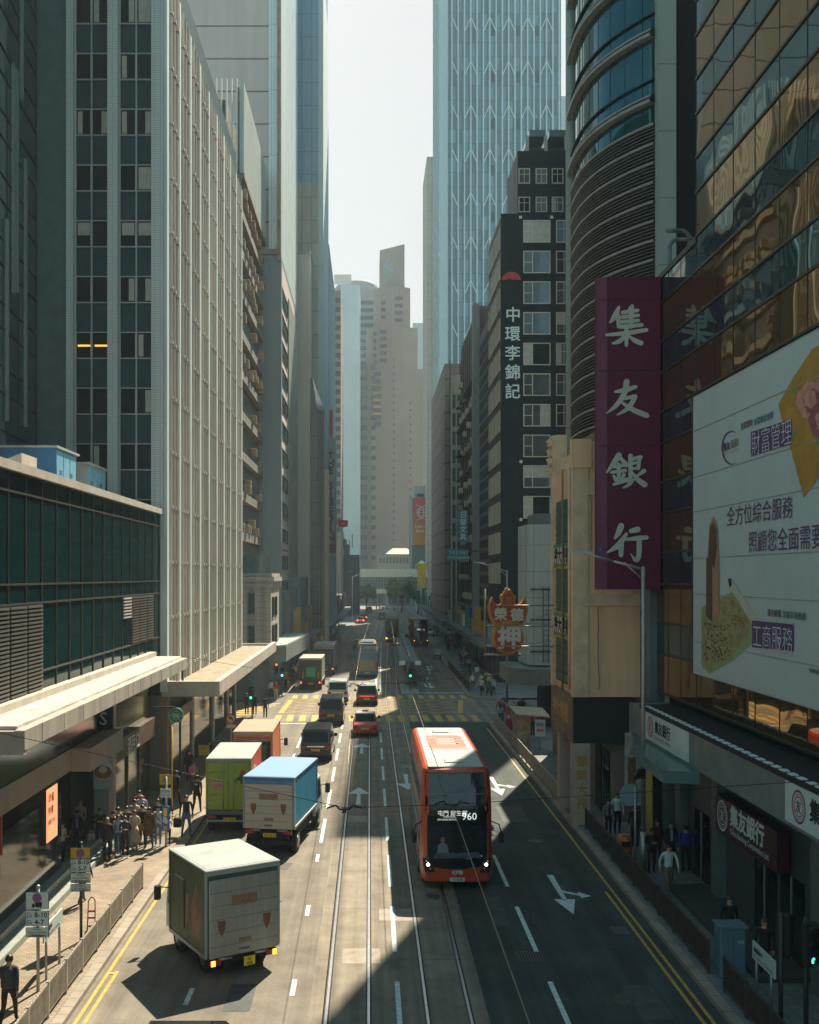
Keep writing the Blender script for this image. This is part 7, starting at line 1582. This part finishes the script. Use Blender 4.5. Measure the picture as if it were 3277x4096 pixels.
car('far dark van at the end of the street by the footbridge', XX(777,310), 310, 'mpv', bpaint, 4.9, 1.9, 1.9, 0, None, None, 'FT 9', nm='van')
car('far white car to the right of the distant red bus', 11.0, 196, 'sedan', wpaint, 4.5, 1.75, 1.5, R(178), None, True, 'CU 7')
car('dark car at the bottom edge, only the top of its roof in view', -4.05, 19.85, 'sedan', bpaint, 4.6, 1.76, 1.5, 0, None, None, 'NA 64')
o = empty('handcart', (9.0, 140, 0), 'grey handcart loaded with boxes at the right kerb beyond the shelter', 'handcart')
g = MB(); g.box(-.5,.5,-.8,.8,.4,.48,dkmetal); g.build('deck', o, world=False); g = MB(); g.bbox(-.45,.45,-.6,.6,.5,1.15,cans); g.box(-.4,.4,-.62,-.6,.6,1.0,whitem); g.build('load', o, world=False)
g = MB(); g.path([(-.45,-.8,.45),(-.45,-1.0,1.1),(.45,-1.0,1.1),(.45,-.8,.45)],.025,galv); g.build('handle', o, world=False)
for sx in (-.45,.45): wheel(o, sx, .3, .2, .08); wheel(o, sx, -.5, .2, .08)
# ================================================================ PEOPLE  (local: feet at z=0, facing -y)
def human_mesh(name, pose, slim=1.0):
    V, E_, RAD, TAG = [], [], [], []
    def v(p, r, t, par=None):
        V.append(Vector(p)); RAD.append(r if isinstance(r, tuple) else (r, r)); TAG.append(t); i = len(V)-1
        if par is not None: E_.append((par, i))
        return i
    s = slim; lean = pose.get('lean', 0)
    pel = v((0,0,.93), (.15*s,.11), 'bot'); wa = v((0,lean*.3,1.08), (.135*s,.10), 'top', pel); ch = v((0,lean*.7,1.28), (.165*s,.115), 'top', wa)
    up = v((0,lean,1.41), (.12*s,.08), 'top', ch); nk = v((0,lean-.005,1.49), (.055,.055), 'skin', up)
    hx, hy = pose.get('head', (0, -.02)); hd = v((hx*.5, lean+hy*.6, 1.565), (.072,.082), 'skin', nk); tp = v((hx, lean+hy, 1.655), (.073,.085), 'skin', hd)
    v((hx*.9+pose.get('nose',0)*.5, lean+hy-.105, 1.585), (.013,.013), 'skin', hd)
    for sx in (-1, 1): v((hx*.6+sx*.085, lean+hy+.01, 1.59), (.014,.02), 'skin', hd)
    for sd, sx in (('l', -1), ('r', 1)):
        sh = v((sx*.185*s, lean, 1.40), (.062,.062), 'top', up)
        el, wr = pose['arm_'+sd]
        e_ = v((sx*el[0]*s, el[1]+lean, el[2]), (.046,.046), 'top', sh); w_ = v((sx*wr[0]*s, wr[1]+lean, wr[2]), (.032,.032), 'top', e_)
        d = Vector((sx*(wr[0]-el[0])*s, wr[1]-el[1], wr[2]-el[2])).normalized()
        pw = V[w_]; pm = v(pw+d*.07, (.036,.020), 'skin', w_)
        side = d.cross(Vector((sx,0,0))); side = (side if side.length > .1 else Vector((0,1,0))).normalized()
        inw = Vector((-sx,0,0)) - d*d.dot(Vector((-sx,0,0))); inw = inw.normalized() if inw.length > .01 else Vector((0,-1,0))
        for k, (o_, ln) in enumerate(((-.030,.068),(-.010,.078),(.010,.073),(.030,.058))):
            a = v(V[pm]+side*o_+d*.035, .0105, 'skin', pm); b2 = v(V[a]+d*ln*.55+inw*.008, .0095, 'skin', a); v(V[b2]+d*ln*.35+inw*.022, .008, 'skin', b2)
        th = v(V[w_]+d*.035-side*.035+inw*.01, .0115, 'skin', w_); v(V[th]+d*.045-side*.012+inw*.015, .0095, 'skin', th)
        hp = v((sx*.095*s, 0, .88), (.095,.098), 'bot', pel); kn, an, toe = pose['leg_'+sd]
        k_ = v((sx*kn[0]*s, kn[1], kn[2]), (.062,.066), 'bot', hp); a_ = v((sx*an[0]*s, an[1], an[2]), (.042,.045), 'bot', k_)
        f_ = v((sx*an[0]*s, an[1]-.03, max(an[2]-.055,.035)), (.042,.036), 'shoe', a_); v((sx*toe[0]*s, toe[1], toe[2]), (.042,.026), 'shoe', f_)
    me = bpy.data.meshes.new(name); me.from_pydata([tuple(p) for p in V], E_, []); o = bpy.data.objects.new(name, me); COL.objects.link(o)
    md = o.modifiers.new('s', 'SKIN'); md.use_smooth_shade = True
    for i, r in enumerate(RAD): me.skin_vertices[0].data[i].radius = r
    me.skin_vertices[0].data[pel].use_root = True
    sb = o.modifiers.new('u', 'SUBSURF'); sb.levels = 1
    out = bpy.data.meshes.new_from_object(o.evaluated_get(bpy.context.evaluated_depsgraph_get())); bpy.data.objects.remove(o); bpy.data.meshes.remove(me)
    slots = ['skin', 'top', 'bot', 'shoe']; segs = [(V[a], V[b2], TAG[b2]) for a, b2 in E_]
    while len(out.materials): out.materials.pop()
    for n_ in slots: out.materials.append(None)
    sl = pose.get('sleeve', 'long')
    for p in out.polygons:
        c = p.center; best, bt = 9, 'top'
        for a, b2, t in segs:
            d = b2-a; q = max(0, min(1, (c-a).dot(d)/d.length_squared)); dd = (c-(a+d*q)).length
            if dd < best: best, bt = dd, t
        if bt == 'top' and c.z < .98 and abs(c.x) < .2*s: bt = 'bot' if c.z < .955 else 'top'
        if bt == 'skin' and 1.40 < c.z < 1.455: bt = 'top'
        p.material_index = slots.index(bt); p.use_smooth = True
    out.name = name
    return out
A_DOWN = ((.24,.02,1.13),(.25,-.04,.88)); A_PHONE = ((.235,.0,1.14),(.10,-.26,1.20)); A_FWD = ((.24,-.12,1.16),(.22,-.24,.96)); A_BACK = ((.24,.14,1.15),(.24,.14,.90)); A_CROSS = ((.25,-.02,1.14),(.02,-.2,1.15)); A_OUT = ((.36,-.06,1.34),(.62,-.10,1.30)); A_BAG = ((.23,.02,1.13),(.20,-.10,1.0))
L_ST = ((.10,-.01,.49),(.10,.02,.09),(.115,-.13,.03)); L_F = ((.095,-.18,.52),(.09,-.26,.10),(.09,-.42,.05)); L_B = ((.095,.05,.48),(.09,.33,.15),(.09,.22,.05)); L_W = ((.13,-.02,.49),(.17,.0,.09),(.20,-.14,.03))
POSES = {
 'stand': dict(arm_l=A_DOWN, arm_r=A_DOWN, leg_l=L_ST, leg_r=L_ST), 'phone': dict(arm_l=A_PHONE, arm_r=A_PHONE, leg_l=L_ST, leg_r=L_ST, head=(0,-.07)),
 'phone1': dict(arm_l=A_PHONE, arm_r=A_BAG, leg_l=L_ST, leg_r=L_W, head=(0,-.06)), 'cross': dict(arm_l=A_CROSS, arm_r=A_CROSS, leg_l=L_ST, leg_r=L_ST),
 'walk': dict(arm_l=A_BACK, arm_r=A_FWD, leg_l=L_F, leg_r=L_B, lean=-.03), 'walk2': dict(arm_l=A_FWD, arm_r=A_BACK, leg_l=L_B, leg_r=L_F, lean=-.03),
 'reach': dict(arm_l=A_BAG, arm_r=A_OUT, leg_l=L_ST, leg_r=L_ST), 'wide': dict(arm_l=A_DOWN, arm_r=A_DOWN, leg_l=L_W, leg_r=L_W)}
_hm = {}
def body_mesh(pose, slim):
    k = (pose, slim)
    if k not in _hm: _hm[k] = human_mesh('person', POSES[pose], slim)
    return _hm[k]
_hair = {}
def hair_mesh(style, pose):
    hx, hy = POSES[pose].get('head', (0, -.02)); ln = POSES[pose].get('lean', 0); k = (style, hx, hy, ln)
    if k in _hair: return _hair[k]
    g = MB(); g.smooth = True; c = Vector((hx, ln+hy, 1.615)); hm = mat('placeholder_hair', (.02,.015,.012), .5, v=.1)
    n_ = 14; rows = []
    for j in range(7):
        t = pi/2 - (pi/2+.35)*j/6
        rows.append([c + Vector((.096*cos(t)*cos(2*pi*i/n_), .108*cos(t)*sin(2*pi*i/n_)+.006, .112*sin(t)+ (.045 if sin(2*pi*i/n_) < -.25 and j > 3 else 0)*(j-3)/3)) for i in range(n_)])
    if style == 'long':
        for dz, w_ in ((-.10,1.0),(-.20,1.05),(-.28,.8)): rows.append([c + Vector((.105*w_*cos(2*pi*i/n_), max(.105*w_*sin(2*pi*i/n_),-.015)+.03, -.03+dz+(.10 if sin(2*pi*i/n_) < -.2 else 0))) for i in range(n_)])
    g.loft(rows, hm, True, True, True)
    if style == 'bun': g.ball(c+Vector((0,.10,.03)), .05, hm)
    if style == 'cap':
        g = MB(); g.lathe(c+Vector((0,0,.01)), [(.105,-.01),(.108,.04),(.08,.10),(.01,.118)], hm, 14); g.loft([[c+Vector((-.08,-.09,.01)),c+Vector((.08,-.09,.01)),c+Vector((.08,-.09,.025)),c+Vector((-.08,-.09,.025))],[c+Vector((-.055,-.2,-.01)),c+Vector((.055,-.2,-.01)),c+Vector((.055,-.2,.0)),c+Vector((-.055,-.2,.0))]], hm)
    if style == 'hat':
        g = MB(); g.lathe(c+Vector((0,0,.01)), [(.2,.0),(.2,.012),(.11,.03),(.10,.1),(.06,.125),(.01,.125)], hm, 18)
    o = g.build('hair', world=False); me = o.data; bpy.data.objects.remove(o); _hair[k] = me; return me
PCOL = {'black':(.012,.012,.014),'charcoal':(.04,.042,.048),'navy':(.012,.02,.05),'white':(.62,.62,.60),'cream':(.55,.47,.36),'beige':(.40,.32,.23),'grey':(.18,.18,.18),'red':(.40,.035,.03),'maroon':(.10,.02,.02),'blue':(.05,.13,.36),'light blue':(.30,.42,.58),'denim':(.06,.11,.19),'pale denim':(.16,.24,.30),'brown':(.13,.07,.035),'orange':(.55,.16,.03),'green':(.03,.12,.06),'khaki':(.17,.13,.07),'pink':(.50,.24,.26),'royal blue':(.03,.05,.32),'teal':(.03,.14,.15),'mauve':(.28,.18,.30)}
def cloth(c): return mat('cloth_'+c.replace(' ','_'), PCOL[c], .85, v=.2, s=6)
skins = [mat('skin_tan', (.46,.28,.19), .55, v=.05), mat('skin_light', (.55,.36,.26), .55, v=.05), mat('skin_brown', (.36,.21,.14), .55, v=.05)]
hairc = {'black':mat('hair_black',(.012,.010,.009),.45,v=.1),'grey':mat('hair_grey',(.25,.24,.23),.6,v=.1),'brown':mat('hair_brown',(.06,.03,.015),.5,v=.1),'auburn':mat('hair_auburn',(.14,.05,.02),.5,v=.1)}
PEOPLE = []
_acc = {}
def person(label, x, y, pose='stand', rz=0, top='black', bot='charcoal', shoe='black', hair='short', hc='black', h=1.68, slim=1.0, extra=(), group=None, skin=None, zg=.135):
    me = body_mesh(pose, slim); o = bpy.data.objects.new('person', me); COL.objects.link(o)
    o.location = (x, y, zg); o.rotation_euler = (0, 0, rz); sc = h/1.74; o.scale = (sc, sc, sc)
    tag(o, label, 'person', group)
    for i, m_ in enumerate((skins[rnd.randrange(3)] if skin is None else skins[skin], cloth(top), cloth(bot), cloth(shoe))):
        o.material_slots[i].link = 'OBJECT'; o.material_slots[i].material = m_
    def kid(name, mesh, m_):
        c = bpy.data.objects.new(name, mesh); COL.objects.link(c); c.parent = o
        if m_ is not None: c.material_slots[0].link = 'OBJECT'; c.material_slots[0].material = m_
        return c
    if hair: kid('hair' if hair in ('short','long','bun') else hair, hair_mesh(hair, pose), hairc[hc] if hair in ('short','long','bun') else cloth(hc if hc in PCOL else 'black'))
    ln = POSES[pose].get('lean', 0); hx, hy = POSES[pose].get('head', (0, -.02)); ph = mat('placeholder_hair', (.02,.015,.012), .5, v=.1)
    for e_ in extra:
        kind, col = e_; k = (kind, pose, slim)
        if k not in _acc:
            g = MB(); nm = kind
            if kind == 'skirt': g.lathe((0,0,0), [(.15*slim,1.02),(.19,.85),(.24,.5),(.27,.32),(.25,.32)], ph, 18)
            elif kind == 'coat': g.lathe((0,0,0), [(.16*slim,1.3),(.185*slim,1.1),(.20,.9),(.23,.6),(.21,.6)], ph, 16)
            elif kind == 'jacket': g.lathe((0,ln*.8,0), [(.10,1.46),(.17*slim,1.36),(.19*slim,1.15),(.19*slim,.95),(.17,.95)], ph, 16)
            elif kind == 'backpack': g.bbox(-.15,.15,.11+ln,.27+ln,1.0,1.42,ph,.05); g.path([(-.1,.12+ln,1.4),(-.11,-.02+ln,1.47),(-.1,-.13+ln,1.3)],.02,ph); g.path([(.1,.12+ln,1.4),(.11,-.02+ln,1.47),(.1,-.13+ln,1.3)],.02,ph)
            elif kind == 'shoulder_strap': g.path([(-.16,-.02+ln,1.45),(-.02,-.16+ln,1.25),(.17,-.10+ln,1.02)],.016,ph)
            elif kind == 'face_mask': c = Vector((hx,ln+hy-.085,1.565)); g.ball(c, .055, ph, 10, 6, (1,.6,.8))
            elif kind == 'shirt_front': g.poly([(-.05,-.125+ln,1.42),(.05,-.125+ln,1.42),(.045,-.128+ln,1.0),(-.045,-.128+ln,1.0)],ph)
            elif kind == 'back_print': g.poly([(-.06,.13+ln,1.36),(.07,.13+ln,1.36),(.07,.13+ln,1.29),(-.06,.13+ln,1.29)],ph)
            mo = g.build(nm, world=False); _acc[k] = mo.data; bpy.data.objects.remove(mo)
        kid(kind, _acc[k], cloth(col))
    PEOPLE.append(o); return o
def bag(label, x, y, z_, m_, w_=.28, h_=.32, d_=.12, group=None):
    o = empty('handbag', (x, y, z_), label, 'bag', group)
    g = MB(); g.bbox(x-w_/2,x+w_/2,y-d_/2,y+d_/2,z_,z_+h_,m_,.04); g.build('body', o); g = MB(); g.path([(x-w_*.3,y,z_+h_),(x-w_*.2,y,z_+h_+.12),(x+w_*.2,y,z_+h_+.12),(x+w_*.3,y,z_+h_)],.012,m_); g.build('strap', o)
def Q(cx, cy):                      # ground spot from the queue close-up (feet)
    return G((250+cx/2.875)*.5264, (3050+cy/2.875)*.5264)
ppl = [ # queue at the bus stop
 ('person with grey hair in dark clothes, nearest end of the bus queue', (515,1160), 'stand', .5, 'black','black','black','short','grey',1.66,1,()),
 ('person in a dark green striped tracksuit and white face mask in the bus queue', (725,1135), 'phone', 0, 'charcoal','black','white','short','black',1.66,1,(('face_mask','white'),)),
 ('person in pale blue top with auburn hair, looking at a phone in the bus queue', (640,1105), 'phone', .3,'light blue','denim','white','long','auburn',1.62,.92,()),
 ('person in a black cap and black jacket at the back left of the bus queue', (590,1085), 'phone1', .2,'black','denim','charcoal','cap','black',1.7,1,()),
 ('person in a cream cardigan and long beige skirt in the bus queue', (830,1045), 'cross', .1,'cream','beige','cream','short','brown',1.62,.92,(('skirt','beige'),)),
 ('person in black trousers and black top behind the long beige skirt', (920,1000), 'stand', .2,'black','black','black','short','black',1.7,1,()),
 ('person in a brown fur coat with a dark shoulder bag in the bus queue', (1000,1020), 'wide', -.3,'brown','denim','black','long','black',1.66,.95,(('coat','brown'),)),
 ('person in wide pale jeans and white top, reaching to the bus stop panel', (1100,1000), 'reach', .1,'white','pale denim','white','cap','black',1.66,.92,(('shoulder_strap','black'),)),
 ('small child in white top and black leggings beside the bus stop', (1215,990), 'phone', .2,'white','black','pink','short','black',1.22,.95,()),
 ('person in dark jacket with short dark hair behind the queue', (740,1010), 'stand', .2,'charcoal','black','black','short','black',1.68,1,()),
 ('person in green and black jacket at the back of the queue', (650,1030), 'phone1', -.6,'green','charcoal','black','short','black',1.7,1,()),
 ('person in white shirt with dark hair at the back of the queue', (830,930), 'stand', .0,'cream','charcoal','black','short','black',1.72,1,()),
 ('person in beige jacket looking down at the back of the queue', (930,940), 'phone', .2,'beige','charcoal','black','short','brown',1.64,1,()),
 ('bald person in a light blue shirt at the very back of the queue', (905,860), 'stand', .1,'light blue','navy','black',None,'grey',1.75,1.05,()),
 ('person in a bright red jacket at the very back of the queue', (880,800), 'phone', .4,'red','charcoal','black','short','black',1.7,1.05,()),
 ('person with white mask in dark coat behind the blue timetable panel', (1100,900), 'stand', 0,'black','charcoal','black','short','black',1.64,.95,(('face_mask','white'),)),
 ('person in navy suit standing with back turned near the timetable panel', (1205,820), 'stand', pi*.8,'navy','navy','black','short','black',1.75,1.05,()),
 ('person in grey jacket beside the navy suit, under the notice board', (1150,800), 'stand', -.5,'grey','charcoal','black','short','black',1.7,1,()),
 ('person in black jacket and jeans standing at the kerb, with a black bag', (1425,880), 'wide', .1,'black','denim','black','short','brown',1.74,1.05,()),
 ('person in black with a white back print, walking away along the left pavement', (1545,615), 'walk', pi*.95,'black','black','black','short','black',1.76,1.05,(('back_print','white'),)),
 ('person all in black with a blue face mask, reading a phone by the pier', (430,1050), 'phone', .3,'black','black','grey','short','black',1.74,1,(('face_mask','teal'),)),
 ('person in pale beige jacket leaning by the pier with a phone', (205,940), 'phone1', .5,'beige','charcoal','black','short','grey',1.7,1,(('shoulder_strap','black'),)),
 ('person in dark suit with a mauve scarf, in front of the grey pier', (165,1060), 'stand', .3,'navy','black','black','short','black',1.66,1,(('shirt_front','mauve'),)),
]
for lab, (cx, cy), pose, rz, top, bot, shoe, hr, hc, h, sl, ex in ppl:
    x, y = Q(cx, cy); person(lab, x, y, pose, rz, top, bot, shoe, hr, hc, h, sl, ex, 'people waiting at the left bus stop')
bag('black holdall hanging from the hand of the person in jeans at the kerb', Q(1360,830)[0], Q(1360,880)[1], .5, black, .34, .4, .2)
bag('white plastic carrier bag with red print beside the person with the blue mask', Q(355,1020)[0], Q(355,1040)[1], .35, whitem, .3, .42, .15)
bag('orange leather handbag in the bus queue', Q(935,1000)[0], Q(935,1000)[1]-.15, .78, mat('tan_leather',(.36,.14,.04),.5), .36, .3, .14)
Q2 = lambda cx, cy: G(cx/3.08*.5264, (3050+cy/3.08)*.5264)
for lab, c, pose, rz, top, bot, shoe, hr, hc, h, ex in (
 ('person in cream jacket and dark trousers with white trainers in the arcade shade', (760,1310), 'cross', 1.2,'cream','black','white','short','black',1.66,()),
 ('person in black with pale shoes, looking down in the dark arcade', (415,1345), 'phone', .6,'black','charcoal','beige','bun','black',1.62,(('coat','black'),)),
 ('person in black at the dark arcade window, behind the one with pale shoes', (300,1330), 'stand', 2.6,'black','black','black','short','black',1.7,()),
 ('person in dark jeans walking behind the yellow topped time sign', (1010,1790), 'walk2', pi*.9,'black','denim','grey','short','black',1.7,())):
    x, y = Q2(*c); person(lab, x, y, pose, rz, top, bot, shoe, hr, hc, h, 1, ex)
x, y = -8.78, 25.4; person('person in a dark suit at the bottom left edge, walking past the railing', x, y, 'walk', pi, 'charcoal','black','black','short','black',1.72,1.05,(('jacket','charcoal'),))
Q3 = lambda cx, cy: G((2200+cx/1.6017)*.5264, (3000+cy/1.6017)*.5264)
for lab, c, pose, rz, top, bot, shoe, hr, hc, h, sl, ex in (
 ('person with long hair in pale grey coat, beside the white striped shirt', (375,575), 'stand', .1,'grey','black','black','long','black',1.62,.92,(('shirt_front','black'),)),
 ('person in white striped shirt, right one of the couple by the pawnshop column', (432,555), 'stand', 0,'white','black','black','short','black',1.76,1,()),
 ('person in white short shirt and khaki trousers walking towards the viewer', (760,955), 'walk', .1,'white','khaki','brown','short','black',1.78,1.08,()),
 ('person in black with a phone behind the lamp post', (650,810), 'phone', .2,'black','black','black','short','black',1.68,1,()),
 ('person in dark suit, white shirt and tie on the right pavement', (775,770), 'stand', 0,'black','black','black','short','black',1.74,1,(('shirt_front','light blue'),)),
 ('person with long wavy hair in a maroon top on the right pavement', (688,740), 'stand', .1,'maroon','black','black','long','black',1.66,.95,()),
 ('person in a royal blue shirt seen from behind near the bank window', (870,800), 'stand', pi,'royal blue','black','black','short','black',1.72,1.1,()),
 ('person in black beside the round sign pole', (545,640), 'stand', pi,'black','black','black','short','black',1.7,1,()),
 ('person in dark clothes between the lamp post and the litter bin', (585,600), 'walk', .2,'charcoal','black','black','short','black',1.72,1,()),
 ('person in grey shirt just inside the bank window', (897,560), 'stand', .6,'grey','black','black','short','black',1.7,1,()),
 ('person in black leaning behind the blue grey cabinet', (1150,1330), 'stand', .1,'black','black','black','short','brown',1.68,1.05,()),
 ('person in black behind the street name plate on the right', (1375,1500), 'stand', -.6,'black','black','black','short','brown',1.68,1,())):
    x, y = Q3(*c); x = min(x, 11.7); person(lab, x, y, pose, rz, top, bot, shoe, hr, hc, h, sl, ex, 'people on the shaded right pavement')
Q4 = lambda cx, cy: G((900+cx/3.5925)*.5264, (2400+cy/3.5925)*.5264)
for lab, c, pose, rz, top, bot, shoe, hr, hc in (
 ('person in red top and cream trousers across the side street', (735,1450), 'stand', .2,'red','cream','white','short','black'),
 ('person in white top beside the red top across the side street', (665,1440), 'stand', .4,'white','black','white','short','black'),
 ('dark silhouetted person leftmost at the side street kerb', (315,1670), 'stand', pi,'black','black','black','short','black'),
 ('dark silhouetted person in a hat at the side street kerb', (430,1670), 'stand', pi,'black','black','black','hat','black'),
 ('dark silhouetted person nearest the orange truck at the side street kerb', (580,1720), 'stand', pi,'charcoal','black','black','short','black'),
 ('person in grey top by the far signal pole', (890,1260), 'stand', .2,'grey','charcoal','black','short','black'),
 ('person in pale top beyond the side street under the canopy', (480,1400), 'walk', .6,'grey','black','black','short','black')):
    x, y = Q4(*c); person(lab, x, y, pose, rz, top, bot, shoe, hr, hc, 1.7, 1, (), 'people at the far left corner')
x, y = G((750+330/2.695)*.5264, (2700+820/2.695)*.5264)
person('person in pale pink top bending over the shaded pavement behind the green truck', -8.9, 52.5, 'phone', .8,'pink','charcoal','black','short','black',1.66,1,(('backpack','charcoal'),))
for i, (yy, xx) in enumerate(((49.5,-9.2),(55.5,-9.6),(58.8,-9.0))): person(('dark person walking away on the shaded pavement beside the green truck','dark person near the cafe door in the shade','dark person in navy by the grey notice pole')[i], xx, yy, ('walk','stand','walk2')[i], pi*(.9+.1*i), ('charcoal','black','navy')[i], 'black','black','short','black',1.72,1)
# crowd by the right-hand railing and beyond
cr_ = random.Random(11); tops = ['white','cream','grey','light blue','blue','black','maroon','orange','red','navy','green','pink','teal','beige','royal blue']; botl = ['black','denim','charcoal','khaki','navy']; hairs = [('short','black'),('long','black'),('bun','black'),('cap','red'),('hat','beige'),('short','grey')]
hn = {('short','black'):'short dark hair',('long','black'):'long dark hair',('bun','black'):'tied up hair',('cap','red'):'a red cap',('hat','beige'):'a sun hat',('short','grey'):'grey hair'}
combos = [(a, b2, c) for a in tops for b2 in botl for c in hairs]; cr_.shuffle(combos)
def crowd(n_, xr, yr, where, grp):
    placed = []
    for i in range(n_):
        for _ in range(40):
            x = cr_.uniform(*xr); y = cr_.uniform(*yr); x += bend(y)*.75
            if all((x-a)**2+(y-b2)**2 > .45 for a, b2 in placed): break
        placed.append((x, y)); tp_, bt_, hs = combos.pop(); fr = cr_.random() < .5
        person(f'person in {tp_} top, {bt_} trousers and {hn[hs]}, {where}', x, y, cr_.choice(['stand','walk','walk2','phone1','stand']), cr_.uniform(-.5,.5)+(0 if fr else pi), tp_, bt_, 'black', hs[0], hs[1], cr_.uniform(1.58,1.78), cr_.choice([.93,1.0,1.05]), (), grp)
crowd(16, (9.5, 11.6), (70.5, 79.8), 'near right crossing corner', 'crowd at the near right corner of the crossing')
crowd(14, (9.7, 11.4), (94.5, 103), 'far right crossing corner', 'crowd at the far right corner of the crossing')
crowd(16, (9.8, 11.6), (104, 140), 'dim right pavement', 'people on the far right pavement')
crowd(10, (9.8, 12), (142, 200), 'distant right pavement', 'people far along the right pavement')
crowd(8, (-8.6, -7.9), (100, 128), 'pavement beside far trucks', 'people on the far left pavement')
crowd(9, (-7.8, -6.6), (150, 178), 'distant left bus stop', 'people at the far left stop')
person('person in a red top crossing the road far away on the left', XX(784*.0+716,166), 163, 'walk', .2,'red','black','black','short','black',1.7,1,(),None,None,0.0)
person('dark person standing in the road between the tram and the far red bus', XX(818,172)+3.0, 172, 'stand', 0,'black','black','black','short','black',1.74,1,(),None,None,0.0)
crowd(9, (-3.5, 7), (318, 335), 'far end of street', 'people at the far crossing')
# ================================================================ CAMERA, SUN, SKY, AIR
cam = bpy.data.cameras.new('camera'); co = bpy.data.objects.new('camera', cam); COL.objects.link(co); SC.camera = co
co.location = (0, 0, EYE); co.rotation_euler = (pi/2, 0, 0)
cam.sensor_fit = 'VERTICAL'; cam.sensor_height = 36; cam.lens = FO/2156*36
cam.shift_x = (862.5-VX)/2156; cam.shift_y = (VY-1078)/2156
cam.clip_start = .5; cam.clip_end = 6000
SUN = Vector((.28, .79, 1.0)).normalized()
l = bpy.data.lights.new('sun', 'SUN'); l.energy = 5.0; l.angle = R(.5); l.color = (1, .87, .67)
lo = bpy.data.objects.new('sun', l); COL.objects.link(lo); lo.rotation_euler = SUN.to_track_quat('Z', 'Y').to_euler(); lo.location = SUN*200
W_ = bpy.data.worlds.new('World'); SC.world = W_; W_.use_nodes = True; nt = W_.node_tree
sky = nt.nodes.new('ShaderNodeTexSky'); sky.sky_type = 'NISHITA'; sky.sun_disc = False
sky.sun_elevation = math.asin(SUN.z); sky.sun_rotation = atan2(SUN.x, SUN.y); sky.dust_density = 1.5; sky.air_density = 1.0; sky.ozone_density = 1.0
bgn = nt.nodes['Background']; tn = nt.nodes.new('ShaderNodeVectorMath'); tn.operation = 'MULTIPLY'; tn.inputs[1].default_value = (.30, .78, .88)
nt.links.new(sky.outputs[0], tn.inputs[0])
# milky haze low in the sky, deeper blue overhead
tc = nt.nodes.new('ShaderNodeTexCoord'); sp = nt.nodes.new('ShaderNodeSeparateXYZ'); nt.links.new(tc.outputs['Generated'], sp.inputs[0])
mr = nt.nodes.new('ShaderNodeMapRange'); mr.interpolation_type = 'SMOOTHSTEP'; mr.inputs[1].default_value = .5; mr.inputs[2].default_value = .68; nt.links.new(sp.outputs[2], mr.inputs[0])
my = nt.nodes.new('ShaderNodeMapRange'); my.interpolation_type = 'SMOOTHSTEP'; my.inputs[1].default_value = .84; my.inputs[2].default_value = .55; nt.links.new(sp.outputs[1], my.inputs[0])
mm = nt.nodes.new('ShaderNodeMath'); mm.operation = 'MAXIMUM'; nt.links.new(mr.outputs[0], mm.inputs[0]); nt.links.new(my.outputs[0], mm.inputs[1])
mx = nt.nodes.new('ShaderNodeMix'); mx.data_type = 'RGBA'; nt.links.new(mm.outputs[0], mx.inputs[0]); mx.inputs[6].default_value = (7.3, 7.5, 7.5, 1); nt.links.new(tn.outputs[0], mx.inputs[7]); 
bk = nt.nodes.new('ShaderNodeMapRange'); bk.interpolation_type = 'SMOOTHSTEP'; bk.inputs[1].default_value = .15; bk.inputs[2].default_value = -.6; nt.links.new(sp.outputs[1], bk.inputs[0])
m2 = nt.nodes.new('ShaderNodeMix'); m2.data_type = 'RGBA'; nt.links.new(bk.outputs[0], m2.inputs[0]); nt.links.new(mx.outputs[2], m2.inputs[6]); m2.inputs[7].default_value = (3.0, 4.6, 5.0, 1); nt.links.new(m2.outputs[2], bgn.inputs[0]); bgn.inputs[1].default_value = .052
HZ = MB(); HZ.box(-320, 320, -60, 800, -1.2, 205, mat('haze', (1,1,1), v=0)); hz = HZ.build('haze', kind='stuff')
hm = bpy.data.materials.new('haze_air'); hm.use_nodes = True; n_ = hm.node_tree; n_.nodes.remove(n_.nodes['Principled BSDF'])
pv = n_.nodes.new('ShaderNodeVolumePrincipled'); pv.inputs['Color'].default_value = (.80,.93,1,1); pv.inputs['Density'].default_value = .00045; pv.inputs['Anisotropy'].default_value = .0
n_.links.new(pv.outputs[0], n_.nodes['Material Output'].inputs['Volume']); hz.data.materials.clear(); hz.data.materials.append(hm)
c = SC.cycles; c.use_denoising = True; c.max_bounces = 6; c.diffuse_bounces = 3; c.glossy_bounces = 3; c.transmission_bounces = 2; c.volume_bounces = 1; c.caustics_reflective = False; c.caustics_refractive = False; c.sample_clamp_indirect = 4
try: c.denoiser = 'OPENIMAGEDENOISE'
except Exception: pass
vs = SC.view_settings; vs.view_transform = 'Standard'; vs.look = 'None'; vs.exposure = 1.22; vs.gamma = 1; vs.use_curve_mapping = False
